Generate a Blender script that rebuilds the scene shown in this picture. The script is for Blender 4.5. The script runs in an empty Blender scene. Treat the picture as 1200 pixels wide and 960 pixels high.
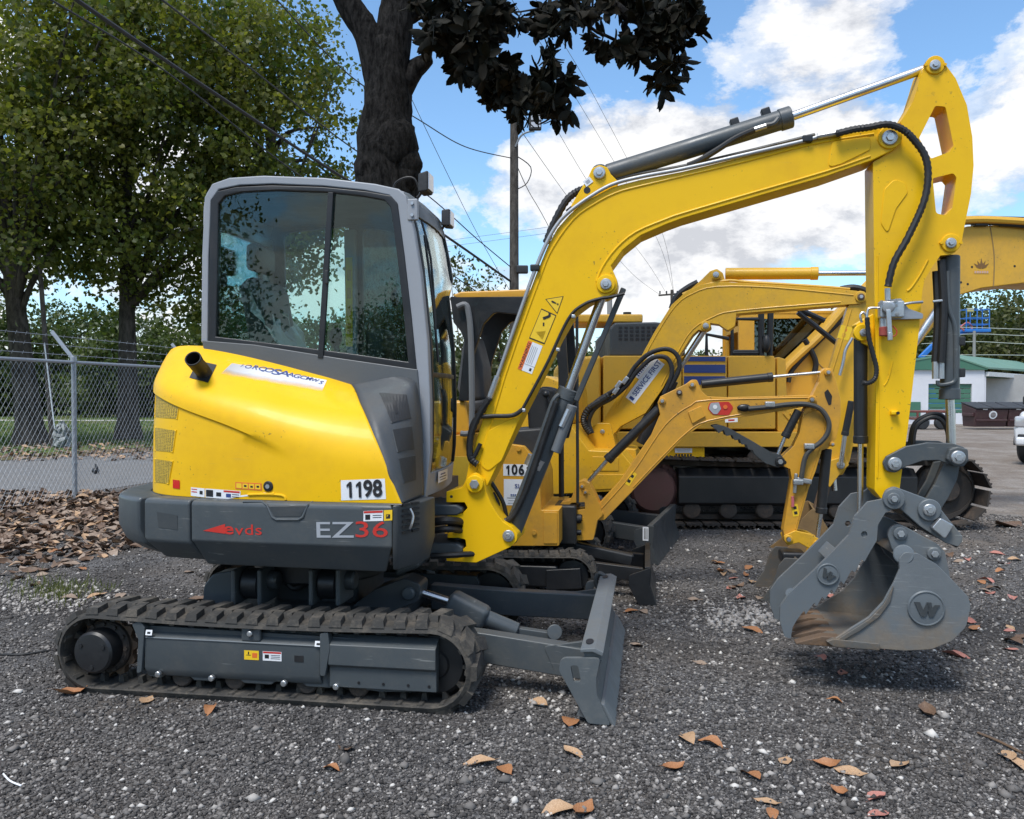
import bpy, bmesh, math, random
import numpy as np
from mathutils import Vector, Matrix, noise
from mathutils.geometry import tessellate_polygon
R = math.radians
S = bpy.context.scene
COL = S.collection
# ---------------------------------------------------------------- camera, sky, sun, exposure
CAM_H, FPX, HOR = 1.48, 1000.0, 462.0
PITCH = math.atan((480 - HOR) / FPX)
cd = bpy.data.cameras.new('camera'); cam = bpy.data.objects.new('camera', cd); COL.objects.link(cam)
cd.sensor_fit = 'HORIZONTAL'; cd.sensor_width = 36; cd.lens = 36 * FPX / 1200
cd.clip_start = 0.05; cd.clip_end = 3000
cam.location = (0, 0, CAM_H); cam.rotation_euler = (R(90) - PITCH, 0, 0)
S.camera = cam
S.view_settings.view_transform = 'Standard'; S.view_settings.look = 'None'
S.view_settings.exposure = 0.0; S.view_settings.gamma = 1
S.render.engine = 'CYCLES'
S.cycles.max_bounces = 8; S.cycles.transparent_max_bounces = 24; S.cycles.caustics_reflective = False
S.cycles.caustics_refractive = False
SUN_EL, SUN_AZ = R(62), R(212)          # azimuth measured clockwise from +Y (north)
w = bpy.data.worlds.new('World'); S.world = w; w.use_nodes = True
nt = w.node_tree; nt.nodes.clear()
def N(t, kind, **kw):
    n = t.nodes.new(kind)
    for k, v in kw.items(): setattr(n, k, v)
    return n
def L(t, a, b): t.links.new(a, b)
def math_n(t, op, a, b=None, c=None):
    n = N(t, 'ShaderNodeMath', operation=op)
    for i, v in enumerate((a, b, c)):
        if v is None: continue
        if isinstance(v, (int, float)): n.inputs[i].default_value = v
        else: L(t, v, n.inputs[i])
    return n.outputs[0]
def vmath(t, op, a, b=None):
    n = N(t, 'ShaderNodeVectorMath', operation=op)
    for i, v in enumerate((a, b)):
        if v is None: continue
        if isinstance(v, (tuple, list)): n.inputs[i].default_value = v
        else: L(t, v, n.inputs[i])
    return n.outputs[0]
def ramp(t, fac, stops, interp='LINEAR'):
    n = N(t, 'ShaderNodeValToRGB'); n.color_ramp.interpolation = interp
    el = n.color_ramp.elements
    while len(el) < len(stops): el.new(0.5)
    for e, (p, c) in zip(el, stops):
        e.position = p; e.color = (c, c, c, 1) if isinstance(c, (int, float)) else (*c, 1)
    L(t, fac, n.inputs[0]); return n.outputs[0]
def noise_n(t, vec, scale, detail=4, rough=0.55, lac=2.0, dist=0.0):
    n = N(t, 'ShaderNodeTexNoise'); n.inputs['Scale'].default_value = scale
    n.inputs['Detail'].default_value = detail; n.inputs['Roughness'].default_value = rough
    n.inputs['Lacunarity'].default_value = lac; n.inputs['Distortion'].default_value = dist
    if vec is not None: L(t, vec, n.inputs['Vector'])
    return n
def mix_c(t, fac, a, b, mode='MIX'):
    n = N(t, 'ShaderNodeMix', data_type='RGBA', blend_type=mode)
    for s, v in ((0, fac), (6, a), (7, b)):
        if isinstance(v, (int, float)): n.inputs[s].default_value = v
        elif isinstance(v, tuple): n.inputs[s].default_value = (*v, 1) if len(v) == 3 else v
        else: L(t, v, n.inputs[s])
    return n.outputs[2]
sky = N(nt, 'ShaderNodeTexSky', sky_type='NISHITA'); sky.sun_disc = False
sky.sun_elevation = SUN_EL; sky.sun_rotation = SUN_AZ
sky.air_density = 1.0; sky.dust_density = 0.6; sky.ozone_density = 1.6
tc = N(nt, 'ShaderNodeTexCoord'); sep = N(nt, 'ShaderNodeSeparateXYZ'); L(nt, tc.outputs['Generated'], sep.inputs[0])
mpn = N(nt, 'ShaderNodeMapping'); L(nt, tc.outputs['Generated'], mpn.inputs[0]); mpn.inputs['Scale'].default_value = (1, 1, 1.7); mpn.inputs['Location'].default_value = (2.3, 0.4, 0.15)
cv = mpn.outputs[0]
n1 = noise_n(nt, cv, 3.6, 9, 0.60, 2.15, 0.12).outputs['Fac']
n2 = noise_n(nt, vmath(nt, 'ADD', cv, (0.015, 0.0, -0.05)), 3.6, 9, 0.60, 2.15, 0.12).outputs['Fac']
n3 = noise_n(nt, cv, 14.0, 6, 0.6).outputs['Fac']
dens = math_n(nt, 'ADD', n1, math_n(nt, 'MULTIPLY', math_n(nt, 'SUBTRACT', n3, 0.5), 0.13))
def bank(px, py, rad, wgt, squash=1.0):
    """a cloud bank (or, with a negative weight, an open patch of blue) around one direction"""
    global dens
    d = Vector(((px - 600) / 1000, 1, (462 - py) / 1000)).normalized()
    v = vmath(nt, 'SUBTRACT', tc.outputs['Generated'], tuple(d)); v = vmath(nt, 'MULTIPLY', v, (1, 1, 1 / squash))
    ln = N(nt, 'ShaderNodeVectorMath', operation='LENGTH'); L(nt, v, ln.inputs[0])
    dens = math_n(nt, 'ADD', dens, math_n(nt, 'MULTIPLY', ramp(nt, math_n(nt, 'DIVIDE', ln.outputs['Value'], rad * 2), [(0.0, 1.0), (0.5, 0.35), (1.0, 0.0)], 'EASE'), wgt))
for bk in ((640, 195, .15, .20, .6), (800, 175, .12, .17, .6), (965, 50, .16, .27, .8), (1185, 190, .08, .22, 1.0), (1060, 110, .06, -.14, .6), (880, 270, .10, .14, .5), (300, 200, .25, .10, .6), (760, 330, .16, .16, .5), (1000, 285, .08, .10, .4),
           (600, 30, .17, -.30, .8), (770, 50, .12, -.28, .8), (1120, 25, .12, -.26, .6), (880, 120, .05, -.1, .6), (410, 100, .09, -.24, 1.3), (590, 295, .09, -.20, .35), (950, 320, .08, -.20, .35), (700, 300, .05, -.1, .4), (930, 150, .05, -.10, .5)): bank(*bk)
mask = ramp(nt, dens, [(0.49, 0.0), (0.535, 0.55), (0.60, 0.97), (0.7, 1.0)], 'EASE')
shade = math_n(nt, 'ADD', math_n(nt, 'MULTIPLY', math_n(nt, 'SUBTRACT', n1, n2), 5.0), math_n(nt, 'MULTIPLY', n3, 0.8))
body = ramp(nt, shade, [(0.0, (6.4, 6.6, 7.1)), (0.28, (8.8, 8.9, 9.2)), (0.50, (10.2, 10.2, 10.2))])
SKYS = 0.105
skyc = mix_c(nt, 1.0, sky.outputs[0], (1.62, 1.98, 2.15), 'MULTIPLY')
bgc = mix_c(nt, mask, skyc, body)
bg = N(nt, 'ShaderNodeBackground'); bg.inputs['Strength'].default_value = SKYS; L(nt, bgc, bg.inputs['Color'])
wo = N(nt, 'ShaderNodeOutputWorld'); L(nt, bg.outputs[0], wo.inputs[0])
sd = bpy.data.lights.new('sun', 'SUN'); sd.energy = 3.6; sd.angle = R(20); sd.color = (1, 0.965, 0.91)
sun = bpy.data.objects.new('sun', sd); COL.objects.link(sun); sun.location = (0, 0, 30)
sdir = Vector((math.sin(SUN_AZ) * math.cos(SUN_EL), math.cos(SUN_AZ) * math.cos(SUN_EL), math.sin(SUN_EL)))
sun.rotation_euler = sdir.to_track_quat('Z', 'Y').to_euler()

# ---------------------------------------------------------------- materials
MATS = {}
def new_mat(name):
    m = bpy.data.materials.new(name); m.use_nodes = True; t = m.node_tree; t.nodes.clear()
    o = N(t, 'ShaderNodeOutputMaterial'); return m, t, o
def paint(name, col, rough=0.4, metal=0.0, dirt=0.25, dirt_col=(0.16, 0.13, 0.09), spec=0.5, chips=0.0, scratch=0.0, scratch_col=(0.45, 0.45, 0.44), coat=0.0, bump=0.15, scale=6.0, var=0.08):
    if name in MATS: return MATS[name]
    m, t, o = new_mat(name)
    b = N(t, 'ShaderNodeBsdfPrincipled'); L(t, b.outputs[0], o.inputs[0])
    tc = N(t, 'ShaderNodeTexCoord'); v = tc.outputs['Object']
    na = noise_n(t, v, scale, 6, 0.6).outputs['Fac']
    nb = noise_n(t, v, scale * 0.35, 3, 0.5).outputs['Fac']
    nf = noise_n(t, v, scale * 9, 3, 0.6).outputs['Fac']
    c1 = tuple(c * (1 - var) for c in col); c2 = tuple(min(1, c * (1 + var)) for c in col)
    c = mix_c(t, nb, c1, c2)
    if dirt > 0:
        dm = ramp(t, math_n(t, 'ADD', math_n(t, 'MULTIPLY', na, 0.75), math_n(t, 'MULTIPLY', nf, 0.25)), [(0.48, 0.0), (0.72, dirt)])
        c = mix_c(t, dm, c, dirt_col)
    if chips > 0:
        nc = noise_n(t, v, 55, 2, 0.5).outputs['Fac']; gc = ramp(t, noise_n(t, v, 2.6, 5, 0.6).outputs['Fac'], [(0.47, 0.0), (0.60, 1.0)])
        c = mix_c(t, math_n(t, 'MULTIPLY', ramp(t, nc, [(0.685, 0.0), (0.71, chips)]), gc), c, (0.07, 0.055, 0.04))
    if scratch > 0:
        mp = N(t, 'ShaderNodeMapping'); L(t, v, mp.inputs[0]); mp.inputs['Scale'].default_value = (3.0, 3.0, 42.0); mp.inputs['Rotation'].default_value = (0.2, 0.35, 0.1)
        ns = noise_n(t, mp.outputs[0], 2.2, 2, 0.5).outputs['Fac']
        gate = ramp(t, na, [(0.5, 0.0), (0.62, 1.0)])
        sm = math_n(t, 'MULTIPLY', ramp(t, ns, [(0.66, 0.0), (0.70, scratch)]), gate)
        c = mix_c(t, sm, c, scratch_col)
    L(t, c, b.inputs['Base Color'])
    L(t, ramp(t, na, [(0.3, max(0.03, rough - 0.09)), (0.7, min(1, rough + 0.13))]), b.inputs['Roughness'])
    b.inputs['Metallic'].default_value = metal; b.inputs['Specular IOR Level'].default_value = spec
    b.inputs['Coat Weight'].default_value = coat; b.inputs['Coat Roughness'].default_value = 0.12
    if bump > 0:
        bp = N(t, 'ShaderNodeBump'); bp.inputs['Strength'].default_value = bump; bp.inputs['Distance'].default_value = 0.004
        L(t, nf, bp.inputs['Height']); L(t, bp.outputs[0], b.inputs['Normal'])
    MATS[name] = m; return m
def flat(name, col, rough=0.5): return paint(name, col, rough, dirt=0.06, bump=0, var=0.02)
YEL = paint('yellow paint', (0.86, 0.50, 0.004), 0.42, spec=.28, chips=.55, dirt=0.42, coat=0.06, scale=1.7, dirt_col=(0.60, 0.29, 0.012), var=0.06, bump=0.05, scratch=.12, scratch_col=(.5, .38, .12))
OCH = paint('ochre paint', (0.66, 0.335, 0.03), 0.42, chips=.8, dirt=0.5, coat=0.1, scale=4.0, dirt_col=(0.3, 0.17, 0.05), scratch=0.3, scratch_col=(0.3, 0.2, 0.1))
OCH2 = paint('golden paint', (0.70, 0.385, 0.016), 0.42, chips=.8, dirt=0.45, coat=0.1, scale=4.0, dirt_col=(0.32, 0.2, 0.05))
OCH3 = paint('amber paint', (0.70, 0.385, 0.035), 0.48, chips=.6, dirt=0.45, scale=2.5, dirt_col=(0.36, 0.22, 0.07))
GRY = paint('slate grey paint', (0.064, 0.075, 0.082), 0.42, dirt=0.4, coat=0.0, scale=5.0, dirt_col=(0.13, 0.122, 0.105), scratch=0.6, scratch_col=(0.24, 0.25, 0.24))
GRYD = paint('dark grey paint', (0.046, 0.052, 0.056), 0.45, dirt=0.25, scale=5.0, dirt_col=(0.1, 0.095, 0.085))
BKT = paint('bucket grey paint', (0.125, 0.143, 0.156), 0.45, dirt=0.35, scale=4.0, dirt_col=(0.17, 0.145, 0.105), scratch=0.55, scratch_col=(0.32, 0.33, 0.32))
CABG = paint('silver grey paint', (0.30, 0.315, 0.34), 0.4, dirt=0.12, scale=4.0, dirt_col=(0.2, 0.2, 0.19))
BLK = paint('black paint', (0.014, 0.015, 0.017), 0.42, dirt=0.2, dirt_col=(0.06, 0.055, 0.05))
PLA = paint('black plastic', (0.022, 0.023, 0.025), 0.55, dirt=0.2, dirt_col=(0.07, 0.065, 0.06), bump=0.3)
HOSE = paint('black rubber hose', (0.012, 0.012, 0.013), 0.5, dirt=0.25, dirt_col=(0.05, 0.048, 0.045), scale=14)
PIPE = paint('dull zinc pipe', (0.42, 0.43, 0.44), 0.5, metal=0.7, dirt=0.2, bump=0)
WBL = paint('worn blade paint', (0.092, 0.105, 0.112), 0.5, dirt=0.5, scale=5.0, dirt_col=(0.19, 0.185, 0.17), scratch=0.85, scratch_col=(0.36, 0.37, 0.36))
CHR = paint('chrome', (0.62, 0.62, 0.63), 0.27, metal=1.0, dirt=0.05, bump=0)
STL = paint('zinc steel', (0.52, 0.53, 0.54), 0.36, metal=0.85, dirt=0.2, dirt_col=(0.2, 0.19, 0.17), scale=25)
RUST = paint('rusty steel', (0.13, 0.085, 0.055), 0.7, metal=0.15, dirt=0.7, dirt_col=(0.22, 0.12, 0.055), scale=9, bump=0.5)
WORN = paint('worn digging steel', (0.13, 0.125, 0.115), 0.55, metal=0.3, dirt=0.75, dirt_col=(0.23, 0.145, 0.07), scale=7, bump=0.4, scratch=0.5)
TRK = paint('dusty track rubber', (0.036, 0.034, 0.031), 0.85, dirt=0.85, dirt_col=(0.17, 0.145, 0.115), scale=7, bump=0.5)
TRKS = paint('muddy track steel', (0.045, 0.038, 0.033), 0.8, dirt=0.8, dirt_col=(0.16, 0.11, 0.08), scale=5, bump=0.6)
SPRK = paint('maroon sprocket paint', (0.10, 0.045, 0.042), 0.7, dirt=0.6, dirt_col=(0.09, 0.07, 0.055))
GALV = paint('galvanised steel', (0.36, 0.38, 0.41), 0.42, metal=0.6, dirt=0.3, dirt_col=(0.22, 0.22, 0.21), scale=12)
WHT = flat('white vinyl', (0.78, 0.79, 0.81), 0.45); INK = flat('black ink', (0.012, 0.012, 0.014))
REDP = flat('red print', (0.55, 0.03, 0.02)); ORNP = flat('orange print', (0.75, 0.16, 0.03)); YELP = flat('yellow label', (0.85, 0.55, 0.02))
SILP = flat('silver print', (0.36, 0.38, 0.41)); BLUP = flat('blue print', (0.03, 0.06, 0.22)); REDL = flat('red reflector', (0.6, 0.015, 0.01), 0.2)
CHB = paint('charcoal seat vinyl', (0.055, 0.055, 0.058), 0.6, dirt=0.2, dirt_col=(0.09, 0.088, 0.085))
def glass(name, tint, ior=1.5, rough=0.0, boost=0.03, mul=1.3):
    m, t, o = new_mat(name)
    tr = N(t, 'ShaderNodeBsdfTransparent'); tr.inputs[0].default_value = (*tint, 1)
    gl = N(t, 'ShaderNodeBsdfGlossy'); gl.inputs['Roughness'].default_value = rough; gl.inputs[0].default_value = (0.95, 1, 1, 1)
    fr = N(t, 'ShaderNodeFresnel'); fr.inputs[0].default_value = ior
    mx = N(t, 'ShaderNodeMixShader'); L(t, math_n(t, 'ADD', math_n(t, 'MULTIPLY', fr.outputs[0], mul), boost), mx.inputs[0])
    L(t, tr.outputs[0], mx.inputs[1]); L(t, gl.outputs[0], mx.inputs[2]); L(t, mx.outputs[0], o.inputs[0])
    return m
GLS = glass('tinted cab glass', (0.72, 0.86, 0.84), boost=0.0, mul=.80)
CLR = glass('clear glass', (0.90, 0.96, 0.96), boost=0.0, mul=.8)
FILM = glass('crinkled plastic film', (0.75, 0.76, 0.76), rough=0.15, boost=0.22)
MIR = paint('grey lamp lens', (0.5, 0.5, 0.52), 0.1, metal=0.3, dirt=0.05, bump=0)

# ---------------------------------------------------------------- pixel rays and frames
def ray(px, py):
    u, v = (px - 600) / FPX, (480 - py) / FPX
    return Vector((u, math.cos(PITCH) + v * math.sin(PITCH), -math.sin(PITCH) + v * math.cos(PITCH)))
class Frame:
    """a machine's own axes: x forward, y to its left (away from the camera), z up"""
    def __init__(s, x0, y0, deg, z0=0.0): s.o = Vector((x0, y0, z0)); s.a = R(deg); s.c, s.s = math.cos(s.a), math.sin(s.a)
    def world(s, p): return Vector((s.o.x + p[0] * s.c - p[1] * s.s, s.o.y + p[0] * s.s + p[1] * s.c, s.o.z + p[2]))
    def on(s, px, py, y):
        d = ray(px, py); n = Vector((-s.s, s.c, 0)); c = Vector((0, 0, CAM_H))
        k = (y - (c - s.o).dot(n)) / d.dot(n); p = c + d * k - s.o
        return (p.x * s.c + p.y * s.s, p.z)
    def pt(s, px, py, y): x, z = s.on(px, py, y); return Vector((x, y, z))
    def poly(s, pts, y, off=(0, 0, 1)):
        ox, oy, k = off; r = []
        for p in pts:
            x, z = s.on(p[0] / k + ox, p[1] / k + oy, y); r.append((x, z, p[2] if len(p) > 2 else 0))
        return r
def gpt(px, py, z=0.0):
    d = ray(px, py); k = (z - CAM_H) / d.z; return Vector((d.x * k, d.y * k, z))
def dpt(px, py, Y):
    d = ray(px, py); k = Y / d.y; return Vector((d.x * k, Y, CAM_H + d.z * k))

# ---------------------------------------------------------------- mesh helpers
def fillet(pts, rdef=0.0, n=4):
    out = []; m = len(pts)
    for i in range(m):
        p = Vector(pts[i][:2]); r = pts[i][2] if len(pts[i]) > 2 and pts[i][2] else rdef
        a = Vector(pts[i - 1][:2]); b = Vector(pts[(i + 1) % m][:2])
        va, vb = a - p, b - p; la, lb = va.length, vb.length
        if r <= 0 or la < 1e-6 or lb < 1e-6: out.append((p.x, p.y)); continue
        va /= la; vb /= lb; ang = va.angle(vb, math.pi)
        if ang > math.pi - 0.05: out.append((p.x, p.y)); continue
        d = min(r / math.tan(ang / 2), la * 0.48, lb * 0.48)
        p0, p2 = p + va * d, p + vb * d
        for k in range(n + 1):
            u = k / n; q = p0 * (1 - u) ** 2 + p * 2 * u * (1 - u) + p2 * u * u; out.append((q.x, q.y))
    return out
def spline2(pts, n=5, closed=True):
    out = []; m = len(pts)
    for i in range(m if closed else m - 1):
        g = lambda j: Vector(pts[j % m][:2]) if closed else Vector(pts[max(0, min(m - 1, j))][:2])
        p0, p1, p2, p3 = g(i - 1), g(i), g(i + 1), g(i + 2)
        for k in range(n):
            t = k / n; q = 0.5 * ((2 * p1) + (p2 - p0) * t + (2 * p0 - 5 * p1 + 4 * p2 - p3) * t * t + (3 * p1 - p0 - 3 * p2 + p3) * t ** 3); out.append((q.x, q.y))
    if not closed: out.append(tuple(pts[-1][:2]))
    return out
def spline3(pts, n=6):
    P = [Vector(p) for p in pts]; out = []
    for i in range(len(P) - 1):
        p0, p1, p2, p3 = P[max(0, i - 1)], P[i], P[i + 1], P[min(len(P) - 1, i + 2)]
        for k in range(n):
            t = k / n; out.append(0.5 * ((2 * p1) + (p2 - p0) * t + (2 * p0 - 5 * p1 + 4 * p2 - p3) * t * t + (3 * p1 - p0 - 3 * p2 + p3) * t ** 3))
    out.append(P[-1]); return out
def add_plate(bm, pts, y0, y1, holes=(), ax='y'):
    """extrude a 2-D outline (x,z) between y0 and y1; ax picks the extrusion axis"""
    def V3(p, d):
        return (p[0], d, p[1]) if ax == 'y' else ((p[0], p[1], d) if ax == 'z' else (d, p[0], p[1]))
    loops = [[tuple(p[:2]) for p in pts]] + [[tuple(p[:2]) for p in h] for h in holes]
    A, B = [], []
    for lp in loops:
        A.append([bm.verts.new(V3(p, y0)) for p in lp]); B.append([bm.verts.new(V3(p, y1)) for p in lp])
    if not holes:
        try: bm.faces.new(A[0]); bm.faces.new(B[0][::-1])
        except ValueError: pass
    else:
        tri = tessellate_polygon([[Vector((p[0], p[1], 0)) for p in lp] for lp in loops])
        fa = [v for l in A for v in l]; fb = [v for l in B for v in l]
        for t in tri:
            try: bm.faces.new([fa[i] for i in t]); bm.faces.new([fb[i] for i in t][::-1])
            except ValueError: pass
    for a, b in zip(A, B):
        for i in range(len(a)):
            j = (i + 1) % len(a)
            bm.faces.new((a[i], b[i], b[j], a[j]))
def frame_of(d):
    d = Vector(d).normalized(); u = d.orthogonal().normalized() if abs(d.z) > 0.99 else d.cross(Vector((0, 0, 1))).normalized()
    return u, d.cross(u).normalized()
def add_tube(bm, path, r, n=10, caps=True):
    P = [Vector(p) for p in path]; rings = []
    rr = r if isinstance(r, (list, tuple)) else [r] * len(P)
    u = None
    for i, p in enumerate(P):
        d = (P[min(i + 1, len(P) - 1)] - P[max(i - 1, 0)])
        if d.length < 1e-9: d = Vector((0, 0, 1))
        d.normalize()
        if u is None: u, _ = frame_of(d)
        u = (u - d * u.dot(d))
        if u.length < 1e-6: u, _ = frame_of(d)
        u.normalize(); v = d.cross(u)
        rings.append([bm.verts.new(p + (u * math.cos(2 * math.pi * k / n) + v * math.sin(2 * math.pi * k / n)) * rr[i]) for k in range(n)])
    for a, b in zip(rings, rings[1:]):
        for k in range(n): bm.faces.new((a[k], a[(k + 1) % n], b[(k + 1) % n], b[k]))
    if caps: bm.faces.new(rings[0][::-1]); bm.faces.new(rings[-1])
def add_cyl(bm, p0, p1, r, r2=None, n=20, bev=0.0):
    p0, p1 = Vector(p0), Vector(p1); r2 = r if r2 is None else r2
    if bev:
        d = (p1 - p0).normalized()
        add_tube(bm, [p0, p0 + d * bev * 0.02, p0 + d * bev, p1 - d * bev, p1 - d * bev * 0.02, p1], [r - bev, r - bev * 0.9, r, r2, r2 - bev * 0.9, r2 - bev], n)
    else: add_tube(bm, [p0, p1], [r, r2], n)
def add_box(bm, c, s, rot=None):
    M = Matrix.Translation(c) @ (rot.to_4x4() if rot is not None else Matrix.Identity(4)) @ Matrix.Diagonal((s[0], s[1], s[2], 1))
    bmesh.ops.create_cube(bm, size=1, matrix=M)
def add_bar(bm, p0, p1, wd, th, up=(0, 0, 1)):
    """rectangular bar between two points; wd across, th along 'up'"""
    p0, p1 = Vector(p0), Vector(p1); d = (p1 - p0); l = d.length; d.normalize()
    s = d.cross(Vector(up)); s = s.normalized() if s.length > 1e-5 else frame_of(d)[0]; q = s.cross(d)
    M = Matrix((( d.x, s.x, q.x), (d.y, s.y, q.y), (d.z, s.z, q.z)))
    add_box(bm, (p0 + p1) / 2, (l, wd, th), M)
def add_loft(bm, loops, close=True, caps=True):
    rings = [[bm.verts.new(p) for p in lp] for lp in loops]; n = len(rings[0])
    for a, b in zip(rings, rings[1:]):
        for k in range(n if close else n - 1):
            try: bm.faces.new((a[k], a[(k + 1) % n], b[(k + 1) % n], b[k]))
            except ValueError: pass
    if caps and close: bm.faces.new(rings[0][::-1]); bm.faces.new(rings[-1])
def add_sphere(bm, c, r, u=14, v=8, sc=(1, 1, 1)):
    bmesh.ops.create_uvsphere(bm, u_segments=u, v_segments=v, radius=r, matrix=Matrix.Translation(c) @ Matrix.Diagonal((*sc, 1)))
def obj(name, bm, mat, parent=None, bevel=0.0, seg=2, smooth=35, loc=None, rot=None, sub=0, mats=None):
    me = bpy.data.meshes.new(name)
    if bevel >= 0: bmesh.ops.recalc_face_normals(bm, faces=bm.faces[:])
    bm.to_mesh(me); bm.free()
    for m in (mats or [mat]): me.materials.append(m)
    return obj_me(name, me, parent, abs(bevel), seg, smooth, loc, rot, sub)
def obj_me(name, me, parent=None, bevel=0.0, seg=2, smooth=35, loc=None, rot=None, sub=0):
    o = bpy.data.objects.new(name, me); COL.objects.link(o)
    if parent is not None: o.parent = parent
    if smooth:
        me.polygons.foreach_set('use_smooth', [True] * len(me.polygons))
        me.set_sharp_from_angle(angle=R(smooth if not bevel else 50))
    if bevel:
        m = o.modifiers.new('b', 'BEVEL'); m.width = bevel; m.segments = seg; m.limit_method = 'ANGLE'; m.angle_limit = R(32); m.use_clamp_overlap = True
        k = o.modifiers.new('n', 'WEIGHTED_NORMAL'); k.keep_sharp = False
    if sub:
        m = o.modifiers.new('s', 'SUBSURF'); m.levels = m.render_levels = sub
    if loc is not None: o.location = loc
    if rot is not None: o.rotation_euler = rot
    return o
def BM(): return bmesh.new()
def thing(name, label, cat, loc=(0, 0, 0), rz=0, group=None, o=None):
    if o is None:
        o = bpy.data.objects.new(name, None); COL.objects.link(o); o.empty_display_size = 0.2
        o.location = loc; o.rotation_euler = (0, 0, rz)
    o['label'] = label; o['category'] = cat
    if group: o['group'] = group
    return o
def kind(o, k): o['kind'] = k; return o
def plate(name, pts, y0, y1, mat, parent, bevel=0.004, holes=(), ax='y', **kw):
    bm = BM(); add_plate(bm, pts, y0, y1, holes, ax); return obj(name, bm, mat, parent, bevel, **kw)
def tube(name, path, r, mat, parent, n=10, sm=6):
    bm = BM(); add_tube(bm, spline3(path, sm) if sm else path, r, n); return obj(name, bm, mat, parent)
def cyl(name, p0, p1, r, mat, parent, r2=None, n=20, bev=0.0):
    bm = BM(); add_cyl(bm, p0, p1, r, r2, n, bev); return obj(name, bm, mat, parent)
def pin(name, F, px, py, y, r, mat, parent, proud=0.02, bolt=True):
    """a pin head standing proud of the plate face at y (towards the camera)"""
    bm = BM(); p = F.pt(px, py, y); q = Vector((0, 1, 0))
    add_cyl(bm, p + q * 0.01, p - q * proud, r, n=22, bev=min(0.004, proud * 0.3))
    o = obj(name, bm, mat, parent)
    if bolt:
        b2 = BM(); add_cyl(b2, p - q * (proud - 0.001), p - q * (proud + 0.012), r * 0.55, n=6, bev=0.002); obj('bolt', b2, STL, o, smooth=0)
    return o
def text(name, s, F, p, xdir, h, mat, parent, wscale=1.0, nrm=None, bold=0.0, thick=0.0012, align='CENTER', font_sp=1.0):
    """flat lettering laid on a surface: p centre, xdir reading direction, height h (cap height), nrm outward"""
    cu = bpy.data.curves.new(name, 'FONT'); cu.body = s; cu.align_x = align; cu.align_y = 'CENTER'; cu.size = 1; cu.offset = bold; cu.space_character = font_sp; cu.resolution_u = 3
    to = bpy.data.objects.new('tmp', cu); COL.objects.link(to)
    dg = bpy.context.evaluated_depsgraph_get(); me = bpy.data.meshes.new_from_object(to.evaluated_get(dg)); bpy.data.objects.remove(to)
    n = Vector(nrm if nrm is not None else (0, -1, 0)).normalized(); x = Vector(xdir).normalized(); x = (x - n * x.dot(n)).normalized(); y = n.cross(x)
    k = h / 0.69
    M = Matrix(((x.x * k * wscale, y.x * k, n.x, p[0] + n.x * thick), (x.y * k * wscale, y.y * k, n.y, p[1] + n.y * thick), (x.z * k * wscale, y.z * k, n.z, p[2] + n.z * thick), (0, 0, 0, 1)))
    me.transform(M); me.materials.clear(); me.materials.append(mat); me.name = name
    o = bpy.data.objects.new(name, me); COL.objects.link(o); o.parent = parent
    return o
def number(name, s, F, p, xdir, h, mat, parent, pitch, nrm=None, thick=.003, ws=.86, bold=.03):
    n = Vector(nrm if nrm is not None else (0, -1, 0)).normalized(); x = Vector(xdir).normalized(); x = (x - n * x.dot(n)).normalized(); y = n.cross(x); root = None
    for i, c in enumerate(s):
        q = Vector(p) + x * (i - (len(s) - 1) / 2) * pitch
        if c == '1':
            bm = BM(); o = q + n * thick; pts = [(.0, -.5), (.21, -.5), (.21, .5), (.06, .5), (-.20, .30), (-.20, .13), (.0, .25)]
            bm.faces.new([bm.verts.new(o + x * (a * h * .82) + y * (b * h)) for a, b in pts]); o = _st(name, bm, [mat], parent)
        else: o = text(name, c, F, q, x, h, mat, parent, ws, n, bold, thick)
    return o
def quad(bm, p, xdir, nrm, wd, ht, off=0.001, mi=0):
    n = Vector(nrm).normalized(); x = Vector(xdir).normalized(); x = (x - n * x.dot(n)).normalized(); y = n.cross(x); p = Vector(p) + n * off
    vs = [bm.verts.new(p + x * a * wd / 2 + y * b * ht / 2) for a, b in ((-1, -1), (1, -1), (1, 1), (-1, 1))]
    f = bm.faces.new(vs); f.material_index = mi; return f
def sticker(name, p, xdir, nrm, wd, ht, mat, parent, bits=(), off=0.0015):
    """thin vinyl label; bits = (u, v, w, h, material) printed blocks in 0..1 label space"""
    bm = BM(); quad(bm, p, xdir, nrm, wd, ht, off, 0); mats = [mat]
    n = Vector(nrm).normalized(); x = Vector(xdir).normalized(); x = (x - n * x.dot(n)).normalized(); y = n.cross(x)
    for (u, v, a, b, m) in bits:
        if m not in mats: mats.append(m)
        quad(bm, Vector(p) + x * (u - 0.5) * wd + y * (v - 0.5) * ht, x, n, a * wd, b * ht, off + 0.0008, mats.index(m))
    return obj(name, bm, mat, parent, -1e-9, smooth=0, mats=mats) if False else _st(name, bm, mats, parent)
def _st(name, bm, mats, parent):
    me = bpy.data.meshes.new(name); bm.to_mesh(me); bm.free()
    for m in mats: me.materials.append(m)
    o = bpy.data.objects.new(name, me); COL.objects.link(o); o.parent = parent; return o
def lines(u, v, w, n, hgt, m, gap=None):
    """n thin print lines inside a label region (u centre, v top)"""
    gap = gap or hgt * 2
    return [(u + (0.06 * w if k % 2 else -0.03 * w), v - k * gap, w * (0.85 if k % 3 else 1), hgt, m) for k in range(n)]
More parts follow.
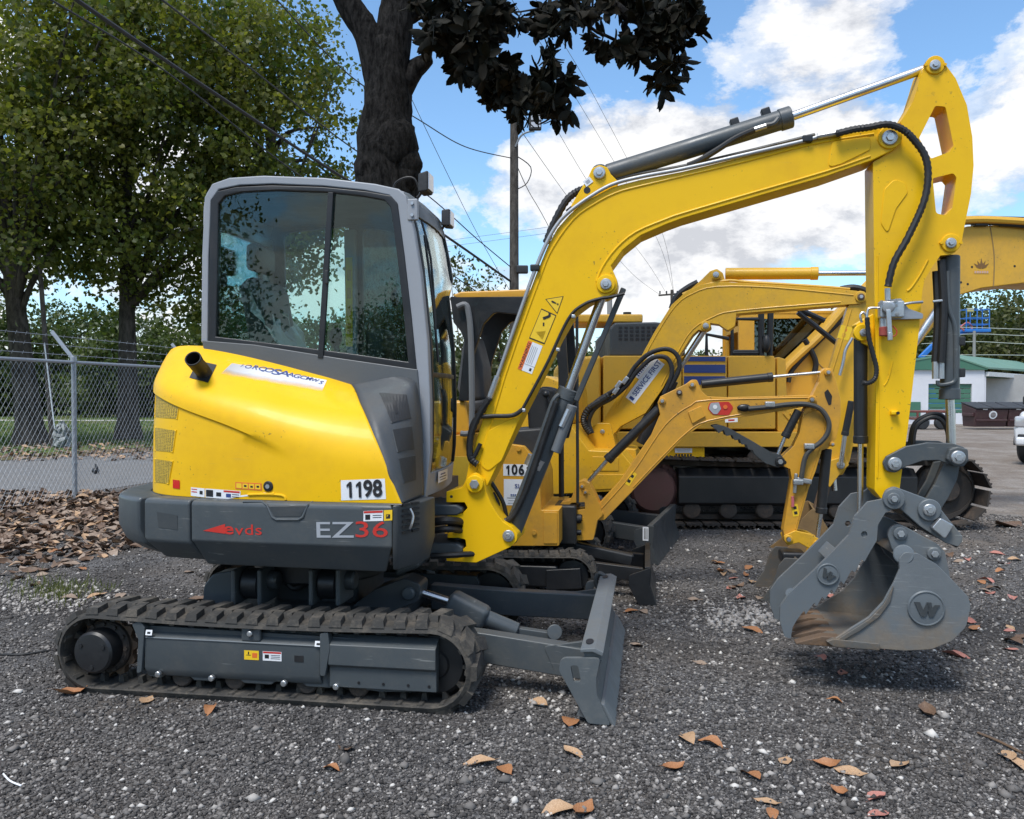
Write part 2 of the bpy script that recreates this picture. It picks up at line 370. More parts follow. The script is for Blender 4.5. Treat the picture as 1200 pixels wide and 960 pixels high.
# ================================================================ setting: ground sheets
def ground_mat():
    m, t, o = new_mat('dark gravel'); b = N(t, 'ShaderNodeBsdfPrincipled'); L(t, b.outputs[0], o.inputs[0])
    tc = N(t, 'ShaderNodeTexCoord'); v = tc.outputs['Object']
    vo = N(t, 'ShaderNodeTexVoronoi'); vo.inputs['Scale'].default_value = 75; L(t, v, vo.inputs['Vector'])
    vo2 = N(t, 'ShaderNodeTexVoronoi'); vo2.inputs['Scale'].default_value = 170; L(t, v, vo2.inputs['Vector'])
    sp_ = N(t, 'ShaderNodeSeparateColor'); L(t, vo.outputs['Color'], sp_.inputs[0]); sp2 = N(t, 'ShaderNodeSeparateColor'); L(t, vo2.outputs['Color'], sp2.inputs[0])
    c1 = ramp(t, sp_.outputs[0], [(0.0, (.036, .034, .036)), (.45, (.090, .086, .086)), (.78, (.16, .153, .15)), (.93, (.24, .23, .22)), (1, (.46, .45, .44))])
    c2 = ramp(t, sp2.outputs[0], [(0.0, (.034, .032, .034)), (.55, (.092, .088, .087)), (.86, (.18, .172, .168)), (1, (.44, .43, .42))])
    big = noise_n(t, v, 0.9, 5, .6).outputs['Fac']; mid = noise_n(t, v, 5, 4, .6).outputs['Fac']
    dark = mix_c(t, ramp(t, mid, [(.4, 0.0), (.62, 1.0)]), c1, c2)
    dark = mix_c(t, ramp(t, big, [(.45, 0.0), (.66, .7)]), dark, (.105, .088, .072))
    dark = mix_c(t, ramp(t, noise_n(t, v, .55, 4, .6, dist=.6).outputs['Fac'], [(.50, 0.0), (.62, .55)]), dark, (.030, .028, .027))
    # paler, drier stone towards the far lot on the right, its sunlight painted in
    sx = N(t, 'ShaderNodeSeparateXYZ'); L(t, v, sx.inputs[0])
    f = math_n(t, 'ADD', math_n(t, 'ADD', math_n(t, 'MULTIPLY', sx.outputs[1], .055), math_n(t, 'MULTIPLY', sx.outputs[0], .030)), math_n(t, 'MULTIPLY', math_n(t, 'SUBTRACT', big, .5), .9))
    pale = mix_c(t, ramp(t, noise_n(t, v, 2.2, 6, .7).outputs['Fac'], [(.35, 0.0), (.65, 1.0)]), (.25, .20, .155), (.40, .36, .32))
    pale = mix_c(t, ramp(t, noise_n(t, v, 26, 4, .7).outputs['Fac'], [(.42, 0.0), (.62, .7)]), pale, c2); pale = mix_c(t, ramp(t, noise_n(t, v, .5, 5, .65).outputs['Fac'], [(.42, 0.0), (.62, .75)]), pale, (.165, .125, .095))
    c = mix_c(t, ramp(t, f, [(.56, 0.0), (.84, 1.0)]), dark, pale)
    L(t, c, b.inputs['Base Color']); b.inputs['Roughness'].default_value = .9; b.inputs['Specular IOR Level'].default_value = .25
    bp = N(t, 'ShaderNodeBump'); bp.inputs['Strength'].default_value = .9; bp.inputs['Distance'].default_value = .012
    hsum = math_n(t, 'ADD', math_n(t, 'MULTIPLY', vo.outputs['Distance'], -1.0), math_n(t, 'MULTIPLY', vo2.outputs['Distance'], -.5))
    L(t, hsum, bp.inputs['Height']); L(t, bp.outputs[0], b.inputs['Normal'])
    return m
def sheet(name, pts, z, mat):
    me = bpy.data.meshes.new(name); me.from_pydata([(x, y, z) for x, y in pts], [], [list(range(len(pts)))]); me.materials.append(mat)
    o = bpy.data.objects.new(name, me); COL.objects.link(o); return kind(o, 'structure')
sheet('gravel_yard', [(-900, -300), (900, -300), (900, 1500), (-900, 1500)], 0, ground_mat())
# ================================================================ the yellow cab excavator in front
from mathutils.bvhtree import BVHTree
H = Frame(-1.10, 4.91, -9.12)
hero = thing('mini_excavator', 'bright yellow and grey mini excavator with closed cab, number 1198 on its hood', 'excavator', H.o, H.a)
def bvh_of(bm): bmesh.ops.recalc_face_normals(bm, faces=bm.faces[:]); return BVHTree.FromBMesh(bm)
def hit(F, tree, px, py):
    c = Vector((0, 0, CAM_H)) - F.o; d = ray(px, py)
    rot = lambda v: Vector((v.x * F.c + v.y * F.s, -v.x * F.s + v.y * F.c, v.z))
    o, dd = rot(c), rot(d).normalized(); p, n, i, ds = tree.ray_cast(o, dd)
    if p is None: p, n, i, ds = tree.find_nearest(o + dd * 4.1)
    if n.dot(dd) > 0: n = -n
    return p, n
def stick(name, F, tree, corners, mat, parent, bits=(), off=0.0015):
    """label on a curved panel: corners are photo points bl, br, tr, tl; grid follows the panel"""
    bm = BM(); nu, nv = 8, 3; g = {}
    c = [Vector(q) for q in corners]; mats = [mat]
    def sp(u, v, o):
        q = (c[0] * (1 - u) + c[1] * u) * (1 - v) + (c[3] * (1 - u) + c[2] * u) * v
        p, n = hit(F, tree, q.x, q.y); return p + n * o
    def patch(u0, v0, u1, v1, o, mi, nu, nv):
        vs = [[bm.verts.new(sp(u0 + (u1 - u0) * i / nu, v0 + (v1 - v0) * j / nv, o)) for i in range(nu + 1)] for j in range(nv + 1)]
        for j in range(nv):
            for i in range(nu): f = bm.faces.new((vs[j][i], vs[j][i + 1], vs[j + 1][i + 1], vs[j + 1][i])); f.material_index = mi
    patch(0, 0, 1, 1, off, 0, nu, nv)
    for (u, v, a, b, m) in bits:
        if m not in mats: mats.append(m)
        patch(u - a / 2, v - b / 2, u + a / 2, v + b / 2, off + 0.001, mats.index(m), 2, 1)
    return _st(name, bm, mats, parent)
def txt(name, s, F, tree, p0, p1, h, mat, parent, ws=1.0, bold=0.0, thick=0.002, sp=1.0):
    """lettering between two photo points along a panel"""
    a, n = hit(F, tree, *p0); b, _ = hit(F, tree, *p1); mid, nm = hit(F, tree, (p0[0] + p1[0]) / 2, (p0[1] + p1[1]) / 2)
    return text(name, s, F, mid, b - a, h, mat, parent, ws, nm, bold, thick, font_sp=sp)

# ---- rubber tracks
def stadium(xr, xf, zc, r, sag, n=14, nb=26):
    p = []
    for k in range(n + 1): a = math.pi / 2 + math.pi * k / n; p.append((-xr + r * math.cos(a), zc + r * math.sin(a)))
    for k in range(1, nb): p.append((-xr + (xr + xf) * k / nb, zc - r))
    for k in range(n + 1): a = -math.pi / 2 + math.pi * k / n; p.append((xf + r * math.cos(a), zc + r * math.sin(a)))
    for k in range(1, nb): t = k / nb; p.append((xf - (xr + xf) * t, zc + r - sag * math.sin(math.pi * t)))
    return p
def rubber_track(name, yc, wd, xr, xf, zc, r, pitch, mat, parent, th=0.03, lug=0.028, sag=0.02):
    """one moulded belt: carcass, outer tread lugs in two staggered rows and inner guide ribs"""
    bm = BM(); mid = stadium(xr, xf, zc, r, sag); m = len(mid)
    y0, y1 = yc - wd / 2, yc + wd / 2
    nrm = []
    for i in range(m):
        t = Vector(mid[(i + 1) % m]) - Vector(mid[i - 1]); t.normalize(); nrm.append(Vector((-t.y, t.x)) * -1)
    prof = [(y0, 0.004), (y0 + 0.012, th), (y1 - 0.012, th), (y1, 0.004), (y1 - 0.01, 0), (y0 + 0.01, 0)]
    add_loft_closed(bm, [[(mid[i][0] + nrm[i].x * o, y, mid[i][1] + nrm[i].y * o) for y, o in prof] for i in range(m)])
    cum = [0]
    for i in range(m): cum.append(cum[-1] + (Vector(mid[(i + 1) % m]) - Vector(mid[i])).length)
    Lt = cum[-1]; cnt = int(round(Lt / pitch)); rnd_ = random.Random(4)
    def at(s):
        s %= Lt; lo = 0
        while cum[lo + 1] < s: lo += 1
        u = (s - cum[lo]) / max(1e-9, cum[lo + 1] - cum[lo]); a, b = mid[lo], mid[(lo + 1) % m]; na, nb = nrm[lo], nrm[(lo + 1) % m]
        return (a[0] + (b[0] - a[0]) * u, a[1] + (b[1] - a[1]) * u), (na * (1 - u) + nb * u).normalized()
    def pt(s, y, o): p, q = at(s); return (p[0] + q.x * o, y, p[1] + q.y * o)
    for k in range(cnt):
        s = k * Lt / cnt
        for side, sh in ((0, 0.0), (1, 0.5)):
            ya, yb = (y0 + 0.004, yc + 0.035) if side == 0 else (y1 - 0.004, yc - 0.035)
            ss = s + sh * Lt / cnt; w0, w1 = pitch * 0.30, pitch * 0.24; sk = pitch * 0.30
            j = rnd_.uniform(0.85, 1.05)
            lo = [pt(ss - w0, ya, th - .004), pt(ss + w0, ya, th - .004), pt(ss + w0 + sk, yb, th - .004), pt(ss - w0 + sk, yb, th - .004)]
            hi = [pt(ss - w1, ya + (yb - ya) * .06, th + lug * j), pt(ss + w1, ya + (yb - ya) * .06, th + lug * j), pt(ss + w1 + sk, yb - (yb - ya) * .08, th + lug * j), pt(ss - w1 + sk, yb - (yb - ya) * .08, th + lug * j)]
            A = [bm.verts.new(q) for q in lo]; B = [bm.verts.new(q) for q in hi]
            bm.faces.new(B)
            for i in range(4): bm.faces.new((A[i], A[(i + 1) % 4], B[(i + 1) % 4], B[i]))
        for (ya, yb) in ((yc - 0.055, yc - 0.02), (yc + 0.02, yc + 0.055), (y0 + 0.012, y0 + 0.07)):
            w_ = pitch * 0.16; d_ = 0.035 if ya > y0 + 0.02 else 0.008
            A = [bm.verts.new(pt(s + a, y, 0.002)) for a, y in ((-w_, ya), (w_, ya), (w_, yb), (-w_, yb))]
            B = [bm.verts.new(pt(s + a * .6, y, -d_)) for a, y in ((-w_, ya), (w_, ya), (w_, yb), (-w_, yb))]
            bm.faces.new(B)
            for i in range(4): bm.faces.new((A[i], A[(i + 1) % 4], B[(i + 1) % 4], B[i]))
    return obj(name, bm, mat, parent, 0)
def add_loft_closed(bm, loops):
    rings = [[bm.verts.new(p) for p in lp] for lp in loops]; n = len(rings[0]); m = len(rings)
    for i in range(m):
        a, b = rings[i], rings[(i + 1) % m]
        for k in range(n): bm.faces.new((a[k], a[(k + 1) % n], b[(k + 1) % n], b[k]))
XR, XF, ZC, RT = 0.845, 0.870, 0.202, 0.170
for sgn in (-1, 1):
    yc = sgn * 0.72
    rubber_track('rubber_track', yc, 0.30, XR, XF, ZC, RT, 0.104, TRK, hero, 0.028, 0.027, 0.016)
    yo = yc + sgn * 0.13                        # outer face of the track frame
    xa, xb = -0.60, 0.80
    zt, zb = 0.340, 0.078
    fr_pts = [(-0.60, zt), (0.78, zt - 0.02), (0.80, zt - 0.06), (0.80, zb + 0.005, .02), (0.62, zb - 0.005)]
    for cxx in (0.46, 0.16, -0.16, -0.42):
        fr_pts += [(cxx + 0.09, zb), (cxx + 0.05, zb + 0.03), (cxx - 0.05, zb + 0.03), (cxx - 0.09, zb)]
    fr_pts += [(-0.575, zb + .01)]
    y_in = yc - sgn * 0.08
    fr = plate('track_frame', fillet([(p[0], p[1], p[2] if len(p) > 2 else .012) for p in fr_pts]), yo - sgn * 0.03, y_in, GRY, hero, 0.006)
    bm = BM(); add_loft(bm, [[(x, yo - sgn * d, z) for d, z in ((0.075, 0.348), (0.0, 0.288), (0.0, 0.14), (0.028, 0.095), (0.10, 0.2))] for x in (-0.575, 0.33)]); obj('side_rail', bm, GRY, fr, 0.004)
    tube('weld_or_glint_bead', [(-.575, yo, .289), (.33, yo, .287)], .0045, BKT, fr, 6, 0)  # pale strip put in as the bright highlight along the rail's edge
    bm = BM(); add_loft(bm, [[(x, yo - sgn * d, z) for d, z in ((0.06, 0.335), (-0.012, 0.300), (-0.014, 0.205), (0.004, 0.192), (0.004, 0.095), (0.05, 0.09))] for x in (0.375, 0.895)]); obj('idler_guard', bm, GRY, fr, 0.004)
    plate('gusset_plate', fillet([(-0.635, .355), (-0.59, .37), (-0.565, .34), (-0.585, .12), (-0.61, .11), (-0.60, .28)], .01), yo - sgn * 0.04, yo + sgn * 0.012, GRY, fr, 0.003)
    plate('gusset_plate', fillet([(0.335, .35), (0.375, .36), (0.385, .28), (0.36, .15), (0.335, .15)], .01), yo - sgn * 0.03, yo + sgn * 0.016, GRY, fr, 0.003)
    for bx, bz in ((-0.50, .112), (-0.22, .107), (0.15, .102), (0.41, .100)):
        cyl('roller_bolt', (bx, yo - sgn * .01, bz), (bx, yo + sgn * 0.014, bz), 0.015, STL, fr, n=8, bev=.003)
        bm = BM(); add_cyl(bm, (bx + .09, yo - sgn * 0.05, .086), (bx + .09, yc - sgn * 0.1, .086), 0.052, n=22, bev=.008); obj('track_roller', bm, TRKS, fr)
    bm = BM(); add_box(bm, (-0.02, yo - sgn * .012, .325), (.10, .03, .07)); o = obj('top_roller_bracket', bm, GRY, fr, .012); cyl('bolt', (-0.02, yo - sgn * .004, .333), (-0.02, yo + sgn * .016, .333), .014, STL, o, n=8, bev=.003)
    bm = BM(); add_box(bm, (0.225, yo + sgn * .0005, .222), (.045, .004, .030)); obj('adjuster_slot', bm, INK, fr)
    for bx in (.52, .64, .76, .86): cyl('drain_hole', (bx, yo - sgn * .01, .122), (bx, yo - sgn * .0015, .122), .007, INK, fr, n=10)
    # sprocket with drive motor, idler
    sp = BM()
    gear = []
    for k in range(44):
        a = 2 * math.pi * k / 44; rr_ = 0.163 if (k % 4) in (0, 1) else 0.138; gear.append((-XR + rr_ * math.cos(a), ZC + rr_ * math.sin(a)))
    add_plate(sp, gear, yc - 0.02, yc + 0.02); spr = obj('sprocket', sp, RUST, hero, 0.003)
    bm = BM(); add_cyl(bm, (-XR, yc, ZC), (-XR, yc + sgn * 0.05, ZC), 0.132, n=32, bev=.01); obj('flange', bm, TRKS, spr)
    bm = BM(); add_cyl(bm, (-XR, yc + sgn * .04, ZC), (-XR, yc + sgn * 0.15, ZC), 0.104, n=32, bev=.012); hubo = obj('drive_motor_cover', bm, BLK, spr)
    for k in range(3):
        a = 0.5 + k * 2.1; q = (-XR + .07 * math.cos(a), 0, ZC + .07 * math.sin(a)); cyl('plug', (q[0], yc + sgn * .148, q[2]), (q[0], yc + sgn * .156, q[2]), .011, BLK, hubo, n=6)
    for k in range(12):
        a = 2 * math.pi * k / 12; q = (-XR + .120 * math.cos(a), ZC + .120 * math.sin(a)); cyl('bolt', (q[0], yc + sgn * .049, q[1]), (q[0], yc + sgn * .062, q[1]), .011, TRKS, spr, n=6)
    bm = BM(); add_cyl(bm, (XF, yc - .05, ZC), (XF, yc + .05, ZC), 0.152, n=36, bev=.02); idl = obj('idler_wheel', bm, BLK, hero)
    bm = BM(); add_cyl(bm, (XF, yc + sgn * .04, ZC), (XF, yc + sgn * .06, ZC), 0.07, n=24, bev=.01); obj('hub', bm, BLK, idl)
yo = -0.85
for p, m, b in (((-0.015, yo, .228), YELP, [(.3, .5, .3, .06, INK), (.3, .72, .08, .3, INK), (.72, .5, .34, .5, ORNP)]), ((.09, yo, .228), WHT, [(.5, .88, .96, .18, REDP), (.22, .45, .22, .42, INK), (.68, .6, .5, .06, INK), (.68, .42, .5, .06, INK), (.68, .24, .5, .06, INK)])):
    sticker('warning_label', p, (1, 0, 0), (0, -1, 0), .075 if m is YELP else .095, .045, m, hero, b)
for x_, z_ in ((-0.545, .315), (0.325, .30)): sticker('lashing_label', (x_, -0.857, z_), (1, 0, 0), (0, -1, 0.3), .034, .026, WHT, hero, [(.5, .45, .5, .4, INK)])

# ---- chassis, slewing ring, hydraulic barrels between the tracks
P = lambda px, py, y: H.pt(px, py, y)
bm = BM(); add_box(bm, (0.02, .05, .24), (.92, 1.0, .16)); add_box(bm, (0.02, .1, .40), (.5, .5, .2)); obj('chassis', bm, GRYD, hero, .03)
bm = BM(); add_cyl(bm, (0, 0, .46), (0, 0, .66), .37, n=48, bev=.01); obj('slewing_ring', bm, BLK, hero)
for a_, b_ in ((288, 309), (377, 399)):
    bm = BM(); add_cyl(bm, P(a_, 683, -.40), P(b_, 684, -.40), .082, n=26, bev=.01); o = obj('hydraulic_barrel', bm, BLK, hero)
    for c_ in (a_ - 4, b_ + 5): p = P(c_, 684, -.40); bm = BM(); add_box(bm, (p.x, p.y, p.z), (.026, .22, .19)); obj('barrel_flange', bm, GRY, o, .012)
    p = P(b_ + 12, 680, -.40); bm = BM(); add_cyl(bm, p - Vector((.03, 0, 0)), p + Vector((.03, 0, 0)), .05, n=20, bev=.01); obj('end_cap', bm, GRYD, o)
q = H.poly([(244, 705), (245, 684, .06), (256, 670, .06), (275, 667, .01), (281, 670), (281, 705)], -.36); plate('motor_guard', fillet(q, .01), -.42, -.30, GRY, hero, .01)
tube('hose', [P(330, 675, -.3), P(345, 690, -.3), P(362, 680, -.3)], .016, HOSE, hero, 8)

# ---- dozer blade
bl = thing('dozer_blade', '', '', (0, 0, 0)); bl.parent = hero; bl.scale = (1, 1, .89)
for k in ('label', 'category'): del bl[k]
def blade_sec(y): return [(1.545, .035), (1.60, .16), (1.592, .30), (1.575, .365), (1.600, .372), (1.655, .355), (1.662, .33), (1.632, .25), (1.640, .15), (1.695, .005), (1.672, .0)]
bm = BM(); add_loft(bm, [[(x, y, z) for x, z in blade_sec(y)] for y in (-.86, -.3, .3, .70)]); obj('moldboard', bm, WBL, bl, .004, smooth=25)
bm = BM(); add_loft(bm, [[(1.655, y, .110), (1.672, y, .104), (1.722, y, -.002), (1.705, y, -.006)] for y in (-.87, .71)]); obj('cutting_edge', bm, BKT, bl, .003)
for y0, y1 in ((-.885, -.862), (.702, .725)):
    hole = fillet([(1.520, .30), (1.555, .30), (1.568, .22), (1.535, .215)], .012)
    plate('end_plate', fillet([(1.475, .335, .05), (1.655, .345, .02), (1.635, .24), (1.640, .15), (1.70, .008), (1.60, .012, .02), (1.47, .27, .03)], .01), y0, y1, WBL, bl, .003, holes=[hole])
bm = BM()
add_loft(bm, [[(1.565, y, .368), (1.565, y, .385), (1.63, y, .392), (1.668, y, .372), (1.664, y, .352), (1.62, y, .372)] for y in (-.885, .725)]); rim = obj('top_rim', bm, BKT, bl, .003)
for y_ in (-.78, .62):
    bm = BM(); add_cyl(bm, (1.612, y_ - .03, .3895), (1.612, y_ + .03, .3895), .001, n=4); bm.free()
    plate('lifting_slot', [(1.605 + .018 * math.cos(a) - 0.005, y_ + .042 * math.sin(a)) for a in [2 * math.pi * k / 16 for k in range(16)]], .3915, .3935, INK, rim, 0, ax='z')
for s in (-1, 1):
    bm = BM(); add_loft(bm, [[(x, s * yy + a, z + b) for a, b in ((-.045, -.085), (.045, -.085), (.045, .085), (-.045, .085))] for x, yy, z in ((.55, .42, .27), (1.05, .46, .235), (1.60, .56, .20))]); arm = obj('push_arm', bm, GRY, bl, .008)
    plate('arm_gusset', fillet([(1.36, .285), (1.60, .33), (1.60, .13), (1.42, .135)], .02), s * .56 - .012, s * .56 + .012, GRY, bl, .003)
bm = BM(); add_tube(bm, spline3([(1.60, .66, .20), (1.54, .68, .33), (1.56, .68, .40), (1.62, .67, .36)], 5), .016, 8); obj('lifting_eye', bm, GRYD, bl)
# blade cylinder
a0, a1, a2 = P(484, 691, -.14), P(525, 702, -.10), P(640, 748, -.05)
plate('cylinder_bracket', fillet([(p.x, p.z) for p in (P(405, 716, -.2), P(440, 690, -.2), P(474, 677, -.2), P(494, 684, -.2), P(492, 704, -.2), P(440, 724, -.2))], .03), -.22, -.05, GRYD, hero, .006)
cyl('bracket_pin', (a0.x, -.25, a0.z), (a0.x, .0, a0.z), .036, GRY, hero, bev=.008)
bc = cyl('blade_cylinder', P(566, 723, -.14), P(606, 740, -.12), .046, GRY, hero, bev=.006)
cyl('rod', a0, P(530, 706, -.12), .022, CHR, bc)
bm = BM(); c0, c1 = P(526, 703, -.14), P(571, 726, -.14); add_bar(bm, c0, c1, .13, .125); obj('cylinder_guard', bm, GRY, bc, .03)
bm = BM(); add_bar(bm, P(600, 738, -.12), P(655, 746, -.10), .05, .04); add_cyl(bm, P(650, 741, -.16), P(650, 741, -.02), .042, n=18); obj('cylinder_clevis', bm, GRY, bc, .006)

# ---- revolving frame skirt (counterweight and side panels)
Q = [(-.80, .72), (-.97, .42), (-1.05, .12), (-1.045, -.15), (-.995, -.38), (-.90, -.56), (-.76, -.685), (-.62, -.745), (-.37, -.788), (0, -.812), (.40, -.822), (.68, -.822)]
Qs = spline2(Q, 8, closed=False)
def seg_between(pts, xa=None, xb=None): return pts
def inset(p, d):
    l = math.hypot(p[0] * 0.8, p[1]) or 1; return (p[0] - d * p[0] * .8 / l, p[1] - d * p[1] / l)
def skirt(name, pts, levels, mat, parent, depth=.16, bevel=.012):
    """levels: (inset, z) outer profile; closed back at 'depth' inside"""
    bm = BM(); prof = levels + [(depth, levels[-1][1]), (depth, levels[0][1])]
    add_loft(bm, [[(*inset(p, d), z) for d, z in prof] for p in pts]); t = bvh_of(bm)
    return obj(name, bm, mat, parent, bevel), t
ia = min(range(len(Qs)), key=lambda i: abs(Qs[i][0] + .655) + abs(Qs[i][1] + .735)); ib = min(range(len(Qs)), key=lambda i: abs(Qs[i][0] + .37) + abs(Qs[i][1] + .788))
def gapend(a, b, g): a, b = Vector(a), Vector(b); return tuple(a + (b - a).normalized() * g)
rearp = Qs[:ia]; corn = Qs[ia + 1:ib + 1]; sidep = [gapend(Qs[ib], Qs[ib + 1], .010)] + Qs[ib + 1:]
LV = [(.05, .962), (.012, .959), (0, .942), (0, .76), (.015, .745), (.10, .625)]
cw, _ = skirt('counterweight', rearp, [(.05, .96), (.012, .957), (0, .935), (.0, .80), (.035, .72), (.13, .66)], GRY, hero, .3)
cb, cbt = skirt('bumper_corner', corn, [(.05, .962), (.012, .959), (0, .942), (0, .76), (.015, .735), (.11, .645)], GRY, hero, .2, .018)
sk, skt = skirt('side_panel', sidep, LV, GRY, hero)
bm = BM(); add_plate(bm, [inset(p, .16) for p in Qs] + [(.66, .66), (-.5, .75)], .68, .96, ax='z'); obj('frame_deck', bm, BLK, hero, 0)
# recess in the corner piece and hand hold in the side panel
stick('recess', H, cbt, [(186, 618), (208, 621), (208, 604), (184, 600)], GRYD, cb, off=.002)
fm = [hit(H, skt, *q) for q in ((309, 585), (366, 585), (353, 606), (321, 606))]
bm = BM()
for (px, py) in ():
    pass
def rim_path(tree, pts, r, name, mat, parent, off=.0):
    return tube(name, [hit(H, tree, *q)[0] + hit(H, tree, *q)[1] * off for q in pts], r, mat, parent, 8, 0)
stick('hand_hold', H, skt, [(322, 605), (352, 605), (362, 588), (312, 588)], GRYD, sk, off=.002)
rim_path(skt, [(285, 588), (307, 588), (313, 592), (319, 606), (324, 609), (350, 609), (355, 606), (361, 592), (367, 588), (385, 588)], .007, 'pressed_rib', GRY, sk)
# front end of the skirt: louvred panel turning in towards the boom post
bm = BM(); add_loft(bm, [[(.675, -.82, .958), (.70, -.815, .958), (.775, -.63, .958), (.79, -.45, .958), (.70, -.45, .958)], [(.675, -.82, .76), (.70, -.815, .76), (.775, -.63, .76), (.79, -.45, .76), (.70, -.45, .76)], [(.66, -.76, .64), (.68, -.75, .64), (.74, -.6, .64), (.76, -.45, .64), (.70, -.45, .64)]]); lvt = bvh_of(bm); lv = obj('front_corner_panel', bm, GRYD, hero, .008)
for k in range(6):
    for j in range(2):
        u = .30 + .36 * j; z_ = .955 - k * .026; x_ = .70 + .075 * u; y_ = -.815 + .185 * u
        bm = BM(); add_box(bm, (x_ + .001, y_ - .001, z_), (.02, .05, .011), Matrix.Rotation(math.atan2(.185, .075), 3, 'Z') @ Matrix.Rotation(R(90), 3, 'Z')); obj('louvre', bm, INK, lv)
tube('grab_handle', [(.742, -.745, .935), (.757, -.745, .90), (.752, -.755, .86), (.742, -.75, .84)], .006, STL, lv, 6)
# lettering on the skirt
txt('lettering', 'EZ', H, skt, (372, 622), (411, 622), .074, SILP, sk, 1.62, .006)
txt('lettering', '36', H, skt, (415, 621.5), (455, 621.5), .074, REDP, sk, 1.62, .004)
txt('lettering', 'vds', H, skt, (274, 621.5), (309, 621.5), .050, REDP, sk, 1.45, .004, sp=1.05)
bm = BM()
pp = [hit(H, skt, *q)[0] + hit(H, skt, *q)[1] * .002 for q in ((238, 622), (264, 614), (264, 625.5))]; bm.faces.new([bm.verts.new(p) for p in pp]); _st('red_wedge', bm, [REDP], sk)
txt('lettering', 'e', H, skt, (262, 620), (274, 620), .055, REDP, sk, 1.5, .02)
stick('warning_label', H, skt, [(426, 611), (449, 610.5), (449, 598), (426, 599)], WHT, sk, [(.5, .88, .96, .2, REDP), (.22, .4, .25, .5, INK), (.7, .55, .45, .06, INK), (.7, .35, .45, .06, INK)])
stick('warning_label', H, skt, [(450, 610.5), (469.5, 609), (469.5, 597), (450, 598)], YELP, sk, [(.25, .4, .25, .4, INK), (.25, .42, .15, .2, YELP), (.75, .5, .06, .6, INK), (.75, .7, .25, .1, INK)])

# ---- engine hood
PB = [(-.80, .45), (-.86, .25), (-.885, 0), (-.862, -.24), (-.79, -.42), (-.68, -.57), (-.52, -.67), (-.30, -.728), (0, -.762), (.30, -.782), (.50, -.788), (.715, -.79)]
ZCR = [1.56, 1.56, 1.56, 1.56, 1.555, 1.535, 1.50, 1.455, 1.40, 1.355, 1.34, 1.33]
TP = [(-.73, .45, 1.72), (-.79, .25, 1.72), (-.82, 0, 1.72), (-.79, -.22, 1.72), (-.725, -.335, 1.728), (-.64, -.375, 1.742), (-.50, -.38, 1.728), (-.30, -.38, 1.692), (-.07, -.38, 1.638), (.10, -.38, 1.594), (.21, -.38, 1.565), (.32, -.38, 1.532)]
XFR = [(0.0, .715), (.5, .635), (1.0, .555)]
RC = [.03, .03, .03, .03, .03, .035, .05, .07, .10, .14, .17, .19]
def cat(arr, t):
    i = min(int(t), len(arr) - 2); u = t - i; g = lambda j: arr[max(0, min(len(arr) - 1, j))]
    f = lambda a, b, c, d: 0.5 * (2 * b + (c - a) * u + (2 * a - 5 * b + 4 * c - d) * u * u + (3 * b - a - 3 * c + d) * u ** 3)
    a, b, c, d = g(i - 1), g(i), g(i + 1), g(i + 2)
    return f(a, b, c, d) if not isinstance(a, tuple) else tuple(f(*q) for q in zip(a, b, c, d))
STEP = 0.0
def hood_section(t, nb=6, nz=10):
    b = cat(PB, t); zc_ = cat(ZCR, t); tp = Vector(cat(TP, t)); rc = cat(RC, t)
    fx = lambda z: .715 - .16 * (z - .962) / .368           # leaning front edge
    def side(z):
        u = (z - .962) / (zc_ - .962); x, y = b
        k = max(0, (x - 0.0) / .715); x = x + (fx(z) - .715) * k
        lean = .035 * u * u; l = math.hypot(x, y * 1.2); return Vector((x - lean * x * .5 / l * (1 - k), y * (1 - lean * .9), z))
    cr = side(zc_); up = (tp - cr)
    xb = b[0]; k_ = max(0.0, min(1.0, (.20 - xb) / .30)); amt = STEP * k_ * k_ * (3 - 2 * k_); zl = zc_ - rc - .03 - .06 * max(0, min(1, (xb + .3) / .5)) ** 2
    def out(v, k):
        l = math.hypot(v.x if v.x < 0 else 0, v.y) or 1; return Vector((v.x + (k * v.x / l if v.x < 0 else 0), v.y + k * v.y / l, v.z))
    zs = [.962, .966] + [.97 + (zl - .004 - .97) * k / (nz - 4) for k in range(1, nz - 3)] + [zl + .006, (zl + .006 + zc_ - rc) / 2]
    pts = [out(side(z), amt if z > zl else 0.0) for z in zs]
    cr = out(cr, amt); p0 = out(side(zc_ - rc), amt); p2 = cr + up.normalized() * min(rc * 1.4, up.length * .6)
    for k in range(nb + 1):
        u = k / nb; pts.append(p0 * (1 - u) ** 2 + cr * 2 * u * (1 - u) + p2 * u * u)
    for k in range(1, 4): q = p2.lerp(tp, k / 3); pts.append(q + Vector((0, 0, .012 * math.sin(math.pi * k / 3))))
    pts.append(Vector((tp.x * .97, max(tp.y, -.34) if tp.y < 0 else tp.y, tp.z + .004)))
    pts.append(Vector((min(tp.x * .6, .2), max(tp.y * .6, -.30) if tp.y < 0 else tp.y * .8, tp.z + .0)))
    return pts
hs = [hood_section(k / 5) for k in range(5 * (len(PB) - 1) + 1)]
bm = BM(); add_loft(bm, [[tuple(p) for p in s] for s in hs], close=False, caps=False); hdt = bvh_of(bm); bm.free()
STEP = .011; hs = [hood_section(k / 8) for k in range(8 * (len(PB) - 1) + 1)]
bm = BM(); add_loft(bm, [[tuple(p) for p in s] for s in hs], close=False, caps=False); hdt2 = bvh_of(bm); hood = obj('engine_hood', bm, YEL, hero, 0, smooth=50)
m_ = hood.modifiers.new('t', 'SOLIDIFY'); m_.thickness = .012; m_.offset = -1
bm = BM(); add_tube(bm, [hs[i][0] + Vector((0, 0, -.004)) for i in range(len(hs))], .006, 6); obj('rubber_seal', bm, BLK, hero)
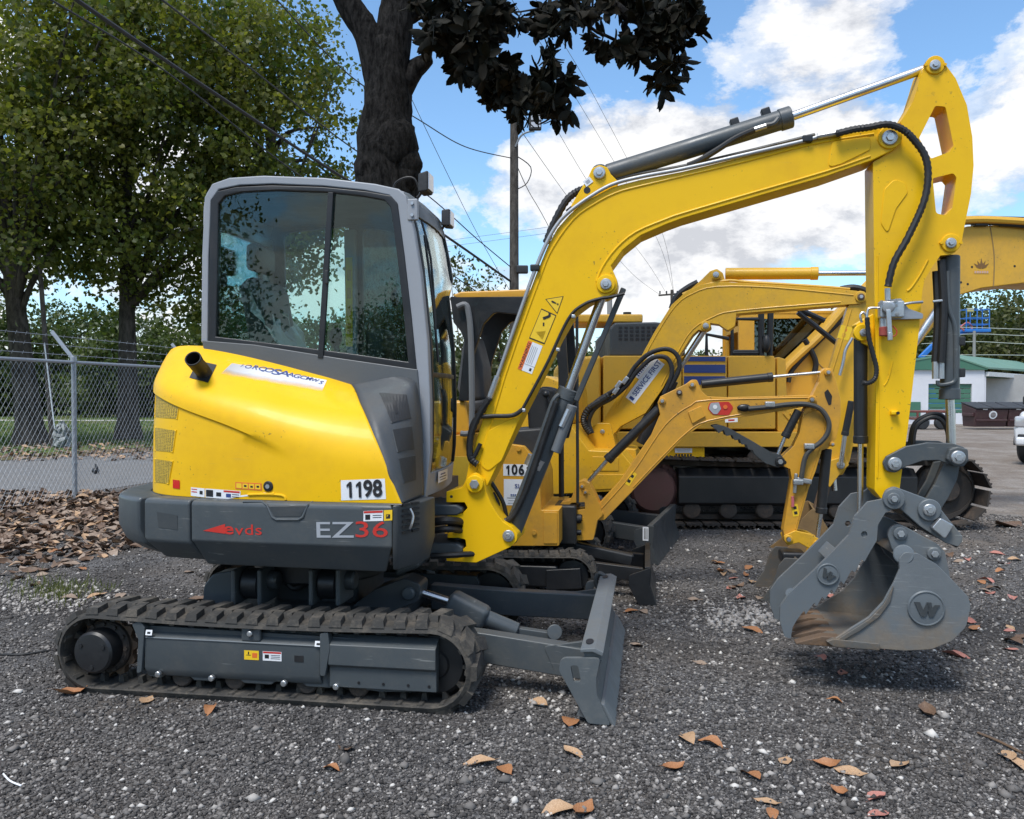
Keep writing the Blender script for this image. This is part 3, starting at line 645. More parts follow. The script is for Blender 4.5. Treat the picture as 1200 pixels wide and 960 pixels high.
# second pressed line on the hood side
tube('handle_lip', [hit(H, hdt, *q)[0] for q in ((288, 586), (292, 580), (300, 579.5), (330, 580.5), (335, 586))], .007, YEL, hood, 8, 4)
MESHM = None
def mesh_mat():
    m, t, o = new_mat('perforated grille'); b = N(t, 'ShaderNodeBsdfPrincipled'); L(t, b.outputs[0], o.inputs[0])
    tc = N(t, 'ShaderNodeTexCoord'); v = N(t, 'ShaderNodeTexVoronoi'); v.inputs['Scale'].default_value = 130; v.inputs['Randomness'].default_value = 0.25
    L(t, tc.outputs['Object'], v.inputs['Vector'])
    L(t, ramp(t, v.outputs['Distance'], [(0.32, (0.06, 0.045, 0.012)), (0.48, (0.55, 0.36, 0.03))]), b.inputs['Base Color']); b.inputs['Roughness'].default_value = .5
    return m
GRIL = mesh_mat()
for c in ([(182, 489), (208, 491), (212, 467), (183, 463)], [(182, 528), (203, 530), (207, 505), (182, 501)], [(182, 565), (198, 567), (203, 541), (182, 538)]):
    g = stick('side_grille', H, hdt, c, GRIL, hood, off=.002)
    rim_path(hdt, [c[0], c[1], c[2], c[3], c[0]], .005, 'grille_frame', YEL, g)
stick('reflector', H, hdt, [(203, 572), (211, 573), (211, 563), (203, 562)], REDL, hood, off=.003)
g = stick('number_plate', H, hdt, [(400, 586.5), (452.5, 585), (451, 561), (399.5, 563)], WHT, hood)
a_, n_ = hit(H, hdt, 426, 573.6); b_, _ = hit(H, hdt, 446, 573.2); number('number', '1198', H, a_, b_ - a_, .076, INK, g, .047, n_, .005)
stick('info_label', H, hdt, [(224, 581), (240, 583), (240, 572.5), (224, 571)], WHT, hood, [(.25, .5, .4, .12, REDP), (.25, .8, .4, .1, REDP), (.75, .5, .22, .4, INK)])
stick('info_label', H, hdt, [(241, 583), (282, 586), (282, 575.5), (241, 572.5)], WHT, hood, [(.12, .5, .2, .75, INK), (.38, .45, .14, .45, INK), (.75, .85, .46, .2, REDP), (.66, .4, .14, .4, BLUP), (.86, .55, .2, .08, INK), (.86, .3, .2, .08, INK)])
stick('warning_label', H, hdt, [(276, 573), (307, 575), (306.5, 566.5), (276, 565)], ORNP, hood, [(.14, .5, .2, .7, YELP), (.38, .5, .2, .7, YELP), (.62, .5, .2, .7, YELP), (.86, .5, .2, .7, YELP), (.38, .5, .1, .3, INK), (.62, .45, .1, .3, INK), (.86, .5, .1, .3, INK)])
p, n = hit(H, hdt, 314.5, 570); bm = BM(); add_cyl(bm, p - n * .01, p + n * .008, .026, n=20, bev=.004); lk = obj('hood_lock', bm, BLK, hood); cyl('key_barrel', p + n * .007, p + n * .011, .011, STL, lk, n=12)
# worn white banner decal with broken blue lettering
def decal_mat():
    m, t, o = new_mat('worn white banner'); b = N(t, 'ShaderNodeBsdfPrincipled'); tr = N(t, 'ShaderNodeBsdfTransparent'); mx = N(t, 'ShaderNodeMixShader')
    uv = N(t, 'ShaderNodeUVMap'); sp_ = N(t, 'ShaderNodeSeparateXYZ'); L(t, uv.outputs[0], sp_.inputs[0])
    tc = N(t, 'ShaderNodeTexCoord'); nz = noise_n(t, tc.outputs['Object'], 9, 4, .6).outputs['Fac']
    a = ramp(t, math_n(t, 'ADD', sp_.outputs[1], math_n(t, 'MULTIPLY', nz, .35)), [(.30, 0.0), (.72, .96)])
    L(t, a, mx.inputs[0]); L(t, tr.outputs[0], mx.inputs[1]); L(t, b.outputs[0], mx.inputs[2]); L(t, mx.outputs[0], o.inputs[0])
    L(t, ramp(t, sp_.outputs[0], [(0.0, (.45, .44, .42)), (.35, (.72, .72, .74)), (1, (.75, .75, .78))]), b.inputs['Base Color']); b.inputs['Roughness'].default_value = .5
    return m
DEC = decal_mat()
dc = stick('banner_decal', H, hdt2, [(256, 441), (376, 462), (383, 446), (272, 426)], DEC, hood, off=.0025)
uvl = dc.data.uv_layers.new(name='UVMap')
for j in range(3):
    for i in range(8):
        pol = dc.data.polygons[j * 8 + i]
        for li, (a, b) in zip(pol.loop_indices, ((0, 0), (1, 0), (1, 1), (0, 1))): uvl.data[li].uv = ((i + a) / 8, (j + b) / 3)
bits = [(284, 429.5, .7, 6), (291, 430.5, .9, 8), (299.5, 431.5, .9, 9), (308, 433, 1, 9), (315.5, 434.6, 1, 10), (324, 436.8, 1.2, 13), (333.5, 438.5, 1.2, 12), (341, 439.8, .9, 9), (347.8, 441.6, .9, 9), (355, 443, .9, 8), (362, 444.5, .8, 8), (369, 446.3, .8, 7), (376.3, 449.2, .9, 8)]
for i, (px, py, ws, hh) in enumerate(bits):
    a, n = hit(H, hdt2, px, py); b, _ = hit(H, hdt2, px + 4, py + .85)
    text('letter', 'FORQOSAAGCMWS'[i], H, a, b - a, hh * .0043, BLUP, dc, 1.05 * ws, n, .012, .0035)
# exhaust
stick('exhaust_well', H, hdt2, [(222, 443), (244, 449), (254, 428), (232, 423)], BLK, hood, off=.003)
e0, n_ = hit(H, hdt2, 239, 438); e1 = P(226, 420, e0.y - .13)
bm = BM(); add_tube(bm, spline3([e0 + Vector((.02, .03, -.05)), e0 + Vector((0, -.02, .02)), e0.lerp(e1, .6), e1], 5), [.039] * 12 + [.040, .041, .042, .042], 22, caps=False); o = obj('exhaust_pipe', bm, paint('sooty exhaust steel', (.010, .009, .009), .6, dirt=.3, dirt_col=(.05, .03, .02)), hood); mm = o.modifiers.new('t', 'SOLIDIFY'); mm.thickness = .006; mm.offset = -1
cyl('bore_plug', e0, e0.lerp(e1, .45), .034, INK, o)  # plain black plug inside the pipe bore
# grey cowl between hood, window sill and front pillar
fe = hs[-1][1:]; C1 = [tuple(fe[round(i * (len(fe) - 3) / 6)]) for i in range(7)]
C2 = [(.725, -.42, .962), (.72, -.42, 1.12), (.715, -.42, 1.28), (.70, -.42, 1.44), (.68, -.41, 1.53), (.64, -.392, 1.56), (.56, -.382, 1.575)]
bm = BM(); lo = []
for t in [k / 6 for k in range(37)]:
    a, b = Vector(cat(C1, t)), Vector(cat(C2, t)); bul = Vector((.003, -.002, .0))
    lo.append([a.lerp(b, u) + bul * math.sin(math.pi * u) for u in [j / 8 for j in range(9)]])
add_loft(bm, [[tuple(p) for p in s] for s in lo], close=False, caps=False); cwt = bvh_of(bm); cowl = obj('grey_cowl', bm, paint('cowl grey plastic', (.062, .068, .074), .5, dirt=.25), hero, 0, smooth=50)
mm = cowl.modifiers.new('t', 'SOLIDIFY'); mm.thickness = .01; mm.offset = -1
for c in ([(459, 496), (481, 490), (476, 463), (445, 461)], [(466, 530), (485, 526), (482, 500), (460, 504)], [(473, 566), (487, 562), (486, 534), (467, 538)]):
    g = stick('vent_panel', H, cwt, c, PLA, cowl, off=.004)
    rim_path(cwt, c + [c[0]], .004, 'panel_edge', GRYD, g)
stick('key_slot', H, cwt, [(463, 486), (466, 485), (464, 470), (461, 471)], INK, cowl, off=.006)
# sill band under the window (light grey)
sill = [(238, 399), (300, 404), (400, 420), (490, 433), (497, 520), (488, 520), (482, 480), (462, 466), (430, 456), (398, 448), (355, 437.5), (310, 425.5), (265, 416.5), (240, 411)]
plate('window_sill_band', [(p[0], p[1]) for p in H.poly(sill, -.37)], -.385, -.30, paint('mid grey paint', (0.10, 0.107, 0.112), .45, dirt=.15), hero, .006)
# ---- cab
YN, YF = -.36, .47
out_px = [(237, 400), (238, 300), (241, 232, ), (250, 216), (270, 209), (310, 206.5), (380, 209), (440, 216), (468, 222), (477, 230), (486, 270), (494, 320), (502, 400), (505, 470), (505, 530), (498, 592), (484, 592), (488, 432)]
win_px = [(247, 402), (249, 300), (250, 236), (258, 226), (280, 221), (320, 219), (380, 221), (430, 226), (458, 231), (466, 240), (474, 300), (482, 370), (488, 434), (420, 424), (330, 412)]
oc = [(a, b) for a, b, c in H.poly(out_px, YN)]; wc = [(a, b) for a, b, c in H.poly(win_px, YN)]
def scale_poly(p, k): cx_ = sum(q[0] for q in p) / len(p); cz_ = sum(q[1] for q in p) / len(p); return [(cx_ + (q[0] - cx_) * k, cz_ + (q[1] - cz_) * k) for q in p]
w_in = scale_poly(wc, .93)
u_px = [(237, 402), (238, 300), (241, 232), (250, 216), (270, 209), (310, 206.5), (380, 209), (440, 216), (468, 222), (477, 230), (486, 270), (494, 320), (502, 400), (505, 470), (505, 530), (498, 592), (484, 592), (487, 470), (489, 436), (482, 372), (472, 300), (464, 240), (457, 230), (428, 224), (380, 219), (320, 216.5), (282, 218), (258, 223), (249, 236), (246, 300), (245, 403)]
cab = plate('cab_frame', [(a, b) for a, b, c in H.poly(u_px, YN)], YN - .015, YN + .045, CABG, hero, .008)
plate('window_seal', scale_poly(wc, 1.012), YN - .022, YN + .02, BLK, hero, .006, holes=[w_in])
side_win = plate('side_window', scale_poly(wc, .95), YN - .010, YN - .005, GLS, hero, 0)
b0, b1 = P(388, 226, YN - .02), P(376, 420, YN - .02)
bm = BM(); add_bar(bm, b0, b1, .03, .02, (0, 1, 0)); obj('window_divider', bm, BLK, side_win, .003)
bm = BM(); p = P(383, 325, YN - .035); add_box(bm, p, (.018, .02, .07)); obj('window_latch', bm, PLA, side_win, .004)
# far side: door frame with pane
fo = [(x - (.045 if x > .3 and z < 2.0 else 0), z) for x, z in oc]; wf = [(-.42, 2.50), (.02, 2.53), (.02, 1.20), (-.40, 1.3)]; wf2 = [(.10, 2.52), (.46, 2.46), (.60, 1.75), (.60, 1.08), (.10, 1.08)]
plate('cab_side_wall', [(-.55, .98)] + [(-.56, 2.40), (-.50, 2.56), (-.2, 2.60), (.3, 2.57), (.54, 2.50), (.62, 2.0), (.665, 1.5), (.665, .98)], YF - .03, YF, PLA, hero, .006, holes=[fillet(wf, .05), fillet(wf2, .05)])
plate('door_pane', [(-.44, 2.53), (.04, 2.56), (.04, 1.17), (-.42, 1.27)], YF - .018, YF - .012, CLR, hero, 0)
plate('door_pane', [(.08, 2.55), (.48, 2.48), (.62, 1.75), (.62, 1.05), (.08, 1.05)], YF - .018, YF - .012, CLR, hero, 0)
# roof, rear window, floor
top = [q for q in oc if q[1] > 2.38 and q[0] < .62]
zt_ = lambda x: 2.60
prof = spline2([(-.555, 2.40), (-.545, 2.50), (-.50, 2.575), (-.40, 2.612), (-.2, 2.635), (.1, 2.628), (.35, 2.60), (.52, 2.568), (.585, 2.535)], 3, closed=False)
prof = H.poly([(238, 262), (239, 238), (245, 221), (262, 211), (300, 206.5), (350, 206.8), (400, 210.5), (450, 217.5), (474, 224)], YN); prof = spline2(prof, 3, closed=False)
bm = BM(); add_loft(bm, [[(x, y, z + dz - .004) for x, z in prof] + [(x * .985, y, z + dz - .045) for x, z in reversed(prof)] for y, dz in ((YN, 0), (YN + .1, .012), (.05, .02), (YF - .1, .012), (YF, 0))]); obj('roof', bm, CABG, hero, .006)
bm = BM(); add_box(bm, (.0, .055, 2.545), (1.0, .80, .02)); obj('headliner', bm, PLA, hero, .005)
xr_ = prof[0][0]
plate('rear_wall', [(YN + .02, .98), (YF, .98), (YF, 2.45), (YN + .02, 2.45)], xr_ - .0, xr_ + .035, CABG, hero, .004, ax='x', holes=[fillet([(YN + .1, 1.72), (YF - .08, 1.72), (YF - .08, 2.40), (YN + .1, 2.40)], .04)])
plate('rear_pane', [(YN + .08, 1.7), (YF - .06, 1.7), (YF - .06, 2.42), (YN + .08, 2.42)], xr_ + .012, xr_ + .017, CLR, hero, 0, ax='x')
plate('cab_floor', [(-.5, YN + .05), (.64, YN + .05), (.60, YF - .02), (-.5, YF - .02)], .97, 1.0, PLA, hero, 0, ax='z')
# front frame and windscreen
fn = [(477, 231), (486, 270), (494, 320), (502.5, 400), (505, 470), (504, 530), (499, 578)]
fc = [(x, z) for x, z, _ in H.poly(fn, YN)]
def fx(z, y):
    zs = sorted(fc, key=lambda q: q[1]); z = max(zs[0][1], min(zs[-1][1], z))
    for (xa, za), (xb, zb) in zip(zs, zs[1:]):
        if za <= z <= zb: x = xa + (xb - xa) * (z - za) / max(1e-6, zb - za); break
    u = (y - YN) / (YF - YN); return x + .03 * math.sin(math.pi * u) - .05 * u * (1 if z < 2.1 else .2)
def fstrip(name, y0, y1, z0, z1, mat, parent, th=.03, out=.0, bev=.004, n=14, ny=6):
    bm = BM(); lo = []
    for k in range(n + 1):
        z = z0 + (z1 - z0) * k / n; ys = [y0 + (y1 - y0) * j / ny for j in range(ny + 1)]
        lo.append([(fx(z, y) + out, y, z) for y in ys] + [(fx(z, y) + out - th, y, z) for y in reversed(ys)])
    add_loft(bm, lo); return obj(name, bm, mat, parent, bev)
ztop, zbot = fc[0][1] - .02, fc[-1][1]
zs_ = H.on(515, 548, 0)[1]
ff = fstrip('front_frame', YF - .045, YF, zs_, ztop, BLK, hero, .05, 0)
fstrip('header', YN + .03, YF - .02, ztop - .06, ztop + .02, GRYD, hero, .05, -.004)
fstrip('front_sill', YN + .03, YF - .01, zbot - .02, zs_ - .002, CABG, hero, .05, -.003)
ws = fstrip('windscreen', YN + .04, YF - .04, zs_, ztop - .06, CLR, hero, .005, -.012, 0)
zm = H.on(515, 440, 0)[1]
fstrip('windscreen_rail', YN + .04, YF - .04, zm - .015, zm + .01, BLK, ws, .03, -.01, .003, 2)
fstrip('seal_strip', YN + .035, YN + .06, zs_, ztop - .05, BLK, ws, .03, .002, .003)
tube('wiper_arm', [(fx(2.40, -.2) + .01, -.26, 2.40), (fx(2.2, -.2) + .02, -.25, 2.2), (fx(1.9, -.22) + .015, -.24, 1.85)], .007, BLK, ws, 6, 3)
tube('wiper_blade', [(fx(2.3, -.25) + .012, -.27, 2.32), (fx(2.0, -.25) + .014, -.26, 2.0), (fx(1.65, -.25) + .014, -.25, 1.65)], .008, BLK, ws, 6, 3)
sticker('info_label', (fx(1.06, -.1) + .002, -.08, zbot + .065), (-.05, 1, 0), (1, 0, 0), .22, .06, WHT, hero, [(.5, .7, .5, .12, BLUP), (.5, .45, .7, .08, INK), (.5, .2, .6, .06, INK)])
# A-pillar top bracket, work lamps, mirror
bm = BM(); p = P(484, 246, YN - .01); add_box(bm, p, (.055, .025, .11)); o = obj('lamp_bracket', bm, CABG, hero, .006)
for dz in (-.03, .03): cyl('bolt', p + Vector((0, -.01, dz)), p + Vector((0, -.022, dz)), .009, STL, o, n=6)
def lamp(px, py, y, tilt, sc=1.0):
    p = P(px, py, y); bm = BM()
    add_loft(bm, [[(p.x - .02 * sc, p.y + a * .055 * sc, p.z + b * .05 * sc) for a, b in ((-1, -1), (1, -1), (1, 1), (-1, 1))], [(p.x + .035 * sc, p.y + a * .06 * sc, p.z + b * .055 * sc + tilt) for a, b in ((-1, -1), (1, -1), (1, 1), (-1, 1))]])
    o = obj('work_lamp', bm, PLA, hero, .008); bm = BM(); add_box(bm, p + Vector((.038 * sc, 0, tilt)), (.006, .1 * sc, .09 * sc)); obj('lens', bm, MIR, o, .002)
    q = P(px - 4, py + 10, y); tube('stay', [p, q, P(px - 8, py + 15, y)], .008, BLK, o, 6, 2); return o
lamp(497, 217, YN, .01, .95); lamp(523, 257, YF - .05, .0, .95)
tube('cable', [P(492, 224, YN), P(486, 210, YN), P(476, 208, YN), P(465, 213, YN), P(461, 220, YN)], .005, HOSE, hero, 6, 4)
# interior
FILMW, t_, o_ = new_mat('milky plastic film'); tr_ = N(t_, 'ShaderNodeBsdfTransparent'); pb_ = N(t_, 'ShaderNodeBsdfPrincipled'); pb_.inputs['Base Color'].default_value = (.75, .77, .78, 1); pb_.inputs['Roughness'].default_value = .18; mx_ = N(t_, 'ShaderNodeMixShader'); mx_.inputs[0].default_value = .62; L(t_, tr_.outputs[0], mx_.inputs[1]); L(t_, pb_.outputs[0], mx_.inputs[2]); L(t_, mx_.outputs[0], o_.inputs[0])
seat = BM(); add_loft(seat, [[(-.28, y, 1.28), (.16, y, 1.33), (.2, y, 1.40), (.15, y, 1.44), (-.26, y, 1.40)] for y in (-.16, .28)]); so = obj('seat', seat, CHB, hero, .03)
bm = BM(); add_loft(bm, [[(-.30, y, 1.38), (-.18, y, 1.42), (-.30, y, 2.1), (-.36, y, 2.16), (-.44, y, 2.1)] for y in (-.15, .27)]); bk = obj('backrest', bm, CHB, so, .04)
bm = BM(); add_box(bm, (-.39, .06, 2.27), (.08, .26, .16)); obj('headrest', bm, CHB, so, .03)
rs = random.Random(8); bm = BM()
g = [[bm.verts.new((-.22 + .26 * (1 - j / 7) ** 2 - .14 * (j / 7) + rs.uniform(-.03, .03), -.21 + .5 * i / 9, 1.54 + .58 * j / 7 + rs.uniform(-.016, .016))) for i in range(10)] for j in range(8)]
for j in range(7):
    for i in range(9): bm.faces.new((g[j][i], g[j][i + 1], g[j + 1][i + 1], g[j + 1][i]))
me = bpy.data.meshes.new('plastic_cover'); bm.to_mesh(me); bm.free(); me.materials.append(FILMW); obj_me('plastic_cover', me, so, 0, smooth=0)
bm = BM(); add_box(bm, (-.02, -.27, 1.46), (.44, .10, .14)); add_box(bm, (-.02, .37, 1.46), (.44, .10, .14)); obj('armrest', bm, PLA, so, .03)
for y_ in (-.26, .36):
    o = tube('joystick', [(.18, y_, 1.5), (.20, y_, 1.66), (.19, y_, 1.76)], .016, BLK, hero, 8, 3); bm = BM(); add_sphere(bm, (.19, y_, 1.79), .036, sc=(1, 1, 1.5)); obj('grip', bm, PLA, o)
for y_ in (.0, .12): o = tube('travel_lever', [(.38, y_, 1.0), (.42, y_, 1.45), (.36, y_, 1.72)], .014, BLK, hero, 8, 3); bm = BM(); add_sphere(bm, (.36, y_, 1.74), .03); obj('knob', bm, BLK, o)
bm = BM(); add_box(bm, (.42, -.20, 1.74), (.12, .18, .18)); add_box(bm, (.42, -.24, 1.35), (.1, .14, .5)); obj('instrument_console', bm, PLA, hero, .03)
tube('grab_bar', [(.40, .41, 1.5), (.42, .38, 1.55), (.42, .38, 1.95), (.40, .41, 2.0)], .013, BLK, hero, 8, 3)
p = P(259, 328, -.25); bm = BM(); add_sphere(bm, p, .055, sc=(.5, 1, .8)); obj('round_mirror', bm, BLK, hero)
p = P(463, 349, .1); bm = BM(); add_sphere(bm, p, .05, sc=(.4, 1, 1)); obj('inside_mirror', bm, BLK, hero)
bm = BM(); add_bar(bm, (.05, YF - .05, 1.05), (.03, YF - .05, 2.5), .07, .05, (0, 1, 0)); obj('door_post', bm, CABG, hero, .008)
sticker('door_label', (.03, YF - .077, 2.05), (1, 0, 0), (0, -1, 0), .045, .55, YELP, hero, [(.5, .2 + .2 * k, .6, .12, OCH) for k in range(4)])

# ---- boom post and swing bracket
PO = .16
for (za, zb_) in ((588, 601), (632, 647)):
    q = H.poly([(478, za + 6), (490, za), (540, za + 1), (547, za + 5), (547, zb_ - 4), (540, zb_), (490, zb_ + 1), (478, zb_ + 2)], -.05)
    plate('boom_post_ear', fillet(q, .012), -PO, PO, GRY, hero, .012)
q = H.poly([(478, 590), (505, 590), (505, 655), (478, 665)], -.05); plate('boom_post', q, -.30, .30, GRY, hero, .02)
tube('post_hose', [P(505, 652, -.2), P(540, 650, -.18), P(575, 648, -.05)], .016, HOSE, hero, 8)
c_ = H.on(537, 616, 0); bm = BM(); add_cyl(bm, (c_[0], 0, c_[1] - .13), (c_[0], 0, c_[1] + .13), .06, n=24, bev=.01); obj('swing_pin', bm, BLK, hero)
for zz_, rr_ in ((612, .022), (622, .018)): tube('hose', [P(508, zz_, -.2), P(525, zz_ - 2, -.22), P(542, zz_, -.12)], rr_, HOSE, hero, 10)
sb_px = [(523.7, 576, .006), (542, 571, .01), (548, 560, .01), (558, 552, .03), (568, 562, .02), (570.4, 576), (576, 590), (583, 602), (590, 611, .03), (600, 617.5, .03), (607, 626, .03), (606, 634, .03), (598, 641, .03), (558.7, 659, .01), (523.7, 657, .006), (523.7, 647, .006), (541, 645, .01), (547, 640, .01), (546, 632, .01), (538, 630, .01), (525, 630, .004), (525, 624.5, .004), (540, 623, .006), (543, 616, .006), (540, 610, .006), (525, 608.5, .004), (525, 602.5, .004), (543, 601, .006), (548.5, 595, .006), (545, 588.5, .006), (523.7, 588.5, .005)]
plate('swing_bracket', fillet(H.poly(sb_px, -.13)), -.145, .145, YEL, hero, .008)
for (a, b) in ((529, 582), (529, 651)):
    p = P(a, b, -.145); cyl('tapped_hole', p + Vector((0, .01, 0)), p - Vector((0, .001, 0)), .008, INK, hero, n=10)
pin('foot_pin', H, 557, 567, -.15, .048, YEL, hero, .022); pin('cylinder_pin', H, 596, 628, -.145, .032, STL, hero, .014)
# ---- boom
z5 = lambda pts: [(480 + x / 3.43, 400 + y / 3.43, *r) for x, y, *r in pts]
boom_px = [(545, 566, .03), (549, 545), (566, 490), (585.6, 438.5), (606, 381), (627.5, 323.5), (642, 288), (653, 268), (667, 252), (679, 241), (691, 233), (718, 219), (751, 210.5), (800, 201), (870, 184), (952, 163), (1022, 151.5), (1036, 149.5, .03), (1051, 152, .05), (1056, 164, .05), (1049, 175, .05), (1022, 188), (968, 207), (868, 236), (800, 256), (781, 263), (751, 276), (730, 293), (716, 312), (724, 330, .05), (722, 342, .05), (710, 349, .05), (698, 350, .03), (688, 356), (672, 368), (655, 398), (634, 442), (614, 482), (592, 526), (575, 562), (566, 579, .04), (552, 580, .04)]
BY = .105
bpl = fillet(H.poly(boom_px, -BY), .006)
bm = BM(); add_plate(bm, bpl, -BY, BY); bmt = bvh_of(bm); boom = obj('boom', bm, YEL, hero, .007)
# welded flange beads along both edges of the side plate
def bead(pxs, y, r, name, mat, parent): return tube(name, [P(a, b, y) for a, b in pxs], r, mat, parent, 8, 3)
bead([(560, 552), (592, 440), (633, 325), (648, 290), (672, 257), (695, 240), (722, 226), (755, 217), (870, 190), (952, 169), (1024, 157)], -BY, .006, 'weld_or_glint_bead', YEL, boom)
bead([(1020, 183), (968, 201), (868, 230), (800, 250), (780, 257), (745, 272), (722, 291), (706, 313), (699, 330)], -BY, .006, 'weld_or_glint_bead', YEL, boom)
plate('boom_tip_casting', fillet(H.poly([(970, 197), (975, 166), (1020, 160), (1020, 176), (985, 193)], -BY), .02), -BY - .006, -BY + .002, YEL, boom, .004)
plate('boom_foot_casting', fillet(H.poly([(572, 505), (604, 488), (606, 498), (588, 540), (572, 553), (563, 545)], -BY), .03), -BY - .006, -BY + .002, YEL, boom, .005)
for (a, b, r_, pr) in ((710, 333, .034, .02), (1042.5, 161.5, .042, .02)): pin('pin_boss', H, a, b, -BY, r_ + .016, YEL, boom, .012, False); pin('boom_pin', H, a, b, -BY - .012, r_ - .004, STL, boom, .012)
# arm cylinder bracket
q = H.poly([(668, 244), (690, 207), (694, 198, .02), (703, 194, .03), (712, 197, .02), (716, 205), (725, 214), (722, 222), (690, 240)], -.07)
for y_ in (-.085, .055): plate('cylinder_lug', fillet(q, .008), y_, y_ + .03, YEL, boom, .004)
p = P(688, 223, -.085); cyl('hole', p + Vector((0, .004, 0)), p - Vector((0, .0015, 0)), .018, INK, boom, n=16)
pin('lug_pin', H, 702.5, 203, -.085, .032, STL, boom, .016)
sticker('lashing_label', P(689, 213, -.087), (1, 0, .75), (0, -1, 0), .045, .035, WHT, boom, [(.5, .5, .5, .5, SILP)])
# labels on the boom side
d1 = (P(655, 345, -BY) - P(628, 400, -BY)).normalized()
def tri_label(pxs, name='warning_label'):
    pts = [P(a, b, -BY - .0015) for a, b in pxs]; c = sum(pts, Vector()) / len(pts); bm = BM()
    bm.faces.new([bm.verts.new(p) for p in pts])
    inn = [c + (p - c).normalized() * max(0, (p - c).length - .007) + Vector((0, -.001, 0)) for p in pts]; f = bm.faces.new([bm.verts.new(p) for p in inn]); f.material_index = 1
    return _st(name, bm, [INK, YELP], boom), c
o, c = tri_label([(639, 350.5), (660.5, 347), (653, 368)]); text('mark', '!', H, c, d1, .04, INK, o, 1.0, None, .02, .003)
o, c = tri_label([(634.5, 361.5), (652, 369.5), (638, 403.5), (620, 396.5)])
tri_label([(626.5, 388.5), (641, 387), (636, 400)])
p = P(640, 372, -BY - .004); bm = BM(); add_box(bm, p, (.036, .001, .014), Matrix.Rotation(R(-20), 3, 'Y')); add_box(bm, P(644, 369, -BY - .004), (.012, .001, .02)); add_box(bm, P(637, 380, -BY - .004), (.008, .001, .018)); obj('pictogram', bm, INK, o)
p = P(622.5, 418, -BY); pc = [P(a, b, -BY) for a, b in ((619, 399), (635.5, 406), (624, 438.5), (606.5, 432))]; c = sum(pc, Vector()) / 4
u_ = (pc[0] - pc[3]); sl = sticker('warning_label', c, u_, (0, -1, 0), u_.length, (pc[1] - pc[0]).length, WHT, boom, [(.5, .86, 1, .28, ORNP), (.6, .62, .6, .04, SILP), (.58, .5, .6, .04, SILP), (.6, .38, .6, .04, SILP), (.58, .26, .6, .04, SILP), (.12, .2, .10, .14, INK), (.24, .35, .02, .7, SILP)])
text('mark', 'WARNING', H, c + (pc[0] - pc[1]).normalized() * (pc[1] - pc[0]).length * .36, u_, .016, INK, sl, 1.3, None, .01, .003)
# pipe along the top, ribbed hoses
tube('steel_pipe', [P(a, b, -BY - .012) for a, b in ((583, 441), (604, 381), (625, 322), (639, 288), (651, 266), (665, 250), (690, 231.5), (718, 216), (752, 207), (800, 198), (870, 182), (945, 164.5), (958, 160))], .0105, PIPE, boom, 12)
tube('steel_pipe', [P(a, b, -.02) for a, b in ((664, 248), (690, 228), (720, 212), (752, 203.5), (800, 195), (870, 179), (955, 158))], .010, GRYD, boom, 8)
for a, b, c_, d_ in ((958, 160, 985, 155),): cyl('pipe_fitting', P(a, b, -BY - .012), P(c_, d_, -BY - .012), .016, STL, boom, n=8)
for a, b in ((627, 314), (946, 163)): bm = BM(); add_box(bm, P(a, b, -BY - .01), (.05, .035, .035)); obj('pipe_clamp', bm, BLK, boom, .006)
def ribbed(name, pxs, y, r, parent, rib=True, mat=HOSE, F=H):
    path = spline3([F.pt(q[0], q[1], y) for q in pxs], 8); 
    if rib:
        dense = []; 
        for a, b in zip(path, path[1:]):
            k = max(1, int((b - a).length / .011)); dense += [a.lerp(b, i / k) for i in range(k)]
        rr_ = [r * (1.0 if i % 2 else .84) for i in range(len(dense))]; bm = BM(); add_tube(bm, dense, rr_, 9); return obj(name, bm, mat, parent)
    bm = BM(); add_tube(bm, path, r, 9); return obj(name, bm, mat, parent)
ribbed('ribbed_hose', [(980, 157), (1000, 152), (1018, 149.5), (1040, 146), (1058, 152), (1071, 164), (1084, 183), (1087.5, 207), (1082, 238), (1064, 278), (1047.5, 308), (1040, 338)], -.15, .019, boom)
ribbed('ribbed_hose', [(640, 285), (650, 260), (664, 235), (678, 224), (690, 221)], -.03, .022, boom)
ribbed('hose', [(563, 520), (552, 540), (549, 520), (556, 492), (574, 488), (600, 487), (612, 480)], -.125, .012, boom, False)
ribbed('hose', [(612, 480), (640, 428), (666, 374), (684, 357), (703, 350), (716, 348), (732, 344)], -.118, .0085, boom, False)
for a, b in ((614, 481), (654, 410), (672, 371)): bm = BM(); add_box(bm, P(a, b, -.118), (.02, .03, .02)); obj('hose_clip', bm, STL, boom, .004)
cyl('pipe_fitting', P(583, 441, -.115), P(574, 466, -.115), .017, STL, boom, n=8); ribbed('ribbed_hose', [(574, 466), (562, 485), (552, 510), (551, 535), (560, 545)], -.13, .02, boom)
for pts, r_ in (([(577, 578), (583, 590), (583, 604), (590, 618)], .014), ([(572, 560), (580, 572), (590, 590), (594, 610)], .012), ([(566, 572), (574, 590), (575, 610)], .02)): ribbed('hose', pts, .02, r_, boom, False)
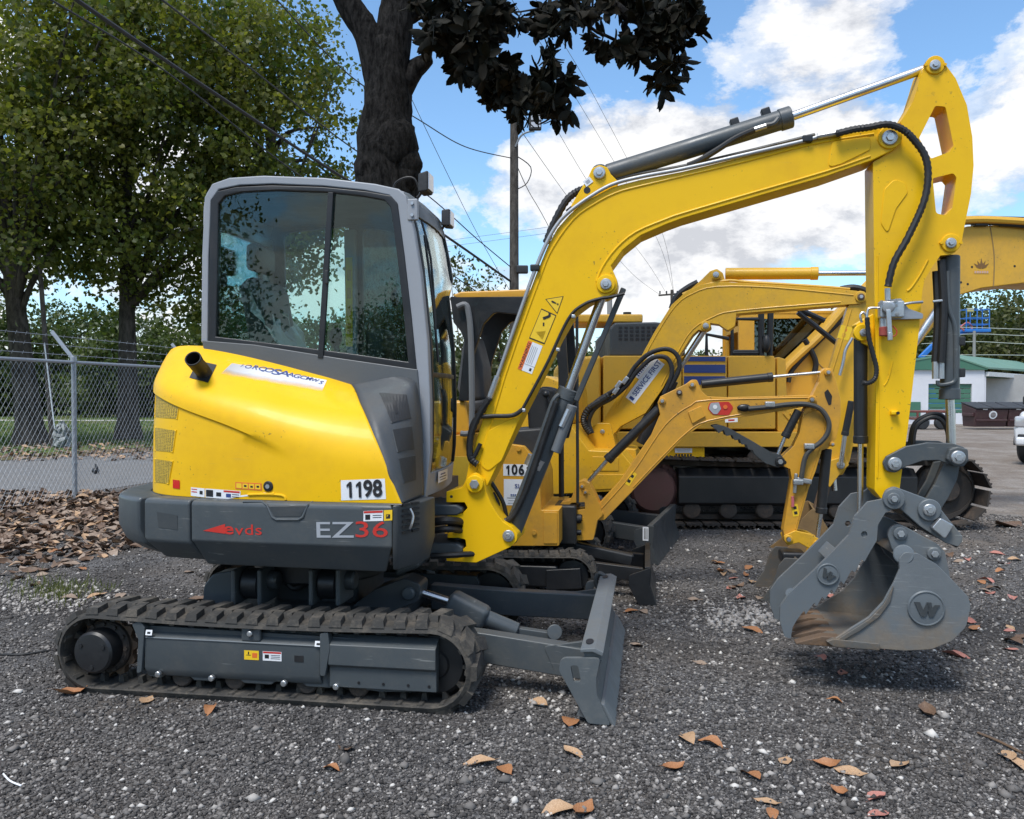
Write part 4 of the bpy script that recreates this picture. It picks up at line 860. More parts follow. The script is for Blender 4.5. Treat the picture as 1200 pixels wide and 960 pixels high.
# boom cylinder below the boom
def hyd(name, p0, p1, p2, rb, rr, mat, parent, gland=None):
    """barrel p0-p1, rod p1-p2"""
    p0, p1, p2 = Vector(p0), Vector(p1), Vector(p2); d = (p1 - p0).normalized(); bm = BM()
    add_cyl(bm, p0, p1, rb, n=24, bev=.005); o = obj(name, bm, mat, parent)
    cyl('gland', p1 - d * rb * 1.1, p1 + d * rb * .12, rb * 1.1, gland or mat, o, n=24, bev=.004); cyl('rod', p1, p2, rr, CHR, o, n=18); return o
cy = hyd('boom_cylinder', P(601, 621, 0), P(666, 457, 0), P(709, 338, 0), .052, .025, GRY, hero)
bm = BM(); add_cyl(bm, P(597, 627, -.06), P(597, 627, .06), .055, n=24, bev=.006); obj('cylinder_eye', bm, GRYD, cy)
p0, p1 = P(626, 548, 0), P(631, 537, 0); cyl('strap', p0, p1, .062, STL, cy)
tube('steel_pipe', [P(655, 462, -.06), P(648, 470, -.07), P(640, 492, -.07), P(613, 570, -.065), P(600, 606, -.06)], .012, GRY, cy, 8)
cyl('hose_fitting', P(667, 480, -.07), P(658, 500, -.07), .018, STL, cy, n=8)
bm = BM(); add_cyl(bm, P(671, 475, -.05), P(651, 530, -.05), .028, n=16, bev=.004); o = obj('pipe_sleeve', bm, paint('light grey sleeve', (.13, .14, .15), .4, dirt=.2), cy)
bm = BM(); add_bar(bm, P(675, 470, -.02), P(731, 338, -.02), .03, .03); obj('guard_rail', bm, GRYD, cy, .006)
ribbed('ribbed_hose', [(652, 470), (640, 505), (622, 560), (604, 600), (590, 612), (584, 605)], -.075, .02, cy)
# arm (crowd) cylinder above the boom
ac = hyd('arm_cylinder', P(712, 204, 0), P(926, 137.4, 0), P(1095, 77, 0), .052, .023, GRY, hero)
bm = BM(); add_cyl(bm, P(703, 203, -.055), P(703, 203, .055), .048, n=22, bev=.006); obj('cylinder_eye', bm, GRY, ac)
bm = BM(); add_cyl(bm, P(1094, 77.5, -.045), P(1094, 77.5, .045), .045, n=22, bev=.006); obj('rod_eye', bm, GRYD, ac)
for a, b in ((861, 145), (897.5, 133)): bm = BM(); add_box(bm, P(a, b, 0), (.045, .05, .05), Matrix.Rotation(R(-17), 3, 'Y')); obj('hose_bracket', bm, BLK, ac, .006)
cyl('port_fitting', P(884, 152, -.05), P(898, 147.5, -.05), .014, STL, ac, n=8); tube('port_pipe', [P(898, 147, -.05), P(907, 145, -.06), P(912, 139, -.05)], .014, GRYD, ac, 8, 3)
ribbed('hose', [(884, 152), (862, 162), (840, 176), (820, 188), (806, 194)], -.05, .016, ac, False); ribbed('hose', [(872, 157), (850, 168), (825, 184)], -.02, .014, ac, False)

# ---- arm (stick)
arm_px = [(1082, 80, .03), (1090, 66, .04), (1102, 66, .04), (1109, 77), (1120, 92), (1133, 123), (1139.5, 161), (1141, 194), (1138, 227), (1131, 262), (1126, 288, .05), (1117, 298, .04), (1102, 299.5), (1093, 312), (1083.5, 328), (1081, 340), (1076, 396), (1064, 501), (1054, 574, .02), (1048, 588, .05), (1036, 588, .05), (1025, 575, .02), (1027, 446), (1024.6, 340), (1023, 190, .01), (1034, 184), (1050, 172), (1060, 150), (1055, 143), (1063, 131), (1070, 119), (1077, 97)]
h1 = [(1096, 124, .015), (1108, 125, .015), (1117.5, 171, .01), (1113, 178, .01), (1091, 186, .01), (1077, 162, .01)]
h2 = [(1093, 209, .01), (1117, 203, .012), (1121, 208, .01), (1116, 244, .02), (1108, 252.5, .02), (1097, 250, .02)]
AY = .085
arm = plate('arm', fillet(H.poly(arm_px, -AY), .004), -AY, AY, YEL, hero, .006, holes=[fillet(H.poly(h1, -AY)), fillet(H.poly(h2, -AY))])
for (a, b, r_) in ((1095.4, 76.7, .026), (1114, 285, .026)):
    o = pin('pin_boss', H, a, b, -AY, r_ + .02, YEL, arm, .01, False); pin('arm_pin', H, a, b, -AY - .01, r_, STL, arm, .012)
    for s in (-1, 1): p = P(a + s * 11.5, b, -AY); cyl('retainer_bolt', p, p - Vector((0, .014, 0)), .008, YEL, arm, n=6)
bead([(1028, 300), (1030, 446), (1028, 560)], -AY, .005, 'weld_or_glint_bead', YEL, arm)
bead([(1087, 305), (1078, 322), (1068, 337), (1063, 341)], -AY, .006, 'weld_or_glint_bead', YEL, arm)
plate('arm_head_casting', fillet(H.poly([(1032, 262), (1036, 222), (1048, 210), (1060, 214), (1064, 226), (1050, 245), (1040, 275)], -AY), .03), -AY - .005, -AY + .002, YEL, arm, .004)
bead([(1036, 452), (1041, 444), (1046, 424)], -AY, .004, 'weld_or_glint_bead', YEL, arm)
bm = BM(); add_box(bm, P(1048, 484, -AY - .012), (.035, .03, .022)); o = obj('hose_lug', bm, YEL, arm, .005); p = P(1052, 484, -AY - .027); cyl('bolt', p, p - Vector((0, .01, 0)), .008, BLK, o, n=8)
# selector valve with lever on the arm
p = P(1044, 363, -.125); bm = BM(); add_box(bm, p, (.115, .06, .085)); vb = obj('valve_block', bm, STL, arm, .008)
bm = BM(); add_cyl(bm, P(1041, 360, -.15), P(1041, 360, -.185), .03, n=18, bev=.005); obj('valve_cap', bm, STL, vb)
for a, b in ((1033, 354), (1050, 352), (1052, 368), (1050, 358)): cyl('bolt', P(a, b, -.15), P(a, b, -.168), .009, STL, vb, n=6)
plate('valve_bracket', fillet(H.poly([(1038, 352), (1055, 350), (1064, 362), (1081, 368), (1081, 374), (1038, 375)], -.1), .01), -.112, -.10, GALV, vb, .002)
tube('valve_pipe', [P(1056, 357, -.12), P(1068, 355, -.12), P(1081, 354, -.10)], .007, STL, vb, 8, 3)
bm = BM(); add_bar(bm, P(1041, 363, -.19), P(1043, 396, -.19), .022, .012, (0, 1, 0)); add_cyl(bm, P(1043, 390, -.19), P(1043, 399, -.19), .013, n=10); obj('valve_lever', bm, STL, vb, .003)
cyl('quick_coupler', P(1035, 373, -.12), P(1035, 386, -.12), .018, STL, vb, n=14); cyl('dust_cap', P(1035.5, 383, -.12), P(1035.5, 394, -.12), .022, paint('red rubber cap', (.33, .06, .045), .6, dirt=.3), vb, n=16, bev=.004)
tube('cap_cord', [P(1037, 394, -.13), P(1048, 394, -.14), P(1051, 388, -.14), P(1046, 382, -.13)], .003, REDP, vb, 6, 5)
cyl('hose_fitting', P(1040, 338, -.13), P(1040.5, 352, -.13), .014, STL, vb, n=8)
tube('steel_pipe', [P(1031, 361, -.12), P(1020, 361, -.12), P(1017, 364, -.12), P(1016, 372, -.12)], .006, STL, vb, 6, 3)
ribbed('ribbed_hose', [(1016, 372), (1018, 395), (1023, 415), (1027, 432), (1025, 444), (1017, 449), (1010, 448)], -.12, .013, arm)
tube('steel_pipe', [P(1010, 378, -.11), P(1008, 370, -.11), P(1012, 366, -.11), P(1016, 372, -.11)], .006, STL, arm, 6, 3)
# bucket cylinder in front of the arm
bk = hyd('bucket_cylinder', P(1113.5, 300, 0), P(1113, 467, 0), P(1115.5, 530, 0), .046, .0215, GRY, hero)
ribbed('hose', [(1097, 318), (1099, 370), (1096, 425)], -.03, .02, bk, False); ribbed('hose', [(1103, 305), (1106, 360), (1103, 425)], -.05, .02, bk, False)
for a in (1096, 1103): cyl('hose_fitting', P(a, 424, -.04), P(a, 444, -.04), .016, STL, bk, n=8)
tube('steel_pipe', [P(1099, 446, -.045), P(1100, 451, -.045), P(1112, 450, -.05), P(1119, 446, -.05), P(1120, 436, -.05), P(1119, 385, -.05), P(1112, 360, -.05), P(1110, 318, -.05)], .010, GRY, bk, 8, 4)
for a, b in ((1099, 353),): bm = BM(); add_bar(bm, P(1093, 353.5, -.06), P(1107, 352, -.06), .012, .012); obj('hose_clip', bm, STL, bk, .003)
for b in (400, 437): bm = BM(); add_box(bm, P(1126, b, 0), (.03, .05, .045)); obj('rubber_stop', bm, PLA, bk, .005)
# thumb cylinder behind the arm
tc_ = hyd('thumb_cylinder', P(1008.5, 396, 0), P(1008.5, 519, 0), P(1008, 606, 0), .034, .0145, BLK, hero)
pin('cylinder_lug', H, 1010, 390, -.05, .044, YEL, tc_, .02, False); pin('lug_pin', H, 1012, 390, -.07, .02, STL, tc_, .012)
plate('lug_plate', fillet(H.poly([(1003, 380), (1026, 366), (1027, 410), (1010, 402)], -.05), .01), -.05, .05, YEL, tc_, .004)
# bucket link pair
z7 = lambda pts: [(860 + x / 3.43, 300 + y / 3.43, *r) for x, y, *r in pts]
lk = z7([(598, 832, .03), (614, 806), (690, 766), (780, 750), (880, 753), (936, 772, .03), (934, 822, .03), (915, 846, .03), (870, 838), (820, 822), (760, 824), (690, 848), (650, 872, .03), (612, 866, .03)])
for y_ in (-.115, .092): plate('bucket_link', fillet(H.poly(lk, -.115), .006), y_, y_ + .024, GRY, hero, .005)
bm = BM(); q = H.poly(z7([(845, 815), (858, 775), (890, 765), (932, 775), (935, 820), (915, 846), (880, 845)]), -.11); add_plate(bm, fillet(q, .012), -.145, -.113); obj('link_boss', bm, GRY, hero, .008)
for (a, b, y_) in ((1048, 543.5, -.115), (1122, 536, -.145)): pin('link_pin', H, a, b, y_, .034, STL, hero, .018)
z8 = lambda pts: [(860 + x / 3.2, 480 + y / 3.2, *r) for x, y, *r in pts]
lk2 = z8([(785, 205), (850, 198), (838, 262), (805, 330), (770, 385, .03), (730, 400, .04), (705, 380, .04), (715, 345), (755, 280)])
for y_ in (-.08, .056): plate('bucket_link', fillet(H.poly(lk2, -.08), .006), y_, y_ + .024, GRY, hero, .005)
ribbed('hose', [(1070, 522), (1074, 500), (1092, 489), (1106, 496), (1111, 520), (1098, 560), (1080, 592)], .03, .011, hero, False); ribbed('hose', [(1066, 520), (1072, 496), (1094, 485), (1110, 494), (1114, 525), (1104, 560), (1088, 590)], .06, .011, hero, False)

# ---- quick coupler, bucket, thumb: bolted to the arm, so children of the machine
qc = z8([(558, 332, .03), (572, 302, .03), (602, 288, .04), (640, 303), (735, 338), (772, 368), (858, 476, .01), (858, 494), (842, 516, .01), (796, 502), (700, 440), (622, 372), (590, 362)])
cp = None
for y_ in (-.15, .122): cp = plate('coupler_plate', fillet(H.poly(qc, -.15), .006), y_, y_ + .028, BKT, hero, .005)
bm = BM(); q = H.poly(z8([(640, 372), (760, 440), (850, 500), (838, 520), (740, 470), (630, 395)]), -.12); add_plate(bm, q, -.12, .12); obj('coupler_wedge', bm, BLK, hero, .004)
plate('badge_box', fillet(H.poly(z8([(732, 440), (765, 402), (815, 430), (783, 482)]), -.15), .012), -.19, -.148, STL, hero, .008)
for a, b, r_ in ((1047, 584.5, .052), (1088.5, 597.5, .055)): pin('coupler_pin', H, a, b, -.15, r_, BKT, hero, .018, False); pin('pin_end', H, a, b, -.165, r_ * .55, STL if a > 1060 else BKT, hero, .016)
BN, BF = -.31, .28
ears = z8([(577, 475, .04), (585, 444, .05), (615, 428, .05), (650, 443), (762, 503, .02), (792, 535, .03), (806, 595), (815, 650), (770, 690), (690, 640), (625, 580), (592, 520)])
for y_ in (-.155, .127): plate('bucket_ear', fillet(H.poly(ears, -.155), .006), y_, y_ + .028, BKT, hero, .005)
for a, b in ((1054.5, 625), (1094, 648.7)): pin('ear_pin', H, a, b, -.155, .033, BKT, hero, .016)
# bucket shell: side plates + wrapped back + lip
bs = z8([(620, 560, .02), (640, 535, .03), (690, 540, .03), (760, 580), (812, 632), (850, 672), (880, 703, .03), (889, 740, .05), (872, 815, .08), (820, 868, .08), (740, 900, .06), (640, 905), (545, 897), (440, 888), (372, 880, .005), (384, 858), (440, 820), (505, 780), (560, 722), (600, 650), (622, 600)])
bsl = H.poly(bs, BN); bso = fillet(bsl, .006)
def soil_mat():
    m, t, o = new_mat('bucket paint with soil stains'); b = N(t, 'ShaderNodeBsdfPrincipled'); L(t, b.outputs[0], o.inputs[0]); tc = N(t, 'ShaderNodeTexCoord'); v = tc.outputs['Object']; sx = N(t, 'ShaderNodeSeparateXYZ'); L(t, v, sx.inputs[0])
    a = noise_n(t, v, 7, 7, .65).outputs['Fac']; f = noise_n(t, v, 60, 4, .6).outputs['Fac']
    mp = N(t, 'ShaderNodeMapping'); L(t, v, mp.inputs[0]); mp.inputs['Rotation'].default_value = (0, .7, 0); mp.inputs['Scale'].default_value = (4, 4, 60); st = noise_n(t, mp.outputs[0], 1.6, 3, .6).outputs['Fac']
    c = mix_c(t, a, (.115, .130, .140), (.168, .182, .190)); c = mix_c(t, ramp(t, st, [(.60, 0.0), (.68, .45)]), c, (.27, .28, .28))
    lowz = math_n(t, 'SUBTRACT', .62, sx.outputs[2]); k = math_n(t, 'ADD', math_n(t, 'MULTIPLY', lowz, 1.1), math_n(t, 'MULTIPLY', a, .9))
    c = mix_c(t, ramp(t, k, [(.66, 0.0), (.86, .55), (1.0, .8)]), c, mix_c(t, f, (.15, .10, .055), (.26, .21, .15)))
    L(t, c, b.inputs['Base Color']); L(t, ramp(t, a, [(.3, .4), (.7, .62)]), b.inputs['Roughness']); bp = N(t, 'ShaderNodeBump'); bp.inputs['Strength'].default_value = .25; bp.inputs['Distance'].default_value = .004; L(t, f, bp.inputs['Height']); L(t, bp.outputs[0], b.inputs['Normal']); return m
BKS = soil_mat()
bucket = plate('bucket_side_plate', bso, BN, BN + .02, BKS, hero, .004); plate('bucket_side_plate', bso, BF - .02, BF, BKS, hero, .004)
shell_px = z8([(625, 560), (650, 536), (700, 545), (765, 585), (815, 635), (855, 680), (882, 720), (884, 765), (866, 820), (815, 866), (740, 897), (640, 902), (545, 894), (440, 886), (376, 878)])
sp_ = spline2(H.poly(shell_px, BN), 3, closed=False)
bm = BM(); n_ = len(sp_); th = .018
lo = []
for y in (BN + .012, BF - .012):
    o_ = []; i_ = []
    for k in range(n_):
        t = Vector(sp_[min(k + 1, n_ - 1)]) - Vector(sp_[max(k - 1, 0)]); t.normalize(); q = Vector((-t.y, t.x)); a = Vector(sp_[k]); c_ = Vector(H.on(1060, 690, BN))
        if q.dot(c_ - a) < 0: q = -q
        o_.append((a.x + q.x * .004, y, a.y + q.y * .004)); i_.append((a.x + q.x * th, y, a.y + q.y * th))
    lo.append(o_ + i_[::-1])
add_loft(bm, lo); obj('bucket_shell', bm, WORN, hero, .003)
q = H.poly(z8([(384, 862), (505, 786), (560, 730), (598, 660), (585, 720), (545, 775), (470, 830), (400, 870)]), BN); plate('side_cutter', q, BN - .010, BN + .004, WORN, hero, .003); plate('side_cutter', q, BF - .004, BF + .010, WORN, hero, .003)
bm = BM(); q = H.poly(z8([(345, 868), (372, 858), (545, 876), (545, 902), (372, 888)]), BN); add_plate(bm, q, BN - .012, BF + .012); obj('lip_plate', bm, WORN, hero, .004)
bm = BM(); p = P(1060, 650, BN); add_cyl(bm, P(1055, 651, BN + .01), P(1063, 643, BN - .0), .02, n=8); bm.free()
bm = BM(); add_cyl(bm, P(1059, 650, -.30), P(1059, 650, .27), .048, n=24, bev=.006); obj('torque_tube', bm, BKT, hero)
for k in range(5):
    y_ = BN + .05 + k * .122; bm = BM()
    A = P(0, 0, 0); x0, z0 = H.on(860 + 360 / 3.2, 480 + 876 / 3.2, BN); x1, z1 = H.on(860 + 235 / 3.2, 480 + 882 / 3.2, BN)
    add_loft(bm, [[(x0 + .05, y_ + a * .034, z0 + b * .026) for a, b in ((-1, -1), (1, -1), (1, 1), (-1, 1))], [(x0 - .03, y_ + a * .036, z0 + b * .024 + .004) for a, b in ((-1, -1), (1, -1), (1, 1), (-1, 1))], [(x1, y_ + a * .030, z1 + b * .005) for a, b in ((-1, -1), (1, -1), (1, 1), (-1, 1))]])
    obj('bucket_tooth', bm, RUST, hero, .004)
def emblem(px, py, y, r, rot, parent, F=H, mat=BKT):
    bm = BM(); p = F.pt(px, py, y); add_cyl(bm, p + Vector((0, .01, 0)), p - Vector((0, .008, 0)), r, n=36, bev=.003); o = obj('emblem', bm, mat, parent)
    bm = BM(); add_tube(bm, [p + Vector((r * .93 * math.cos(a), -.008, r * .93 * math.sin(a))) for a in [2 * math.pi * k / 36 for k in range(37)]], .004, 6); obj('emblem_ring', bm, mat, o)
    x = Vector((math.cos(rot), 0, math.sin(rot))); zv = Vector((-x.z, 0, x.x)); bm = BM()
    def ext(pts):
        A = [bm.verts.new(p + x * (a * r) + zv * (b * r) + Vector((0, -.0085, 0))) for a, b in pts]; B = [bm.verts.new(v.co + Vector((0, -.006, 0))) for v in A]; bm.faces.new(B)
        for i in range(len(A)): j = (i + 1) % len(A); bm.faces.new((A[i], A[j], B[j], B[i]))
    ext([(-.66, .36), (-.36, .36), (-.17, -.10), (-.30, -.44)]); ext([(-.30, -.44), (-.17, -.10), (.02, .36), (.14, .08), (-.06, -.44)]); ext([(.02, .36), (.24, .36), (.30, .02), (.12, -.44)]); ext([(.12, -.44), (.30, .02), (.44, .22), (.70, .22), (.64, .36), (.36, .36), (.62, .22), (.34, -.44)][:4] + [(.60, .10), (.34, -.44)])
    obj('letter', bm, GRYD, o); return o
emblem(860 + 720 / 3.2, 480 + 745 / 3.2, BN, .086, 0.0, hero)
thp = z8([(556, 336, .04), (502, 346), (452, 400), (430, 470), (370, 532), (300, 602), (205, 690, .06), (172, 738, .05), (172, 795), (190, 850), (212, 858), (219, 815), (236, 786)])
ser = [(236, 786), (262, 752), (268, 768), (300, 722), (308, 738), (330, 700), (340, 712), (366, 672), (374, 690), (400, 640), (410, 655), (440, 600), (452, 610), (478, 560), (488, 570), (510, 530), (534, 490, .03), (538, 432, .03), (566, 386), (620, 362, .03), (626, 320, .03), (600, 300, .03)]
thp = thp[:-1] + z8([s for s in ser])
hole = [(487 + 12 * math.cos(2 * math.pi * k / 14), 467 + 12 * math.sin(2 * math.pi * k / 14)) for k in range(14)]
thl = fillet(H.poly(thp, -.19), .003); thh = [(a, b) for a, b, _ in H.poly(z8(hole), -.19)]
for y_ in (-.20, .155): plate('thumb_plate', thl, y_, y_ + .028, BKT, hero, .004, holes=[thh])
pin('pivot_boss', H, 1047, 584.5, -.20, .052, BKT, hero, .014, False); pin('pivot_end', H, 1047, 584.5, -.212, .03, BKT, hero, .012)
emblem(860 + 352 / 3.2, 480 + 617 / 3.2, -.20, .054, -.55, hero)
for (a, b), (c_, d_), r_ in (((487, 467), (487, 467), .030), ((215, 690), (215, 690), .028)): pz = z8([(a, b)])[0]; cyl('thumb_cross_tube', P(pz[0], pz[1], -.185), P(pz[0], pz[1], .17), r_, BKT, hero, n=16)
pz = z8([(340, 555), (375, 515)]); bm = BM(); add_bar(bm, P(*pz[0], -.02), P(*pz[1], -.02), .30, .02); obj('thumb_cross_plate', bm, BKT, hero, .004)
# ================================================================ machines parked behind
def zt(ox, oy, k, pts): return [(ox + x / k, oy + y / k, *r) for x, y, *r in pts]
def add_bucket(F, side_px, shell_px, yn, yf, mat, parent, teeth=None, ctr=None):
    q = fillet(F.poly(side_px, yn), .006)
    plate('bucket_side_plate', q, yn, yn + .018, mat, parent, .003); plate('bucket_side_plate', q, yf - .018, yf, mat, parent, .003)
    s = spline2(F.poly(shell_px, yn), 3, closed=False); n_ = len(s); cx_, cz_ = F.on(*ctr, yn); lo = []
    for y in (yn + .01, yf - .01):
        o_, i_ = [], []
        for k in range(n_):
            t = Vector(s[min(k + 1, n_ - 1)]) - Vector(s[max(k - 1, 0)]); t.normalize(); v = Vector((-t.y, t.x)); a = Vector(s[k])
            if v.dot(Vector((cx_, cz_)) - a) < 0: v = -v
            o_.append((a.x + v.x * .003, y, a.y + v.y * .003)); i_.append((a.x + v.x * .016, y, a.y + v.y * .016))
        lo.append(o_ + i_[::-1])
    bm = BM(); add_loft(bm, lo); obj('bucket_shell', bm, mat, parent, .003)
    if teeth:
        (ax, ay), (bx, by), cnt = teeth; A = F.pt(ax, ay, yn); B = F.pt(bx, by, yn); d = (B - A)
        for k in range(cnt):
            y_ = yn + .05 + (yf - yn - .1) * k / max(1, cnt - 1); bm = BM()
            sec = lambda p, w, h: [(p.x, y_ + a * w, p.z + b * h) for a, b in ((-1, -1), (1, -1), (1, 1), (-1, 1))]
            add_loft(bm, [sec(A, .028, .02), sec(A + d * .5, .03, .02), sec(B, .024, .005)]); obj('bucket_tooth', bm, RUST, parent, .003)
def simple_blade(parent, x, hw, h, mat, armx=.5, cap=True):
    b = bpy.data.objects.new('dozer_blade', None); COL.objects.link(b); b.parent = parent
    sec = [(x - .03, .04), (x + .01, .15), (x - .01, h), (x + .03, h + .005), (x + .035, h - .03), (x + .03, .14), (x + .075, .0), (x + .05, .0)]
    bm = BM(); add_loft(bm, [[(a, y, z) for a, z in sec] for y in (-hw, hw)]); obj('moldboard', bm, mat, b, .004)
    for s in (-1, 1):
        plate('end_plate', fillet([(x - .12, h - .06, .03), (x + .035, h), (x + .02, .15), (x + .07, .004), (x - .05, .004, .03), (x - .12, h * .5, .03)], .006), s * hw - .008, s * hw + .008, mat, b, .002)
        bm = BM(); add_loft(bm, [[(xx, s * yy + a, z + c) for a, c in ((-.03, -.05), (.03, -.05), (.03, .05), (-.03, .05))] for xx, yy, z in ((armx * .5, .20, .24), (x - .02, .28, .17))]); obj('push_arm', bm, mat, b, .005)
    bm = BM(); add_bar(bm, (armx * .45, 0, .38), (x - .10, 0, .22), .09, .09); obj('blade_cylinder', bm, mat, b, .015)
    return b
def track_set(parent, hw, tw, xr, xf, r, mat=TRK, fmat=BLK, pitch=.075, sag=.012):
    for s in (-1, 1):
        yc = s * (hw - tw / 2); rubber_track('rubber_track', yc, tw, xr, xf, r + .045, r, pitch, mat, parent, .022, .022, sag)
        bm = BM(); add_box(bm, ((xf - xr) / 2 + .02, yc + s * tw * .18, r + .04), (xr + xf - .25, tw * .5, r * 1.15)); fr = obj('track_frame', bm, fmat, parent, .015)
        for x_, nm, rr in ((-xr, 'sprocket', r * .9), (xf, 'idler_wheel', r * .9)):
            bm = BM(); add_cyl(bm, (x_, yc - tw * .25, r + .045), (x_, yc + tw * .25, r + .045), rr, n=26, bev=.012); o = obj(nm, bm, fmat, parent); bm = BM(); add_cyl(bm, (x_, yc + s * tw * .2, r + .045), (x_, yc + s * tw * .42, r + .045), rr * .5, n=20, bev=.01); obj('hub', bm, fmat, o)
        for k in range(3):
            x_ = -xr + (xr + xf) * (k + 1) / 4; cyl('track_roller', (x_, yc - tw * .3, .085), (x_, yc + tw * .36, .085), .05, fmat, parent, n=16)

# ---------------------------------------------------------------- small ochre digger with a canopy
M2 = Frame(-.13, 6.62, -9)
m2 = thing('mini_excavator', 'small ochre mini excavator with an open black canopy and a number plate starting 106', 'excavator', M2.o, M2.a, 'machines parked in the yard')
hero['group'] = 'machines parked in the yard'
track_set(m2, .50, .23, .62, .64, .135)
q = M2.poly([(640, 668), (680, 666), (682, 690), (640, 692)], -.5); plate('frame_cover', q, -.505, -.47, BLK, m2, .006)
simple_blade(m2, 1.16, .50, .27, BLK)
P2 = lambda a, b, y: M2.pt(a, b, y)
bm = BM(); add_box(bm, (0, 0, .30), (.7, .55, .2)); obj('chassis', bm, BLK, m2, .02)
bm = BM(); add_cyl(bm, (0, 0, .38), (0, 0, .48), .28, n=32); obj('slewing_ring', bm, BLK, m2)
body = [(505, 512, .02), (560, 508), (584, 522, .03), (600, 521, .03), (614, 523, .03), (626, 537, .03), (633, 562), (634, 598), (655, 598, .006), (655, 640, .01), (540, 640, .02), (508, 622, .02)]
bp2 = fillet(M2.poly(body, -.42), .008); bm = BM(); add_plate(bm, bp2, -.42, .42); b2t = bvh_of(bm); b2 = obj('body', bm, OCH, m2, .012)
plate('corner_cover', fillet(M2.poly([(637, 600), (653, 600), (653, 637), (637, 637)], -.42), .01), -.428, -.415, OCH, b2, .003)
for a, b in ((608, 526), (626, 624)): p = P2(a, b, -.42); cyl('bolt', p, p - Vector((0, .012, 0)), .017, OCH, b2, n=12)
sticker('number_plate', P2(607, 551, -.42), (1, 0, 0), (0, -1, 0), .215, .085, WHT, b2); number('number', '1061', M2, P2(607, 551, -.422), (1, 0, 0), .070, INK, b2, .050)
sl = sticker('info_label', P2(604, 577, -.42), (1, 0, 0), (0, -1, 0), .17, .19, WHT, b2, [(.5, .28, .7, .04, SILP), (.5, .18, .6, .03, SILP), (.5, .08, .65, .03, SILP)])
text('lettering', 'SL', M2, P2(607, 570, -.422), (1, 0, 0), .03, BLUP, sl, 1.2, None, .01, .003); sticker('small_print', P2(605, 580, -.4225), (1, 0, 0), (0, -1, 0), .09, .014, WHT, sl, [(.1 + .16 * k, .5, .11, .8, BLUP) for k in range(6)], .003)
plate('side_grille', M2.poly([(524, 535), (551, 535), (551, 574), (524, 574)], -.42), -.426, -.415, GRIL, b2, .002)
plate('engine_cover', fillet(M2.poly([(505, 470), (545, 470), (552, 508), (505, 512)], -.40), .03), -.40, .40, OCH, m2, .02)
# platform, seat, levers, canopy
seat = BM(); add_loft(seat, [[(x, y, z) for x, z in [(q[0], q[1]) for q in M2.poly([(548, 470), (590, 465), (592, 482), (548, 486)], -.1)]] for y in (-.2, .2)]); so2 = obj('seat', seat, CHB, m2, .03)
bm = BM(); add_loft(bm, [[(q[0], y, q[1]) for q in M2.poly([(538, 455), (545, 400), (558, 392), (568, 430), (570, 470), (545, 472)], -.1)] for y in (-.2, .2)]); obj('backrest', bm, CHB, so2, .04)
for pts in ([(596, 505), (600, 470), (594, 440)], [(640, 520), (648, 490), (640, 462)]): o = tube('control_lever', [P2(a, b, -.2) for a, b in pts], .012, BLK, m2, 6, 3); bm = BM(); add_sphere(bm, P2(pts[-1][0], pts[-1][1], -.2), .028); obj('knob', bm, BLK, o)
bm = BM(); add_loft(bm, [[(q[0], y, q[1]) for q in M2.poly([(575, 505), (640, 500), (650, 520), (640, 535), (575, 525)], -.1)] for y in (-.35, .35)]); obj('floor_mat', bm, PLA, m2, .02)
bm = BM(); add_loft(bm, [[(q[0], y, q[1]) for q in M2.poly([(618, 470), (636, 452), (652, 456), (648, 505), (620, 505)], -.1)] for y in (-.15, .2)]); obj('lever_console', bm, PLA, m2, .03)
rt = M2.poly([(530, 346), (540, 342), (620, 339), (655, 341), (661, 345), (655, 348), (535, 350)], -.42)
bm = BM(); add_loft(bm, [[(x, y, z + dz) for x, z, _ in rt] for y, dz in ((-.42, 0), (0, .03), (.42, 0))]); cn = obj('canopy_roof', bm, OCH, m2, .01)
fr_o = M2.poly([(528, 348), (660, 348), (668, 470), (655, 520), (650, 520), (656, 440), (645, 372), (580, 366, .06), (567, 380, .05), (554, 420), (549, 470), (538, 470), (545, 400), (540, 388, .03), (532, 378)], -.4)
for y_ in (-.42, .36): plate('canopy_frame', fillet(fr_o, .01), y_, y_ + .05, BLK, m2, .01)
for a, b in ((534, 352), (655, 350)): bm = BM(); add_bar(bm, P2(a, b, -.38), P2(a, b, .40) * 1, .05, .04); obj('canopy_rail', bm, BLK, m2, .008)
for a, y_ in ((676, -.42), (657, .40)): bm = BM(); add_tube(bm, [P2(a, 345, y_), P2(a + 1, 590, y_)], .022 if y_ > 0 else .011, 10); obj('front_post', bm, BLK, m2)
tube('grab_rail', [P2(a, b, -.46) for a, b in ((536, 360), (545, 357), (549, 366), (552, 400), (553, 500), (548, 508), (540, 508))], .022, paint('grey rail', (.16, .165, .17), .45, dirt=.2), m2, 10, 4)
